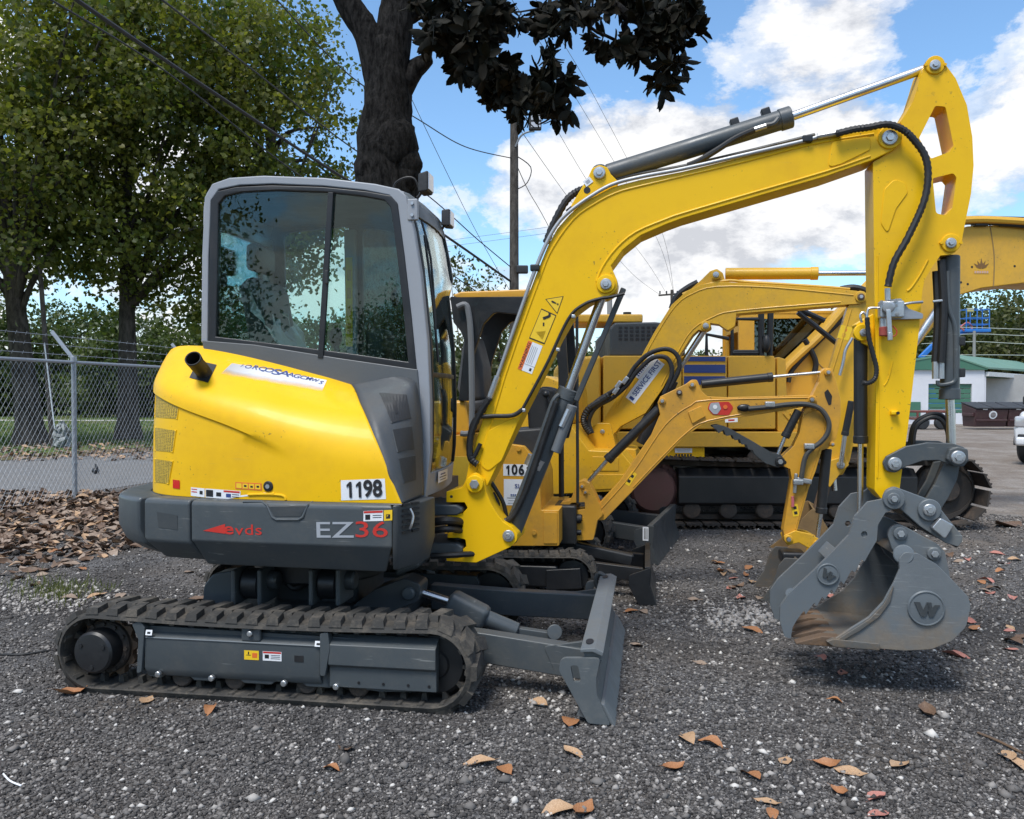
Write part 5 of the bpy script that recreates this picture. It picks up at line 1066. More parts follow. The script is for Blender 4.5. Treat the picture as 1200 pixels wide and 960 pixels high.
# swing bracket, boom, arm
sb2 = zt(560, 480, 6, [(560, 690), (590, 650), (650, 640), (700, 515, .02), (740, 498, .03), (785, 520, .02), (862, 680), (880, 740, .03), (840, 780), (812, 915, .015), (680, 920, .01), (668, 885), (720, 870), (725, 850), (668, 835), (665, 800), (735, 780), (735, 740), (660, 735), (655, 715), (755, 700), (752, 650), (660, 655), (600, 700)])
plate('swing_bracket', fillet(M2.poly(sb2, -.09), .004), -.10, .10, OCH, m2, .006)
bm = BM(); add_box(bm, P2(664, 612, 0), (.18, .34, .30)); obj('boom_post', bm, BLK, m2, .02)
for b, r_ in ((608, .035), (624, .02)): cyl('hose_union', P2(662, b, -.13), P2(681, b, -.11), r_, BLK, m2, n=14)
for a, b in ((686, 577), (682, 570)): pin('pin', M2, a, b, -.10, .02, OCH, m2, .01)
bo2 = zt(660, 290, 2.908, [(100, 905, .03), (110, 888), (190, 800), (300, 640), (330, 570), (322, 530), (332, 508), (420, 465), (438, 451, .02), (456, 451, .02), (472, 490), (492, 508), (560, 511), (720, 507), (838, 503), (862, 508, .02), (866, 528, .02), (835, 541), (720, 561), (560, 586), (480, 602), (420, 640), (340, 722), (235, 832), (140, 930, .03), (108, 930, .03)])
bo2p = fillet(M2.poly(bo2, -.07), .004); boom2 = plate('boom', bo2p, -.07, .07, OCH, m2, .005)
def bead2(F, pxs, y, r, mat, par): return tube('weld_or_glint_bead', [F.pt(a, b, y) for a, b in pxs], r, mat, par, 6, 3)
bead2(M2, [(705, 596), (740, 556), (772, 508), (790, 488), (810, 475), (830, 469), (950, 466)], -.07, .005, OCH, boom2)
bead2(M2, [(742, 571), (778, 533), (806, 506), (830, 493), (900, 480)], -.07, .005, OCH, boom2)
plate('boom_step', fillet(M2.poly(zt(660, 290, 2.908, [(425, 560), (470, 540), (485, 575), (440, 600)]), -.07), .006), -.085, -.06, OCH, boom2, .004)
for a, b in ((776, 470), (811, 451), (951, 468.5), (703.5, 602), (796, 460)): pin('pin', M2, a, b, -.07, .026 if a != 796 else .022, OCH if a != 796 else RUST, boom2, .012)
dec_px = zt(660, 290, 2.908, [(500, 528, .02), (565, 526, .02), (580, 545, .02), (565, 572, .02), (510, 570, .02), (492, 550, .02)])
bm = BM(); add_plate(bm, fillet(M2.poly(dec_px, -.07), .01), -.0735, -.069); dl = obj('round_decal', bm, REDP, boom2, 0); plate('decal_half', fillet(M2.poly(zt(660, 290, 2.908, [(502, 530, .02), (530, 528), (538, 550), (525, 568), (512, 568, .02), (496, 550, .02)]), -.07), .005), -.0755, -.07, SILP, dl, 0)
for a, b in ((838, 477), (850, 477)): p = P2(a, b, -.076); cyl('dot', p, p - Vector((0, .002, 0)), .016, WHT if a < 840 else ORNP, dl, n=12)
for a, b in ((854, 485),): sticker('decal', P2(857, 492.5, -.068), (1, .0, .05), (0, -1, 0), .09, .03, WHT, boom2, [(.5, .5, .5, .4, REDP)])
sticker('warning_label', P2(739, 561, -.07), (.55, 0, .85), (0, -1, 0), .11, .045, YELP, boom2, [(.3, .5, .2, .5, INK), (.7, .5, .2, .5, INK)])
hyd('boom_cylinder', P2(772, 480, -.0), P2(712, 539, -.0), P2(690, 564, -.0), .036, .016, BLK, m2)
hyd('arm_cylinder', P2(822, 450.5, 0), P2(905, 442, 0), P2(970, 436, 0), .032, .013, BLK, m2)
ar2 = [(962, 436, .01), (968, 431, .02), (975, 432, .01), (980, 448), (985, 469), (985, 490), (980, 514), (971, 525), (963, 528), (956, 552), (948, 572), (934, 622), (934, 637, .02), (921, 639, .02), (918, 622), (928, 562), (926, 550), (917, 546, .012), (916, 536, .012), (930, 523), (937, 508), (941, 484), (946, 474), (953, 462), (960, 448)]
arm2 = plate('arm', fillet(M2.poly(ar2, -.06), .004), -.06, .06, OCH, m2, .005)
for a, b, r_ in ((970, 436.5, .026), (924, 632, .03), (975, 520.5, .018), (951, 468.5, .028)): pin('pin', M2, a, b, -.062, r_, OCH, arm2, .02)
p = P2(919.5, 542, -.06); cyl('hole', p, p - Vector((0, .0015, 0)), .014, INK, arm2, n=12)
bm = BM(); add_plate(bm, fillet(M2.poly([(966, 460), (970, 456), (975, 464), (974, 474), (971, 475), (967, 465)], -.06), .006), -.0625, -.058); obj('hose_slot', bm, INK, arm2, 0)
bead2(M2, [(940, 490), (947, 484), (958, 480), (964, 484), (966, 500), (960, 528), (946, 570), (932, 620)], -.06, .004, OCH, arm2)
sticker('warning_label', P2(932, 598, -.06), (.9, 0, .15), (0, -1, 0), .045, .09, YELP, arm2, [(.5, .7, .5, .25, INK), (.5, .28, .5, .25, INK)])
pl_ = [(877, 479), (900, 477), (925, 474), (946, 474), (962, 480), (971, 494), (970, 507), (962, 518), (950, 527), (943, 538), (939, 560)]
tube('ribbed_hose', [P2(a, b, -.095) for a, b in pl_], .018, paint('grey hose', (.05, .052, .05), .6, dirt=.3), m2, 8, 6)
bm = BM(); add_sphere(bm, P2(872, 478, -.08), .04, sc=(1.3, .5, .7)); obj('hose_grommet', bm, BLK, boom2)
for a, b in ((902, 474), (948, 523), (935, 565)): bm = BM(); add_box(bm, P2(a, b, -.09), (.07, .05, .04)); obj('hose_clamp', bm, STL, m2, .006)
bm = BM(); add_bar(bm, P2(934, 562, -.09), P2(951, 565, -.09), .03, .035); add_cyl(bm, P2(933, 555, -.09), P2(931, 578, -.09), .014, n=8); obj('quick_coupler', bm, STL, m2, .005)
bm = BM(); add_box(bm, P2(929, 588, -.07), (.02, .012, .08)); obj('pink_tag', bm, paint('pink tape', (.5, .12, .14), .6), m2, .003)
# thumb
tt = [(833, 499, .01), (842, 498), (853, 501, .01), (880, 516), (905, 531), (916, 533, .02), (920, 543, .02), (912, 548, .02), (897, 543), (884, 532), (882, 527), (877, 527), (875, 521), (869, 521), (867, 515), (861, 516), (858, 510), (851, 511), (848, 504), (842, 508), (840, 504)]
for y_ in (-.10, .07): plate('thumb_plate', fillet(M2.poly(tt, -.10), .003), y_, y_ + .03, GRYD, m2, .003)
pin('thumb_pin', M2, 914, 541, -.10, .035, BLK, m2, .02)
hyd('thumb_cylinder', P2(936, 481, -.07), P2(920, 512, -.07), P2(911, 534, -.07), .03, .014, BLK, m2)
hyd('bucket_cylinder', P2(969, 526, 0), P2(962, 601, 0), P2(957, 634, 0), .036, .016, BLK, m2)
for y_ in (-.085, .06): plate('bucket_link', fillet(M2.poly([(918, 628, .02), (932, 622), (950, 626), (962, 633, .02), (960, 643, .02), (950, 644), (936, 636), (922, 640, .02)], -.085), .006), y_, y_ + .025, OCH2, m2, .005)
for a, b in ((924, 632), (957.5, 638)): pin('pin', M2, a, b, -.085, .03, OCH2, m2, .014); p = P2(a, b, -.1); cyl('pin_end', p, p - Vector((0, .008, 0)), .016, BLK, m2, n=12)
bm = BM(); add_bar(bm, P2(945, 658, -.0), P2(952, 642, -.0), .1, .05); obj('tipping_link', bm, OCH2, m2, .008)
add_bucket(M2, [(913, 662), (920, 654, .02), (936, 655, .02), (943, 664), (938, 680), (924, 697), (906, 710, .02), (888, 711), (896, 698), (906, 684)], [(936, 656), (943, 666), (936, 684), (922, 700), (905, 711), (876, 711)], -.24, .24, WORN, m2, ((888, 709), (869, 709), 4), (905, 680))
bm = BM(); add_box(bm, P2(928, 652, 0), (.17, .2, .09)); obj('coupler', bm, BLK, m2, .02)

# ---------------------------------------------------------------- golden digger with the white boom sticker
M3 = Frame(.16, 8.51, -15)
m3 = thing('mini_excavator', 'golden mini excavator with a white sticker lettered SERVICE FIRST along its boom', 'excavator', M3.o, M3.a, 'machines parked in the yard')
und = bpy.data.objects.new('undercarriage', None); COL.objects.link(und); und.parent = m3; und.rotation_euler = (0, 0, R(-3))
track_set(und, .76, .30, .72, .74, .20, TRK, BLK, .09)
bm = BM(); add_box(bm, (0, 0, .36), (.8, .9, .24)); obj('chassis', bm, BLK, und, .03)
sec = [(1.28, .05), (1.33, .18), (1.31, .34), (1.36, .345), (1.365, .31), (1.36, .16), (1.41, 0.0), (1.385, 0)]
bm = BM(); add_loft(bm, [[(a, y, z) for a, z in sec] for y in (-.76, .76)]); o = obj('blade', bm, GRYD, und, .004)
for s in (-1, 1):
    plate('end_plate', fillet([(1.2, .30, .03), (1.37, .34), (1.36, .16), (1.41, .004), (1.28, .004, .03), (1.2, .2, .03)], .006), s * .76 - .01, s * .76 + .01, GRYD, o, .002)
    bm = BM(); add_loft(bm, [[(xx, s * yy + a, z + c) for a, c in ((-.045, -.07), (.045, -.07), (.045, .07), (-.045, .07))] for xx, yy, z in ((.4, .30, .28), (1.3, .42, .20))]); obj('push_arm', bm, GRYD, o, .006)
sticker('info_label', (1.30, -.772, .27), (1, 0, 0), (0, -1, 0), .05, .12, WHT, o, [(.3, .5, .12, .8, INK), (.55, .5, .12, .8, INK), (.78, .5, .1, .8, INK)])
P3 = lambda a, b, y: M3.pt(a, b, y)
bm = BM(); add_cyl(bm, (0, 0, .46), (0, 0, .60), .38, n=32); obj('slewing_ring', bm, BLK, m3)
b3p = fillet(M3.poly([(640, 500, .04), (668, 498), (690, 528), (728, 530, .02), (740, 545), (740, 575, .02), (640, 580)], -.55), .01)
b3 = plate('body', b3p, -.55, .6, OCH2, m3, .015)
plate('body_panel', fillet(M3.poly([(694, 535), (725, 536), (725, 552), (694, 552)], -.55), .008), -.556, -.54, OCH2, b3, .003); plate('body_panel', fillet(M3.poly([(692, 556), (738, 556), (738, 572), (692, 574)], -.55), .008), -.558, -.54, OCH2, b3, .003)
hw3 = M3.poly([(600, 470), (640, 440), (664, 450), (668, 498), (640, 500), (600, 520)], -.5); plate('engine_cover', fillet(hw3, .04), -.5, .55, OCH2, m3, .03)
q = M3.poly([(678, 535), (694, 500, .02), (700, 496, .03), (715, 496, .03), (722, 524), (745, 527), (748, 560, .01), (700, 560), (680, 558)], -.14); plate('swing_bracket', fillet(q, .008), -.14, .14, OCH2, m3, .008)
bo3 = zt(660, 290, 2.908, [(120, 615, .03), (135, 592), (245, 410), (310, 290), (370, 195), (420, 150), (470, 127), (520, 118), (560, 118), (900, 139), (1000, 148), (1028, 156, .03), (1034, 176, .03), (1015, 192, .03), (950, 196), (760, 212), (590, 226), (585, 268, .02), (560, 284, .03), (530, 262, .01), (500, 258), (505, 275, .03), (480, 288, .03), (462, 280, .02), (440, 300), (400, 362), (340, 480), (280, 565), (195, 610), (170, 640, .03), (130, 645, .03)])
boom3 = plate('boom', fillet(M3.poly(bo3, -.12), .006), -.12, .12, OCH2, m3, .008)
bead2(M3, [(722, 478), (748, 432), (770, 391), (792, 358), (812, 344), (840, 336), (905, 337), (1000, 346)], -.12, .007, OCH2, boom3)
bead2(M3, [(775, 452), (796, 410), (812, 386), (835, 372), (865, 364), (985, 354)], -.12, .007, OCH2, boom3)
for a, b, r_ in ((706, 506, .036), (827, 382, .045), (839, 322, .045), (1009, 348, .05)): pin('pin_boss', M3, a, b, -.12, r_, OCH2, boom3, .016, False); pin('pin', M3, a, b, -.136, r_ * .62, STL if a < 1000 else RUST, boom3, .012)
q = M3.poly([(806, 342), (822, 328), (832, 318), (840, 315, .03), (847, 320, .03), (851, 333), (830, 338)], -.08); plate('cylinder_lug', fillet(q, .006), -.085, .085, OCH2, boom3, .006)
hyd('arm_cylinder', P3(850, 321, 0), P3(958, 320.5, 0), P3(1024, 320, 0), .055, .024, OCH2, m3)
cyl('cylinder_collar', P3(856, 321, 0), P3(868, 321.5, 0), .048, OCH2, m3)
tube('steel_pipe', [P3(a, b, -.10) for a, b in ((800, 345), (824, 335), (852, 329), (880, 331), (960, 336), (996, 339))], .014, OCH2, boom3, 8); tube('hose', [P3(a, b, -.05) for a, b in ((787, 362), (793, 348), (805, 338), (818, 331))], .03, HOSE, boom3, 8)
tube('hose', [P3(a, b, -.08) for a, b in ((985, 339), (1000, 337), (1014, 341), (1022, 352))], .028, HOSE, boom3, 8)
for y_ in (-.02, .22): hyd('boom_cylinder', P3(752, 520 if y_ < 0 else 505, y_), P3(787, 446, y_), P3(826, 386, y_), .06, .028, BLK, m3)
for pts in ([(690, 506), (684, 496), (686, 484), (700, 470), (722, 456), (735, 444), (744, 430), (760, 415), (780, 409), (793, 416), (796, 432), (785, 455)], [(694, 508), (690, 494), (698, 478), (718, 466), (734, 452), (746, 436), (764, 420), (780, 419), (787, 430), (786, 444), (778, 462)]): ribbed('hose', pts, -.20, .022, m3, False, F=M3)
for a, b in ((722, 455), (730, 450), (719, 462)): bm = BM(); add_bar(bm, P3(a, b, -.215), P3(a + 6, b - 8, -.215), .045, .04); obj('hose_coupling', bm, STL, m3, .008)
ribbed('ribbed_hose', [(692, 508), (686, 500), (684, 490), (690, 479), (704, 470), (716, 462)], -.21, .034, m3, F=M3)
c0, c1, c2, c3 = (P3(a, b, -.12) for a, b in ((732.5, 466.5), (743.5, 473.5), (779, 427), (769, 418.5)))
ux = (c2 - c1); cen = (c0 + c1 + c2 + c3) / 4; sl = sticker('boom_sticker', cen, ux, (0, -1, 0), ux.length, (c1 - c0).length, WHT, boom3, [(.06, .5, .06, .45, BLUP)])
text('lettering', 'SERVICE FIRST', M3, cen + ux.normalized() * .03, ux, .048, BLUP, sl, .92, None, .012, .003)
up_ = (c0 - c1).normalized(); c_ = cen + ux.normalized() * .12 + up_ * .085; s2 = sticker('boom_sticker', c_, ux, (0, -1, 0), .27, .06, WHT, boom3); sticker('worn_print', c_, ux, (0, -1, 0), .25, .03, WHT, s2, [(.06 + .088 * k, .5, .05, .9 - .25 * (k % 3 == 1), BLUP) for k in range(11)], .003)
ar3 = [(993, 362, .03), (1000, 344, .04), (1014, 338, .04), (1026, 348, .03), (1024, 400), (1008, 480), (996, 540), (988, 556, .02), (974, 560, .01), (972, 540), (962, 500), (958, 468), (972, 432)]
arm3 = plate('arm', fillet(M3.poly(ar3, -.10), .006), -.10, .10, OCH2, m3, .008)
bead2(M3, [(998, 362), (976, 434), (964, 468), (968, 500)], -.10, .007, OCH2, arm3)
q = M3.poly([(966, 556), (972, 540), (990, 535), (995, 545), (984, 556), (972, 572)], -.16); plate('thumb_lug', fillet(q, .01), -.16, -.10, OCH2, arm3, .004); pin('pin', M3, 985, 545, -.16, .034, STL, arm3, .02)
hyd('thumb_cylinder', P3(998, 470, -.2), P3(990, 510, -.2), P3(985, 545, -.2), .03, .02, BLK, m3); tube('hose', [P3(a, b, -.18) for a, b in ((999, 396), (991, 410), (988, 425), (984, 440))], .014, STL, m3, 8)
sticker('warning_label', P3(990, 390, -.10), (.3, 0, .95), (0, -1, 0), .12, .10, YELP, arm3, [(.3, .5, .3, .3, OCH), (.7, .5, .2, .2, ORNP)])
hyd('bucket_cylinder', P3(966, 470, .05), P3(975, 540, .05), P3(978, 575, .05), .05, .025, BLK, m3)
bm = BM(); add_bar(bm, P3(972, 550, 0), P3(958, 600, 0), .12, .09); obj('tipping_link', bm, RUST, m3, .015)
bm = BM(); add_bar(bm, P3(1010, 350, .0), P3(962, 470, .0), .1, .08); bm.free()
RB = paint('rusty ochre bucket', (.20, .125, .05), .7, dirt=.7, dirt_col=(.12, .075, .04), scale=9, bump=.4)
add_bucket(M3, [(940, 608, .03), (952, 596, .03), (962, 602), (972, 630, .02), (968, 644), (950, 660, .03), (925, 667, .03), (890, 664), (905, 655), (925, 640)], [(955, 597), (970, 618), (974, 636), (962, 655), (935, 667), (880, 665)], -.32, .32, RB, m3, ((896, 664), (864, 659), 5), (925, 635))

# ---------------------------------------------------------------- the big excavator behind
M4 = Frame(3.22, 10.75, -1.5)
m4 = thing('large_excavator', 'large amber excavator with blue stripes on its side and black steel crawler tracks', 'excavator', M4.o, M4.a, 'machines parked in the yard')
P4 = lambda a, b, y: M4.pt(a, b, y)
# crawler tracks with separate shoes
def crawler(yc, wd, near):
    mid = stadium(1.62, 1.62, .42, .355, .04, 10, 18); m = len(mid); cum = [0]
    for i in range(m): cum.append(cum[-1] + (Vector(mid[(i + 1) % m]) - Vector(mid[i])).length)
    Lt = cum[-1]; cnt = int(Lt / .19)
    bm = BM(); w2 = wd / 2
    prof = [(-.085, 0), (.088, 0), (.088, .016), (.06, .018), (.055, .036), (.04, .036), (.035, .018), (.008, .018), (.004, .034), (-.01, .034), (-.014, .018), (-.05, .018), (-.055, .036), (-.07, .036), (-.075, .018), (-.085, .016)]
    add_loft(bm, [[(x, y, z) for x, z in prof] for y in (-w2, w2)]); bmesh.ops.recalc_face_normals(bm, faces=bm.faces[:]); me = bpy.data.meshes.new('track_shoe'); bm.to_mesh(me); bm.free(); me.materials.append(TRKS)
    tr = bpy.data.objects.new('crawler_track', None); COL.objects.link(tr); tr.parent = m4
    for k in range(cnt):
        s = k * Lt / cnt; i = 0
        while cum[i + 1] < s: i += 1
        u = (s - cum[i]) / (cum[i + 1] - cum[i]); a, b = Vector(mid[i]), Vector(mid[(i + 1) % m]); p = a.lerp(b, u); t = (b - a).normalized(); n = Vector((t.y, -t.x))
        o = bpy.data.objects.new('track_shoe', me); COL.objects.link(o); o.parent = tr
        o.matrix_basis = Matrix(((-t.x, 0, n.x, p.x), (0, 1, 0, yc), (-t.y, 0, n.y, p.y), (0, 0, 0, 1)))
    bm = BM(); add_loft_closed(bm, [[(x * .965, yc + a, .42 + (z - .42) * k_) for a, k_ in ((-.1, .93), (.1, .93), (.1, .78), (-.1, .78))] for x, z in mid]); obj('track_chain', bm, TRKS, tr, 0)
    sg = -1 if near else 1; yo = yc + sg * wd * .36
    bm = BM(); add_loft(bm, [[(x, yo + d * -sg, z) for d, z in ((.10, .66), (.0, .57), (.0, .28), (.06, .24), (.4, .24), (.4, .66))] for x in (-1.35, 1.25)]); obj('track_frame', bm, BLK, m4, .01)
    bm = BM(); add_box(bm, (.05, yo - sg * .002, .66), (.30, .05, .10)); obj('frame_opening', bm, INK, m4, .01)
    bm = BM(); add_cyl(bm, (-1.62, yc - .1, .42), (-1.62, yc + .1, .42), .325, n=40, bev=.02); sp4 = obj('sprocket', bm, SPRK, m4); bm = BM(); add_cyl(bm, (-1.62, yc + sg * .09, .42), (-1.62, yc + sg * .2, .42), .25, n=36, bev=.03); obj('drive_cover', bm, SPRK, sp4)
    for k in range(22): a = 2 * math.pi * k / 22; q = (-1.62 + .285 * math.cos(a), .42 + .285 * math.sin(a)); cyl('bolt', (q[0], yc + sg * .098, q[1]), (q[0], yc + sg * .12, q[1]), .016, SPRK, sp4, n=6)
    bm = BM(); add_cyl(bm, (1.62, yc - .08, .42), (1.62, yc + .08, .42), .325, n=40, bev=.02); o = obj('idler_wheel', bm, TRKS, m4); bm = BM(); add_cyl(bm, (1.62, yc + sg * .05, .42), (1.62, yc + sg * .15, .42), .13, n=24, bev=.02); obj('hub', bm, TRKS, o)
    for k in range(7): x_ = -1.2 + k * .4; bm = BM(); add_cyl(bm, (x_, yc - .12, .20), (x_, yc + sg * .19 if near else yc + .12, .20), .10, n=20, bev=.015); obj('track_roller', bm, TRKS, m4)
    for x_ in (-.5, .6): bm = BM(); add_cyl(bm, (x_, yc - .1, .78), (x_, yc + sg * .14, .78), .08, n=16, bev=.01); obj('carrier_roller', bm, TRKS, m4)
crawler(-1.20, .60, True); crawler(1.20, .60, False)
bm = BM(); add_box(bm, (0, 0, .62), (1.8, 1.9, .35)); add_cyl(bm, (0, 0, .75), (0, 0, 1.02), .68, n=36); obj('chassis', bm, BLK, m4, .03)
YB = -1.36
def pan4(name, pts, y0, y1, mat, par=None, bev=.012, rr=.02): return plate(name, fillet(M4.poly(pts, YB), rr), y0, y1, mat, par or m4, bev)
pan4('counterweight', [(655, 420, .12), (705, 416), (705, 505), (668, 507, .1), (655, 480, .1)], YB + .02, 1.3, OCH3, None, .05, .05)
pan4('body_side', [(707, 417), (799, 417), (799, 503), (707, 503)], YB, 1.3, OCH3)
v4 = pan4('vent_door', [(800, 417), (852, 417), (852, 503), (800, 503)], YB, 1.3, OCH3)
for (a, b) in ((418, 423.5), (427.5, 437), (441, 451)): pan4('blue_stripe', [(801.5, a), (850, a), (850, b), (801.5, b)], YB - .008, YB + .005, BLUP, v4, .002, .004)
pan4('body_side', [(853.5, 417), (907, 417), (909, 422), (909, 503), (853.5, 503)], YB, -.42, OCH3)
pan4('cab_step_panel', [(911, 418), (921, 421), (923, 478), (911, 480)], YB + .01, -.42, OCH3)
pan4('frame_skirt', [(668, 506), (1062, 506), (1060, 520), (1040, 524), (680, 524)], YB - .02, 1.3, OCH3, None, .015)
pan4('tool_box', [(775, 524), (826, 524), (826, 536), (775, 536)], YB + .02, -.8, YEL, None, .006, .004)
bxp = P4(801, 528, YB + .015); sticker('info_label', bxp, (1, 0, 0), (0, -1, 0), .19, .05, WHT, m4, [(.5, .6, .8, .1, SILP), (.5, .3, .7, .1, SILP)]); sticker('worn_print', P4(801, 533.5, YB + .013), (1, 0, 0), (0, -1, 0), .2, .03, YEL, m4, [(.1 + .16 * k, .5, .11, .9, INK) for k in range(6)])
text('lettering', 'TS', M4, P4(986, 487, -.41), (1, 0, 0), .10, INK, m4, 1.0, None, .02, .004)
eng = pan4('engine_hood', [(716, 384, .05), (722, 377, .03), (770, 376), (806, 380), (806, 417), (716, 417)], YB + .15, 1.1, GRYD, None, .03, .03)
for r_ in range(4):
    for c_ in range(7): p = P4(727 + c_ * 6.6, 384 + r_ * 4.5, YB + .148); bm = BM(); add_box(bm, p, (.038, .006, .024)); obj('vent_slot', bm, INK, eng)
sd_ = BM(); add_box(sd_, (-2.1, -.2, 2.38), (.9, .9, .1)); obj('service_deck', sd_, OCH3, m4, .02)
bm = BM(); add_tube(bm, [P4(735, 378, -.3), P4(735, 366, -.3)], .05, 14); obj('exhaust_stack', bm, BLK, m4)
pan4('rear_deck', [(912, 480), (1055, 470), (1060, 506), (912, 506)], YB + .03, -.45, OCH3)
for k in range(5): bm = BM(); add_bar(bm, P4(918 + k * 8, 484, YB + .026), P4(932 + k * 9, 500, YB + .026), .02, .014, (0, 1, 0)); obj('tread_rib', bm, OCH3, m4, .003)
# cab: amber shell, black glass, handrails
C4N, C4F = .36, 1.34
c4 = [(866, 372, .05), (874, 365, .04), (995, 364, .05), (1004, 375, .03), (1008, 420), (1000, 500), (866, 500)]; w4 = [(884, 374, .02), (995, 372, .02), (1000, 420), (990, 470), (905, 470), (902, 420), (884, 414)]
cf = plate('cab_shell', fillet(M4.poly(c4, C4N), .02), C4N, C4N + .06, OCH3, m4, .01, holes=[fillet(M4.poly(w4, C4N), .02)]); plate('cab_shell', fillet(M4.poly(c4, C4N), .02), C4F - .05, C4F, OCH3, m4, .01, holes=[fillet(M4.poly([(890, 385, .02), (912, 383, .02), (912, 425), (890, 425)], C4N), .02), fillet(M4.poly([(935, 385, .02), (985, 383, .02), (985, 425), (935, 425)], C4N), .02)])
bm = BM(); a_, b_ = M4.on(866, 368, C4N), M4.on(1000, 366, C4N); add_box(bm, ((a_[0] + b_[0]) / 2, (C4N + C4F) / 2, a_[1]), (b_[0] - a_[0], C4F - C4N, .08)); obj('cab_roof', bm, OCH3, m4, .03)
D4 = glass('dark machine glass', (.10, .12, .125), boost=.02); plate('side_window', fillet(M4.poly(w4, C4N), .02), C4N + .02, C4N + .028, D4, cf, 0)
a_ = M4.on(867, 440, C4N); plate('rear_wall', [(C4N + .05, 1.1), (C4F - .04, 1.1), (C4F - .04, 2.38), (C4N + .05, 2.38)], a_[0] + .01, a_[0] + .05, OCH3, m4, .005, ax='x', holes=[[(C4N + .15, 1.75), (C4F - .15, 1.75), (C4F - .15, 2.3), (C4N + .15, 2.3)]])
bm = BM(); add_box(bm, (M4.on(905, 440, C4N)[0], .85, 1.9), (.16, .5, .8)); add_box(bm, (M4.on(920, 440, C4N)[0], .85, 1.55), (.5, .5, .2)); obj('operator_seat', bm, CHB, m4, .06)
bm = BM(); add_box(bm, ((c4[0][0] - c4[0][0]) + (M4.on(930, 440, C4N)[0]), .85, 1.12), (1.2, .9, .06)); obj('cab_floor', bm, PLA, m4)
HR = BLK
for pts in ([(892, 417), (892, 366)], [(902, 417), (903, 366)], [(858, 417), (858, 374), (892, 374)], [(858, 414), (888, 414)], [(828, 417), (828, 392), (854, 397)]): bm = BM(); add_tube(bm, [P4(a, b, YB + .04) for a, b in pts], .035 if len(pts) == 2 and pts[0][0] in (892, 902, 858) else .022, 8); obj('handrail', bm, HR, m4)
bm = BM(); add_box(bm, P4(873, 414, YB + .06), (.28, .1, .07)); obj('grab_rail_pad', bm, BLK, m4, .015)
bm = BM(); add_sphere(bm, P4(898, 403, YB - .02), .1, sc=(.45, .5, 1)); obj('side_mirror', bm, BLK, m4)
# boom rising behind the arm of the front machine and running out of the picture
b4 = [(905, 505, .1), (916, 455), (926, 428), (960, 396), (1000, 356), (1060, 300), (1100, 274), (1135, 265), (1200, 263), (1300, 274), (1420, 296, .08), (1428, 318, .08), (1416, 334, .08), (1300, 336), (1200, 332), (1150, 338), (1122, 347), (1093, 385), (1060, 425), (1015, 482), (975, 515, .1), (930, 520, .1)]
boom4 = plate('boom', fillet(M4.poly(b4, -.30), .03), -.30, .30, OCH3, m4, .015)
for pts in ([(1160, 264), (1165, 300), (1164, 336)], [(950, 410), (958, 425), (972, 438)]): tube('weld_seam', [P4(a, b, -.30) for a, b in pts], .008, paint('weld brown', (.3, .19, .06), .6), boom4, 6, 3)
tube('boom_pipe', [P4(a, b, -.36) for a, b in ((916, 452), (920, 434), (935, 418), (962, 393), (1000, 350), (1050, 302), (1095, 268), (1140, 257.5), (1230, 262))], .045, OCH3, boom4, 8); tube('boom_hose', [P4(a, b, -.34) for a, b in ((924, 448), (930, 432), (960, 400), (1000, 362), (1060, 296), (1110, 266), (1150, 261), (1230, 268))], .028, HOSE, boom4, 8)
tube('boom_hose', [P4(a, b, -.2) for a, b in ((1095, 266), (1120, 258), (1140, 256), (1158, 256), (1172, 256.5), (1230, 258))], .032, HOSE, boom4, 8); tube('hose', [P4(a, b, -.36) for a, b in ((943, 398), (950, 410), (956, 425), (954, 438))], .035, HOSE, boom4, 8)
for a in (1148, 1178): bm = BM(); add_box(bm, P4(a, 261, -.3), (.16, .12, .1)); obj('pipe_clamp', bm, BLK, boom4, .01)
bm = BM(); p = P4(1150, 314, -.303); add_tube
star = BM()
for ang in (-50, -25, 0, 25, 50): a = R(ang); d = Vector((math.sin(a), 0, math.cos(a))); s_ = Vector((math.cos(a), 0, -math.sin(a))); l = .13 if ang == 0 else .11; vs = [star.verts.new(P4(1150, 316, -.303) + d * .01 + s_ * e * .0 + q) for e, q in ((0, Vector()), (1, d * l * .45 + s_ * .016), (0, d * l), (1, d * l * .45 - s_ * .016))]; star.faces.new(vs)
bm.free(); _st('leaf_emblem', star, [paint('brown print', (.22, .11, .03), .6)], boom4)
PINK = paint('pale pink print', (.6, .38, .33), .6); sticker('worn_print', P4(1150, 319, -.302), (1, 0, 0), (0, -1, 0), .18, .035, OCH3, boom4, [(.1 + .16 * k, .5, .11, .8, PINK) for k in range(6)])
for a, b in ((1139, 313), (1189, 312), (1126, 331), (1134, 333)): p = P4(a, b, -.30); cyl('hole', p, p - Vector((0, .002, 0)), .014, INK, boom4, n=10)
cy4 = hyd('boom_cylinder', P4(1010, 498, -.42), P4(1060, 420, -.42), P4(1098, 362, -.42), .085, .045, OCH3, m4)
for pts in ([(918, 340), (966, 376), (968, 376), (990, 377)], [(935, 352), (980, 402)]): bm = BM(); add_tube(bm, [P4(a, b + 14 if a < 960 else b, YB - .05) for a, b in pts[:2]], .03, 8); obj('wiper_guard_bar', bm, BLK, m4)
bm = BM(); add_plate(bm, M4.poly([(992, 480), (1005, 455), (1012, 440), (1014, 505), (996, 507)], -.5), -.5, -.44); obj('boom_foot_guard', bm, BLK, m4, .01)
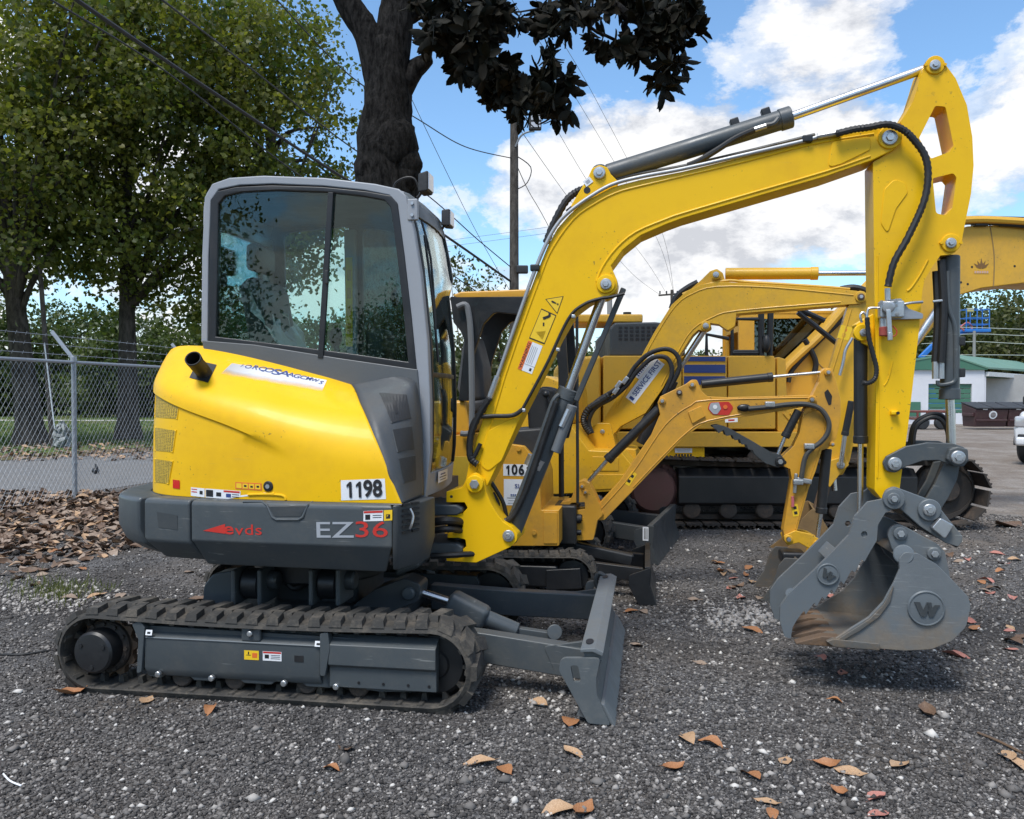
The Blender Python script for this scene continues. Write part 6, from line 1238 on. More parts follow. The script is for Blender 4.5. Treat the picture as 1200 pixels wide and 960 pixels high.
# ================================================================ roads, lawn, verge
def simple_ground(name, c1, c2, sc, bump=.4, c3=None):
    m, t, o = new_mat(name); b = N(t, 'ShaderNodeBsdfPrincipled'); L(t, b.outputs[0], o.inputs[0]); tc = N(t, 'ShaderNodeTexCoord'); v = tc.outputs['Object']
    a = noise_n(t, v, sc, 6, .65).outputs['Fac']; g = noise_n(t, v, sc * 14, 3, .6).outputs['Fac']; big = noise_n(t, v, sc * .12, 4, .6).outputs['Fac']
    c = mix_c(t, ramp(t, math_n(t, 'ADD', math_n(t, 'MULTIPLY', a, .6), math_n(t, 'MULTIPLY', g, .4)), [(.36, 0.0), (.64, 1.0)]), c1, c2)
    if c3: c = mix_c(t, ramp(t, big, [(.45, 0.0), (.62, .8)]), c, c3)
    L(t, c, b.inputs['Base Color']); b.inputs['Roughness'].default_value = .95; b.inputs['Specular IOR Level'].default_value = .15
    bp = N(t, 'ShaderNodeBump'); bp.inputs['Strength'].default_value = bump; bp.inputs['Distance'].default_value = .02; L(t, g, bp.inputs['Height']); L(t, bp.outputs[0], b.inputs['Normal']); return m
sheet('road', [(-6.9, 9.0), (-6.3, 13.2), (-4.9, 19.0), (-1.0, 30), (4, 44), (0, 44), (-5.8, 30), (-9.0, 22.6), (-11.6, 18.6), (-15.5, 12.2), (-26, -4), (-12, -14)], .006, simple_ground('worn asphalt', (.135, .135, .135), (.20, .20, .20), 3.0, .3, (.17, .165, .16)))
sheet('lawn', [(-26, -4), (-15.5, 12.2), (-11.6, 18.6), (-9.0, 22.6), (-5.8, 30), (0, 44), (5, 60), (0, 110), (-120, 110), (-120, -4)], .010, simple_ground('lawn', (.055, .095, .022), (.115, .155, .045), 1.6, .6, (.14, .14, .06)))
sheet('verge', [(-16.2, 12.5), (-15.4, 12.1), (-11.5, 18.5), (-8.9, 22.5), (-5.7, 29.9), (-6.7, 30.3), (-10.3, 23.4), (-13.1, 19.3)], .016, simple_ground('leafy verge', (.10, .075, .045), (.17, .13, .075), 5.0, .8, (.10, .11, .04)))
sheet('path', [(-60, 47.5), (-4, 46.5), (-4, 48.2), (-60, 49.4)], .016, simple_ground('pale path', (.42, .40, .37), (.52, .50, .46), 2.0, .2))

# ================================================================ foliage
def leaf_mat(name, c1, c2, trans=.35, rough=.45, spec=.4):
    m, t, o = new_mat(name); at = N(t, 'ShaderNodeAttribute', attribute_name='tint'); b = N(t, 'ShaderNodeBsdfPrincipled'); tl = N(t, 'ShaderNodeBsdfTranslucent'); mx = N(t, 'ShaderNodeMixShader')
    c = mix_c(t, at.outputs['Fac'], c1, c2); L(t, c, b.inputs['Base Color']); b.inputs['Roughness'].default_value = rough; b.inputs['Specular IOR Level'].default_value = spec
    L(t, mix_c(t, 1.0, c, (1.2, 1.35, .6), 'MULTIPLY'), tl.inputs[0]); mx.inputs[0].default_value = trans
    L(t, b.outputs[0], mx.inputs[1]); L(t, tl.outputs[0], mx.inputs[2]); L(t, mx.outputs[0], o.inputs[0]); return m
def bark_mat(name, c1, c2, sc=6):
    m, t, o = new_mat(name); b = N(t, 'ShaderNodeBsdfPrincipled'); L(t, b.outputs[0], o.inputs[0]); tc = N(t, 'ShaderNodeTexCoord'); mp = N(t, 'ShaderNodeMapping'); L(t, tc.outputs['Object'], mp.inputs[0]); mp.inputs['Scale'].default_value = (1, 1, .35)
    a = noise_n(t, mp.outputs[0], sc, 8, .7).outputs['Fac']; L(t, mix_c(t, ramp(t, a, [(.38, 0.0), (.66, 1.0)]), c1, c2), b.inputs['Base Color']); b.inputs['Roughness'].default_value = .95; b.inputs['Specular IOR Level'].default_value = .15
    bp = N(t, 'ShaderNodeBump'); bp.inputs['Strength'].default_value = 1.0; bp.inputs['Distance'].default_value = .04; L(t, a, bp.inputs['Height']); L(t, bp.outputs[0], b.inputs['Normal']); return m
BARK = bark_mat('plane tree bark', (.035, .031, .026), (.115, .10, .085)); BARKM = bark_mat('backlit magnolia bark', (.004, .0035, .003), (.042, .038, .035), 26)  # magnolia bark blackened so its colour carries the backlit darkness
LEAFG = leaf_mat('green leaves', (.056, .090, .018), (.225, .215, .048), .5); LEAFD = leaf_mat('dark green leaves', (.036, .064, .018), (.115, .140, .042)); LEAFM = leaf_mat('magnolia leaves', (.006, .008, .005), (.020, .016, .010), .04, .6, .12)  # magnolia leaf colour darkened to read as a backlit silhouette
LEAFO = leaf_mat('olive leaves', (.035, .052, .016), (.12, .125, .04))
def leaf_cloud(name, centres, size, mat, parent, seed, shape='rhomb', tint=None, droop=.3):
    """centres: n x 3 leaf positions -> one mesh of many small folded leaf blades"""
    g = np.random.default_rng(seed); C = np.asarray(centres, float); n = len(C)
    d = g.normal(size=(n, 3)); d[:, 2] -= droop; d /= np.linalg.norm(d, axis=1)[:, None]
    u = g.normal(size=(n, 3)); u -= d * (u * d).sum(1)[:, None]; u /= np.linalg.norm(u, axis=1)[:, None]; w_ = np.cross(d, u)
    s = size * g.uniform(.65, 1.25, n)[:, None]
    if shape == 'lobed':
        prof = [(0, -.5, 0), (.45, -.25, .10), (.52, .12, .14), (.2, .18, .02), (0, .55, -.05), (-.2, .18, .02), (-.52, .12, .14), (-.45, -.25, .10)]
        faces = [(0, 1, 2, 3), (0, 3, 4, 5), (0, 5, 6, 7)]
    else:
        prof = [(0, -.5, 0), (.30, 0, .08), (0, .5, 0), (-.30, 0, .08)]; faces = [(0, 1, 2), (0, 2, 3)]
    k = len(prof); V = np.empty((n, k, 3))
    for i, (a, b, c) in enumerate(prof): V[:, i] = C + (u * a + d * b + w_ * c) * s
    F_ = []; fl = np.array([len(f) for f in faces]); idx = np.concatenate([np.array(f) for f in faces])
    loops = (np.arange(n)[:, None] * k + idx[None, :]).ravel(); tot = np.tile(fl, n); st = np.concatenate([[0], np.cumsum(tot)[:-1]])
    me = bpy.data.meshes.new(name); me.vertices.add(n * k); me.vertices.foreach_set('co', V.ravel()); me.loops.add(len(loops)); me.loops.foreach_set('vertex_index', loops.astype(np.int32)); me.polygons.add(len(tot)); me.polygons.foreach_set('loop_start', st.astype(np.int32)); me.update(calc_edges=True)
    at = me.attributes.new('tint', 'FLOAT', 'POINT'); tv = g.beta(1.6, 2.2, n) if tint is None else np.clip(tint + g.normal(0, .16, n), 0, 1); at.data.foreach_set('value', np.repeat(tv, k).astype(np.float32))
    me.materials.append(mat); o = bpy.data.objects.new(name, me); COL.objects.link(o); o.parent = parent; return o
def limb(bm, pts, r0, r1, n=8):
    p = spline3(pts, 5); m = len(p) - 1; add_tube(bm, p, [r0 + (r1 - r0) * (i / m) ** .8 for i in range(m + 1)], n)
def tree(label, base, h, r, crowns, nclump, nleaf, lsize, seed, lmat=LEAFG, bmat=BARK, group=None, lean=(0, 0), shape='lobed', name='plane_tree', spread=.40, low=None, cat='tree'):
    """crowns: list of (dx, dy, z, rx, ry, rz) ellipsoids measured from the base"""
    t = thing(name, label, cat, base, 0, group); g = np.random.default_rng(seed); rn = random.Random(seed)
    top = Vector((lean[0], lean[1], h)); bm = BM()
    pts = [Vector((0, 0, -.1)), Vector((lean[0] * .1, lean[1] * .1, h * .12)), top * .35 + Vector((rn.uniform(-.1, .1), 0, 0)), top * .7, top]
    p = spline3(pts, 5); m = len(p) - 1; add_tube(bm, p, [r * ((1.65 if i == 0 else 1.25 if i < 3 else 1.05) - .75 * (i / m)) for i in range(m + 1)], 12)
    vol = np.array([c[3] * c[4] * c[5] for c in crowns]); vol = vol / vol.sum(); cl = []
    for k in range(nclump):
        c = crowns[g.choice(len(crowns), p=vol)]; d = g.normal(size=3); d /= np.linalg.norm(d); q = g.uniform(.3, 1.22) ** .5
        cl.append(np.array(c[:3]) + d * np.array(c[3:6]) * q)
    cl = np.array(cl); lm = []
    for k in range(min(26, nclump)):
        e = Vector(cl[k]); z0 = rn.uniform(.35, .95); a = top * z0; 
        if e.z < a.z - .5: a = top * max(.25, e.z / h * .7)
        mid = a.lerp(e, .5) + Vector((rn.uniform(-.3, .3), rn.uniform(-.3, .3), rn.uniform(.1, .6))); limb(bm, [a, mid, e], r * rn.uniform(.22, .42), r * .05, 6)
    obj('trunk', bm, bmat, t, 0, smooth=60)
    sz = g.uniform(.6, 1.3, nclump); pick = g.choice(nclump, nleaf, p=sz / sz.sum()); pos = cl[pick] + g.normal(size=(nleaf, 3)) * (spread * sz[pick])[:, None] * np.array([1, 1, .72])
    ct = g.uniform(.12, .75, nclump); leaf_cloud('crown', pos, lsize, lmat, t, seed + 1, shape, ct[pick]); return t
TG = 'plane trees along the far side of the road'
def gxy(px, Y): return (px - 600) / FPX * Y
tree('broad plane tree with a leaning trunk farthest left beyond the fence', (gxy(36, 25), 25, 0), 10, .42, [(-1.5, -.5, 8.6, 4.6, 3.5, 4.6), (.8, .5, 11, 4, 3.5, 3.6), (-3.2, -1, 5.6, 2.4, 2.4, 2.2), (2.2, 0, 7.0, 1.8, 2, 2.2)], 400, 33000, .15, 11, group=TG, lean=(-1.1, .2), name='plane_tree')
tree('plane tree with ivy at the foot of its straight trunk, left of the cab', (gxy(150, 27), 27, 0), 11, .36, [(.2, 0, 9.5, 4.2, 3.6, 4.6), (-1.6, 0, 6.4, 2.2, 2.2, 1.8), (2.6, .4, 6.2, 2.4, 2.2, 2.4), (1.5, 0, 12.5, 3.6, 3, 2.6)], 380, 30000, .15, 12, group=TG, name='plane_tree')
tree('plane tree rising directly behind the excavator cab', (gxy(318, 29), 29, 0), 11, .32, [(.1, 0, 9.8, 2.7, 2.8, 4.2), (-1.2, 0, 7, 2.0, 2, 2.2), (.9, 0, 7.4, 1.7, 1.8, 2.2), (-.4, 0, 13, 2.4, 2.6, 2.4)], 240, 20000, .15, 13, group=TG, name='plane_tree')
# bushes beyond the lawn
BG = 'trees and bushes beyond the lawn'
sp_b = [(-60, 56, 8.2, 8), (20, 58, 7.0, 7), (95, 62, 8.0, 7), (160, 55, 6.6, 7), (225, 60, 7.6, 7), (300, 58, 7.0, 7), (380, 60, 7.4, 7), (455, 57, 6.0, 7), (530, 60, 5.0, 5), (585, 44, 4.9, 4.2), (640, 52, 4.4, 4), (692, 50, 3.9, 3.4)]
blab = ['dark bushy tree at the left edge beyond the lawn', 'low dark bush beyond the lawn behind the leaning trunk', 'dark tree seen over the fence left of the post arm', 'bushy tree beyond the fence behind the straight trunk', 'leafy tree over the fence just left of the cab', 'tree seen through the rear of the cab', 'tree seen through the middle of the cab window', 'tree seen through the front of the cab window', 'pale tree beside the windscreen lamps', 'green tree seen under the open black canopy', 'dark tree behind the leaning boom of the front machine', 'small dark tree behind the boom cylinder rod']
for i, (px, Y, hh, wd) in enumerate(sp_b):
    w2 = wd * .5; tree(blab[i], (gxy(px, Y), Y, 0), hh * .75, .16, [(0, 0, hh * .55, w2, w2 * .8, hh * .45), (w2 * .5, 0, hh * .28, w2 * .8, w2 * .7, hh * .3), (-w2 * .5, 0, hh * .28, w2 * .8, w2 * .7, hh * .3)], 90 if i < 8 else 70, 10500 if i < 8 else 5200, .34, 40 + i, LEAFD if i not in (8, 9) else LEAFO, group=BG, name='bushy_tree', shape='rhomb', spread=.6)
tree('thin pale tree showing beside the cab front above the canopy', (gxy(548, 30), 30, 0), 5.4, .08, [(0, 0, 5.0, 1.1, 1, 1.4), (.6, 0, 4.0, .8, .8, .8)], 30, 900, .16, 71, LEAFO, group=BG, name='bushy_tree', shape='rhomb', spread=.3)
# wood on the right behind the white building
WG = 'tall trees behind the white building'
for i, (px, Y, hh, wd) in enumerate([(1010, 74, 8.2, 8), (1068, 80, 9.6, 9), (1112, 70, 9.0, 6), (1150, 78, 11.5, 8), (1198, 72, 10.5, 8), (1245, 78, 12.5, 9), (1300, 74, 12, 9), (830, 90, 5.6, 8), (930, 88, 6.5, 9)]):
    w2 = wd * .5; tree(['tall tree behind the cab of the striped excavator', 'tall tree right behind the yellow arm of the front machine', 'tree behind the blue lift basket', 'tall dark tree right of the blue lift basket', 'tall tree at the right edge above the white vehicle', 'tree past the right edge behind the dumpsters', 'last tree of the wood past the right edge', 'far tree behind the blue striped machine', 'far tree behind the black cab glass'][i], (gxy(px, Y), Y, 0), hh * .8, .22, [(0, 0, hh * .58, w2, w2 * .8, hh * .40), (w2 * .4, 0, hh * .35, w2 * .8, w2 * .7, hh * .32), (-w2 * .4, 0, hh * .4, w2 * .8, w2 * .7, hh * .32)], 110, 8500, .42, 80 + i, LEAFD if i % 2 else LEAFO, group=WG, name='woodland_tree', shape='rhomb', spread=.75)
# trees across the street behind the camera (mirrored in the cab glass)
for i, (x, y, hh, wd) in enumerate([(-23.5, -20, 11, 8), (-18, -34, 6.5, 8), (-7.5, -24, 8, 7), (14, -22, 11, 10)]):
    w2 = wd * .5; tree(['leafy street tree mirrored at the rear of the cab window', 'lower street tree mirrored in the middle of the cab window', 'street tree mirrored at the front of the cab window', 'street tree mirrored in the windscreen glass'][i], (x, y, 0), hh * .8, .25, [(0, 0, hh * .62, w2, w2 * .8, hh * .38), (w2 * .4, 0, hh * .42, w2 * .7, w2 * .7, hh * .26)], 140, 12000, .24, 120 + i, LEAFG, group='street trees behind the viewpoint', name='street_tree', shape='rhomb', spread=.7)

# ---------------------------------------------------------------- magnolia behind the cab
mg = thing('magnolia_tree', 'magnolia with a thick nearly black trunk rising behind the cab roof', 'tree', (gxy(452, 8.6), 8.6, 0))
MB_ = Vector((gxy(452, 8.6), 8.6, 0)); MY = 8.6
def mp_(px, py, Y=MY): return dpt(px, py, Y) - MB_
bm = BM(); path = [Vector((0.02, 0, -.1)), Vector((0, 0, .6)), mp_(452, 330), mp_(453, 215), mp_(452, 165), mp_(455, 110), mp_(459, 48)]
sp_ = spline3(path, 6); mN = len(sp_) - 1; add_tube(bm, sp_, [np.interp(i / mN, [0, .02, .2, .5, .62, .82, 1], [.55, .46, .38, .315, .30, .225, .17]) for i in range(mN + 1)], 22)
limb(bm, [mp_(454, 112), mp_(433, 42), mp_(408, 5), mp_(385, -50), mp_(340, -130)], .185, .08, 14); limb(bm, [mp_(455, 118), mp_(463, 30), mp_(470, -40), mp_(475, -160), mp_(480, -320)], .205, .10, 14)
limb(bm, [mp_(470, 20), mp_(498, 12), mp_(520, 40, 8.2), mp_(548, 72, 7.9), mp_(585, 92, 7.7), mp_(622, 100, 7.5)], .11, .018, 8); limb(bm, [mp_(470, -60), mp_(560, -70, 8), mp_(660, -30, 7.6), mp_(740, 20, 7.4), mp_(790, 60, 7.3)], .10, .015, 8)
limb(bm, [mp_(740, 20, 7.4), mp_(765, 10, 7.3), mp_(800, 25, 7.3)], .02, .008, 6); limb(bm, [mp_(660, -30, 7.6), mp_(690, 30, 7.5), mp_(735, 55, 7.4)], .025, .008, 6); limb(bm, [mp_(520, 40, 8.2), mp_(560, 20, 7.8), mp_(640, 10, 7.6)], .03, .008, 6)
limb(bm, [mp_(462, 112), mp_(484, 84), mp_(505, 68)], .15, .06, 10); limb(bm, [mp_(478, 84), mp_(492, 86), mp_(500, 72)], .06, .02, 6)
for (a, b, r_) in ((462, 172, .24), (476, 190, .16), (470, 158, .14), (474, 207, .15), (436, 195, .17)): add_sphere(bm, mp_(a, b, 8.45), r_, 14, 10, (1, .8, 1.1))
for v in bm.verts: v.co += noise.noise_vector(v.co * 5.5) * .035 + noise.noise_vector(v.co * 17) * .012
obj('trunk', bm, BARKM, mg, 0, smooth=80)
def magnolia_leaves(tips, seed, per=(8, 12), size=.155):
    g = np.random.default_rng(seed); V, F_, T = [], [], []
    prof = [(-.02, 0), (.17, .25), (.22, .5), (.16, .8), (0, 1.0)]
    for p in tips:
        ax = g.normal(size=3); ax[2] = ax[2] * .5 - .1; ax /= np.linalg.norm(ax); n_ = g.integers(*per)
        u = np.cross(ax, [0.3, .2, 1]); u /= np.linalg.norm(u); w_ = np.cross(ax, u)
        for k in range(n_):
            a = 2.4 * k + g.uniform(-.3, .3); el = g.uniform(.1, 1.1); d = (u * math.cos(a) + w_ * math.sin(a)) * math.cos(el) + ax * math.sin(el); d[2] -= .15; d /= np.linalg.norm(d)
            s = np.cross(d, ax + g.normal(size=3) * .15); s /= np.linalg.norm(s) + 1e-9; nn = np.cross(s, d); l = size * g.uniform(.75, 1.2); b = len(V); o = np.array(p) + g.normal(size=3) * .02
            for x, y in prof: c = -.12 * y * y; V.append(o + (d * y + nn * (c + .06) - s * x) * l); V.append(o + (d * y + nn * c) * l); V.append(o + (d * y + nn * (c + .06) + s * x) * l)
            for i in range(4):
                q = b + 3 * i; F_ += [(q, q + 1, q + 4, q + 3), (q + 1, q + 2, q + 5, q + 4)]
            T += [g.uniform(0, 1)] * 15
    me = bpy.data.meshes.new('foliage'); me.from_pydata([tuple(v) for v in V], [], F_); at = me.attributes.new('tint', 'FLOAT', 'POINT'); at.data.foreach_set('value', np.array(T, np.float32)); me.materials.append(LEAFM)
    me.polygons.foreach_set('use_smooth', [True] * len(F_)); o = bpy.data.objects.new('foliage', me); COL.objects.link(o); o.parent = mg; return o
rg = random.Random(5); tips = []
clus = [(497, 12, 16), (512, 28, 20), (528, 45, 22), (548, 60, 24), (540, 20, 18), (566, 78, 26), (585, 92, 28), (606, 100, 28), (628, 108, 26), (645, 98, 22), (655, 122, 18), (610, 122, 22), (585, 110, 16), (560, 10, 22), (595, 12, 22), (575, 38, 14), (632, 18, 20), (655, 22, 18), (680, 14, 22), (705, 8, 20), (640, 68, 14), (650, 80, 16), (735, 2, 20), (760, 10, 22), (785, 20, 24), (806, 35, 20), (800, 15, 20), (775, 42, 20), (745, 55, 16), (720, 60, 16), (704, 50, 10), (755, 45, 16), (768, 70, 14), (785, 88, 16), (776, 104, 14), (795, 78, 14), (790, 55, 16), (500, 45, 10), (530, 5, 20)]
for px, py, r_ in clus:
    for k in range(max(3, int(r_ * r_ / 55))):
        a = rg.uniform(0, 6.28); q = r_ * math.sqrt(rg.random()); tips.append(mp_(px + q * math.cos(a), py + q * math.sin(a) * .9, rg.uniform(7.2, 8.2)))
rg2 = random.Random(9)
for k in range(620):                                    # the rest of the crown, above the picture
    a = rg2.uniform(0, 6.28); q = 3.9 * math.sqrt(rg2.random()); z = rg2.uniform(0, 1); x, y = math.cos(a) * q, math.sin(a) * q * .9
    tips.append(Vector((x + .6, y + .2, 6.6 + 3.4 * z * (1 - (q / 4.2) ** 2) + .25 * q)))
magnolia_leaves(tips, 3)

# ================================================================ fence
FA, FB = Vector((-6.76, 8.6, 0)), Vector((-5.66, 15.2, 0)); FH = 1.93
fence = thing('chain_link_fence', 'galvanised chain link fence with barbed wire running along the road', 'fence', FA); fd = (FB - FA); fl_ = fd.length; fd.normalize(); fn_ = Vector((-fd.y, fd.x, 0))
def fp(s, z, o=0.0): return fd * s + fn_ * o + Vector((0, 0, z))
bm = BM(); wd_, pr = .052, .0019
def wire(bm, a, b, r): 
    d = (b - a).normalized(); u, v = frame_of(d); A = [bm.verts.new(a + (u * math.cos(t) + v * math.sin(t)) * r) for t in (0, 2.09, 4.19)]; B = [bm.verts.new(b + (u * math.cos(t) + v * math.sin(t)) * r) for t in (0, 2.09, 4.19)]
    for k in range(3): bm.faces.new((A[k], A[(k + 1) % 3], B[(k + 1) % 3], B[k]))
S0 = -1.5; S1 = fl_ + 3; dx = .092; hgt = FH - .06; slope = 1.35
for sg in (1, -1):
    s = S0 - hgt / slope
    while s < S1 + hgt / slope:
        a, b = (s, .03), (s + hgt / slope, .03 + hgt)
        if sg < 0: a, b = (s + hgt / slope, .03), (s, .03 + hgt)
        pa, pb = Vector(a), Vector(b)
        def clip(p, q):
            if p.x < S0: p = p + (q - p) * ((S0 - p.x) / (q.x - p.x))
            if p.x > S1: p = p + (q - p) * ((S1 - p.x) / (q.x - p.x))
            return p
        if max(a[0], b[0]) > S0 and min(a[0], b[0]) < S1:
            pa2, pb2 = clip(pa, pb), clip(pb, pa); wire(bm, fp(pa2.x, pa2.y, -.03 + .003 * sg), fp(pb2.x, pb2.y, -.03 + .003 * sg), pr)
        s += dx
kind(obj('chain_link_mesh', bm, GALV, fence, 0, smooth=0), 'stuff')
bm = BM(); add_tube(bm, [fp(S0, FH), fp(S1, FH)], .024, 10); obj('top_rail', bm, GALV, fence)
sp0 = (Vector((gxy(87, 12.05), 12.05, 0)) - FA).dot(fd)
for k in (-1, 0, 1):
    s = sp0 + 3.05 * k; bm = BM(); add_tube(bm, [fp(s, -.1), fp(s, FH + .05)], .034, 12); p_ = obj('post', bm, GALV, fence)
    bm = BM(); add_bar(bm, fp(s, FH + .04), fp(s, FH + .44, .34), .05, .03, (0, 1, 0)); add_cyl(bm, fp(s, FH + .0), fp(s, FH + .08), .044, n=12); obj('wire_arm', bm, GALV, p_, .004)
    for z in (.5, 1.0, 1.5): bm = BM(); add_cyl(bm, fp(s, z - .012), fp(s, z + .012), .039, n=12); obj('tie_band', bm, GALV, p_)
for j, (zz, oo) in enumerate(((.10, .07), (.24, .20), (.38, .32))):
    bm = BM(); add_tube(bm, [fp(S0, FH + zz, oo), fp(sp0, FH + zz, oo), fp(S1, FH + zz - .02, oo)], .004, 5)
    for k in range(60): s = S0 + (S1 - S0) * k / 60; c = fp(s, FH + zz, oo); add_bar(bm, c - Vector((.01, .0, .022)), c + Vector((.01, 0, .022)), .004, .004)
    obj('barbed_wire', bm, GALV, fence, 0)

# ================================================================ poles and wires
WOOD = bark_mat('weathered pole wood', (.055, .048, .042), (.13, .115, .10), 10)
PB_ = Vector((gxy(602.5, 22), 22, 0)); pole = thing('utility_pole', 'wooden utility pole with a floodlight standing behind the open canopy', 'pole', PB_)
def zat(py, Y): return CAM_H + (HOR - py) / FPX * Y
bm = BM(); add_tube(bm, [Vector((0, 0, -.2)), Vector((0, 0, zat(122, 22)))], [.14, .10], 14); obj('shaft', bm, WOOD, pole)
q = lambda a, b, Y=22: dpt(a, b, Y) - PB_
tube('lamp_arm', [q(604, 172, 21.9), q(610, 160, 21.8), q(618, 155, 21.7), q(626, 154, 21.6)], .025, GALV, pole, 8, 4)
bm = BM(); c = q(627, 143, 21.6); add_box(bm, c, (.32, .14, .42)); fl2 = obj('floodlight', bm, PLA, pole, .03)
for dz in (.09, -.09): bm = BM(); add_box(bm, c + Vector((.02, -.075, dz)), (.24, .012, .13)); obj('lens', bm, MIR, fl2, .01)
tube('drop_loop', [q(604, 182), q(622, 196), q(618, 214), q(606, 222)], .014, HOSE, pole, 6, 4); bm = BM(); add_box(bm, q(612, 316, 21.9), (.3, .2, .2)); obj('splice_box', bm, PLA, pole, .03)
WIREM = paint('black cable', (.02, .02, .022), .6, dirt=.1, bump=0); WIREG = paint('grey cable', (.10, .10, .105), .6, dirt=.1, bump=0)
def cable(label, pts, r, mat=WIREM, sag=0.0, group='overhead wires'):
    P_ = [dpt(a, b, Y) for a, b, Y in pts]; o0 = P_[0].copy(); pth = spline3([p - o0 for p in P_], 10); bm = BM(); add_tube(bm, pth, r, 6); o = obj('overhead_wire', bm, mat, None, 0, loc=o0); thing('', label, 'wire', group=group, o=o); return o
cable('thick black cable bundle crossing the left trees down to the wooden pole', [(60, -25, 9.5), (90, 0, 10), (245, 105, 13.2), (405, 210, 17), (500, 262, 19), (600, 331, 22)], .028)
cable('black cable just under the thick bundle crossing the left trees', [(20, -25, 9.5), (60, 0, 10), (200, 88, 13), (350, 205, 17), (505, 305, 19.8), (601, 372, 22)], .013)
cable('thin black wire from the left tree tops to the wooden pole', [(150, -30, 9.5), (190, 0, 10), (300, 85, 13), (412, 173, 16.5), (497, 226, 19), (560, 281, 21), (602, 316, 22)], .013)
cable('drooping wire from the tree tops past the magnolia trunk to the pole', [(320, -5, 13), (382, 62, 15), (425, 100, 16.5), (490, 140, 18.5), (545, 172, 20.5), (602, 186, 22)], .012)
cable('fine wire slanting down behind the cab lamps', [(470, 90, 17), (520, 195, 19), (560, 275, 21), (600, 345, 23)], .007, WIREG)
cable('wire from the pole down to the yellow boom', [(606, 195, 22), (620, 225, 26), (640, 260, 31), (676, 330, 44)], .012)
for i, pts in enumerate(([(600, 0, 24), (690, 140, 38), (770, 280, 54), (790, 345, 61)], [(628, 0, 24), (700, 120, 38), (775, 270, 54), (790, 345, 61)], [(640, 130, 30), (700, 230, 42), (760, 310, 54), (782, 346, 61)], [(608, 150, 24), (680, 250, 40), (740, 320, 52), (774, 346, 61)])): cable(['outermost of the four fine wires fanning to the far crossarm pole', 'second of the four fine wires fanning to the far crossarm pole', 'third of the four fine wires fanning to the far crossarm pole', 'lowest of the four fine wires fanning to the far crossarm pole'][i], pts, .010, WIREG)
for i, dy in enumerate((0, 7)): cable(['upper thin line crossing behind the wooden pole', 'lower thin line crossing behind the wooden pole'][i], [(500, 285 + dy, 40), (600, 272 + dy, 40), (700, 258 + dy, 40), (820, 240 + dy, 40)], .008, WIREG)
def post_pole(label, px, Y, ptop, r, mat, lean=0.0, arm=None):
    b = Vector((gxy(px, Y), Y, 0)); t = thing('utility_pole', label, 'pole', b); h_ = zat(ptop, Y); bm = BM(); add_tube(bm, [Vector((0, 0, -.2)), Vector((lean, 0, h_))], [r * 1.2, r * .85], 10); obj('shaft', bm, mat, t)
    if arm:
        bm = BM(); add_bar(bm, Vector((-arm, 0, h_ - .4)), Vector((arm, 0, h_ - .25)), .12, .12); o = obj('crossarm', bm, mat, t)
        for s in (-.9, -.4, .4, .9): cyl('insulator', (arm * s, 0, h_ - .3), (arm * s, 0, h_ - .08), .05, PLA, o, n=8)
    return t
post_pole('far utility pole with a crossarm behind the golden boom', 787, 61, 340, .13, WOOD, 0, .95); post_pole('grey pole behind the boom cylinder of the front machine', 716, 46, 330, .16, paint('pale weathered wood', (.27, .26, .25), .9, dirt=.3), -.1)
pg = post_pole('slim grey pole leaning beside the leaning trunk', 62, 24, 298, .07, WOOD, -.35); tube('guy_guard', [Vector((-.18, -.08, 2.9)), Vector((.12, -.12, .4))], .018, WHT, pg, 6, 0)
post_pole('short grey pole above the green roof under the lift basket', 1141, 50, 388, .09, paint('pale weathered wood', (.27, .26, .25), .9, dirt=.3))
for i, (y0, y1, y2) in enumerate(((383.5, 384, 386), (395, 391.5, 393.5), (403, 400.5, 403), (417, 416, 416.5))): cable(['highest of the four pale wires right of the lift basket', 'second of the four pale wires right of the lift basket', 'third of the four pale wires right of the lift basket', 'lowest of the four pale wires just over the green roof'][i], [(1080, y0, 50), (1141, y1, 50), (1200, y2, 50), (1300, y2 + 2, 50)], .022, paint('pale cable', (.42, .44, .40), .6, dirt=.1), group='pale wires on the right')

# ================================================================ right background: building, dumpsters, lift, truck
BF_ = Frame(19.45, 42, 0); bld = thing('garage_building', 'white block garage with a green metal roof and a green roller door', 'building', BF_.o)
BLKW = simple_ground('white painted block', (.66, .66, .69), (.74, .74, .77), 2.0, .3, (.60, .60, .62)); GRN = paint('green metal', (.055, .165, .105), .5, dirt=.25, scale=1.5, dirt_col=(.14, .2, .15)); GRNL = paint('pale green roof metal', (.12, .24, .17), .5, dirt=.3, scale=.8, dirt_col=(.2, .27, .22))
X1 = 23.25 - 19.45; WE = 2.72; RG = 3.45
dw = ((1088 - 600) * .042 - 19.45, (1139 - 600) * .042 - 19.45, CAM_H + (462 - 450) * .042)
bm = BM(); add_plate(bm, [(-1.2, -.1), (X1, -.1), (X1, WE), (-1.2, WE)], 0, .2, holes=[[(dw[0], -.05), (dw[1], -.05), (dw[1], dw[2]), (dw[0], dw[2])]]); obj('front_wall', bm, BLKW, bld, .01)
bm = BM(); add_plate(bm, [(-1.5, WE - .05), (X1 + .1, WE - .05), (X1 + .1, WE + .08), (1.9, RG), (-1.5, WE + .25)], -.12, .18); obj('gable', bm, GRN, bld, .01)
nd = 6; dh = (dw[2] - .55) / nd
for k in range(nd): bm = BM(); add_box(bm, ((dw[0] + dw[1]) / 2, .12, .55 + dh * (k + .5)), (dw[1] - dw[0] - .02, .05, dh - .03)); obj('door_panel', bm, GRN, bld, .01)
bm = BM(); add_box(bm, ((dw[0] + dw[1]) / 2, .10, .27), (dw[1] - dw[0] - .02, .06, .54)); obj('door_base', bm, BLKW, bld)
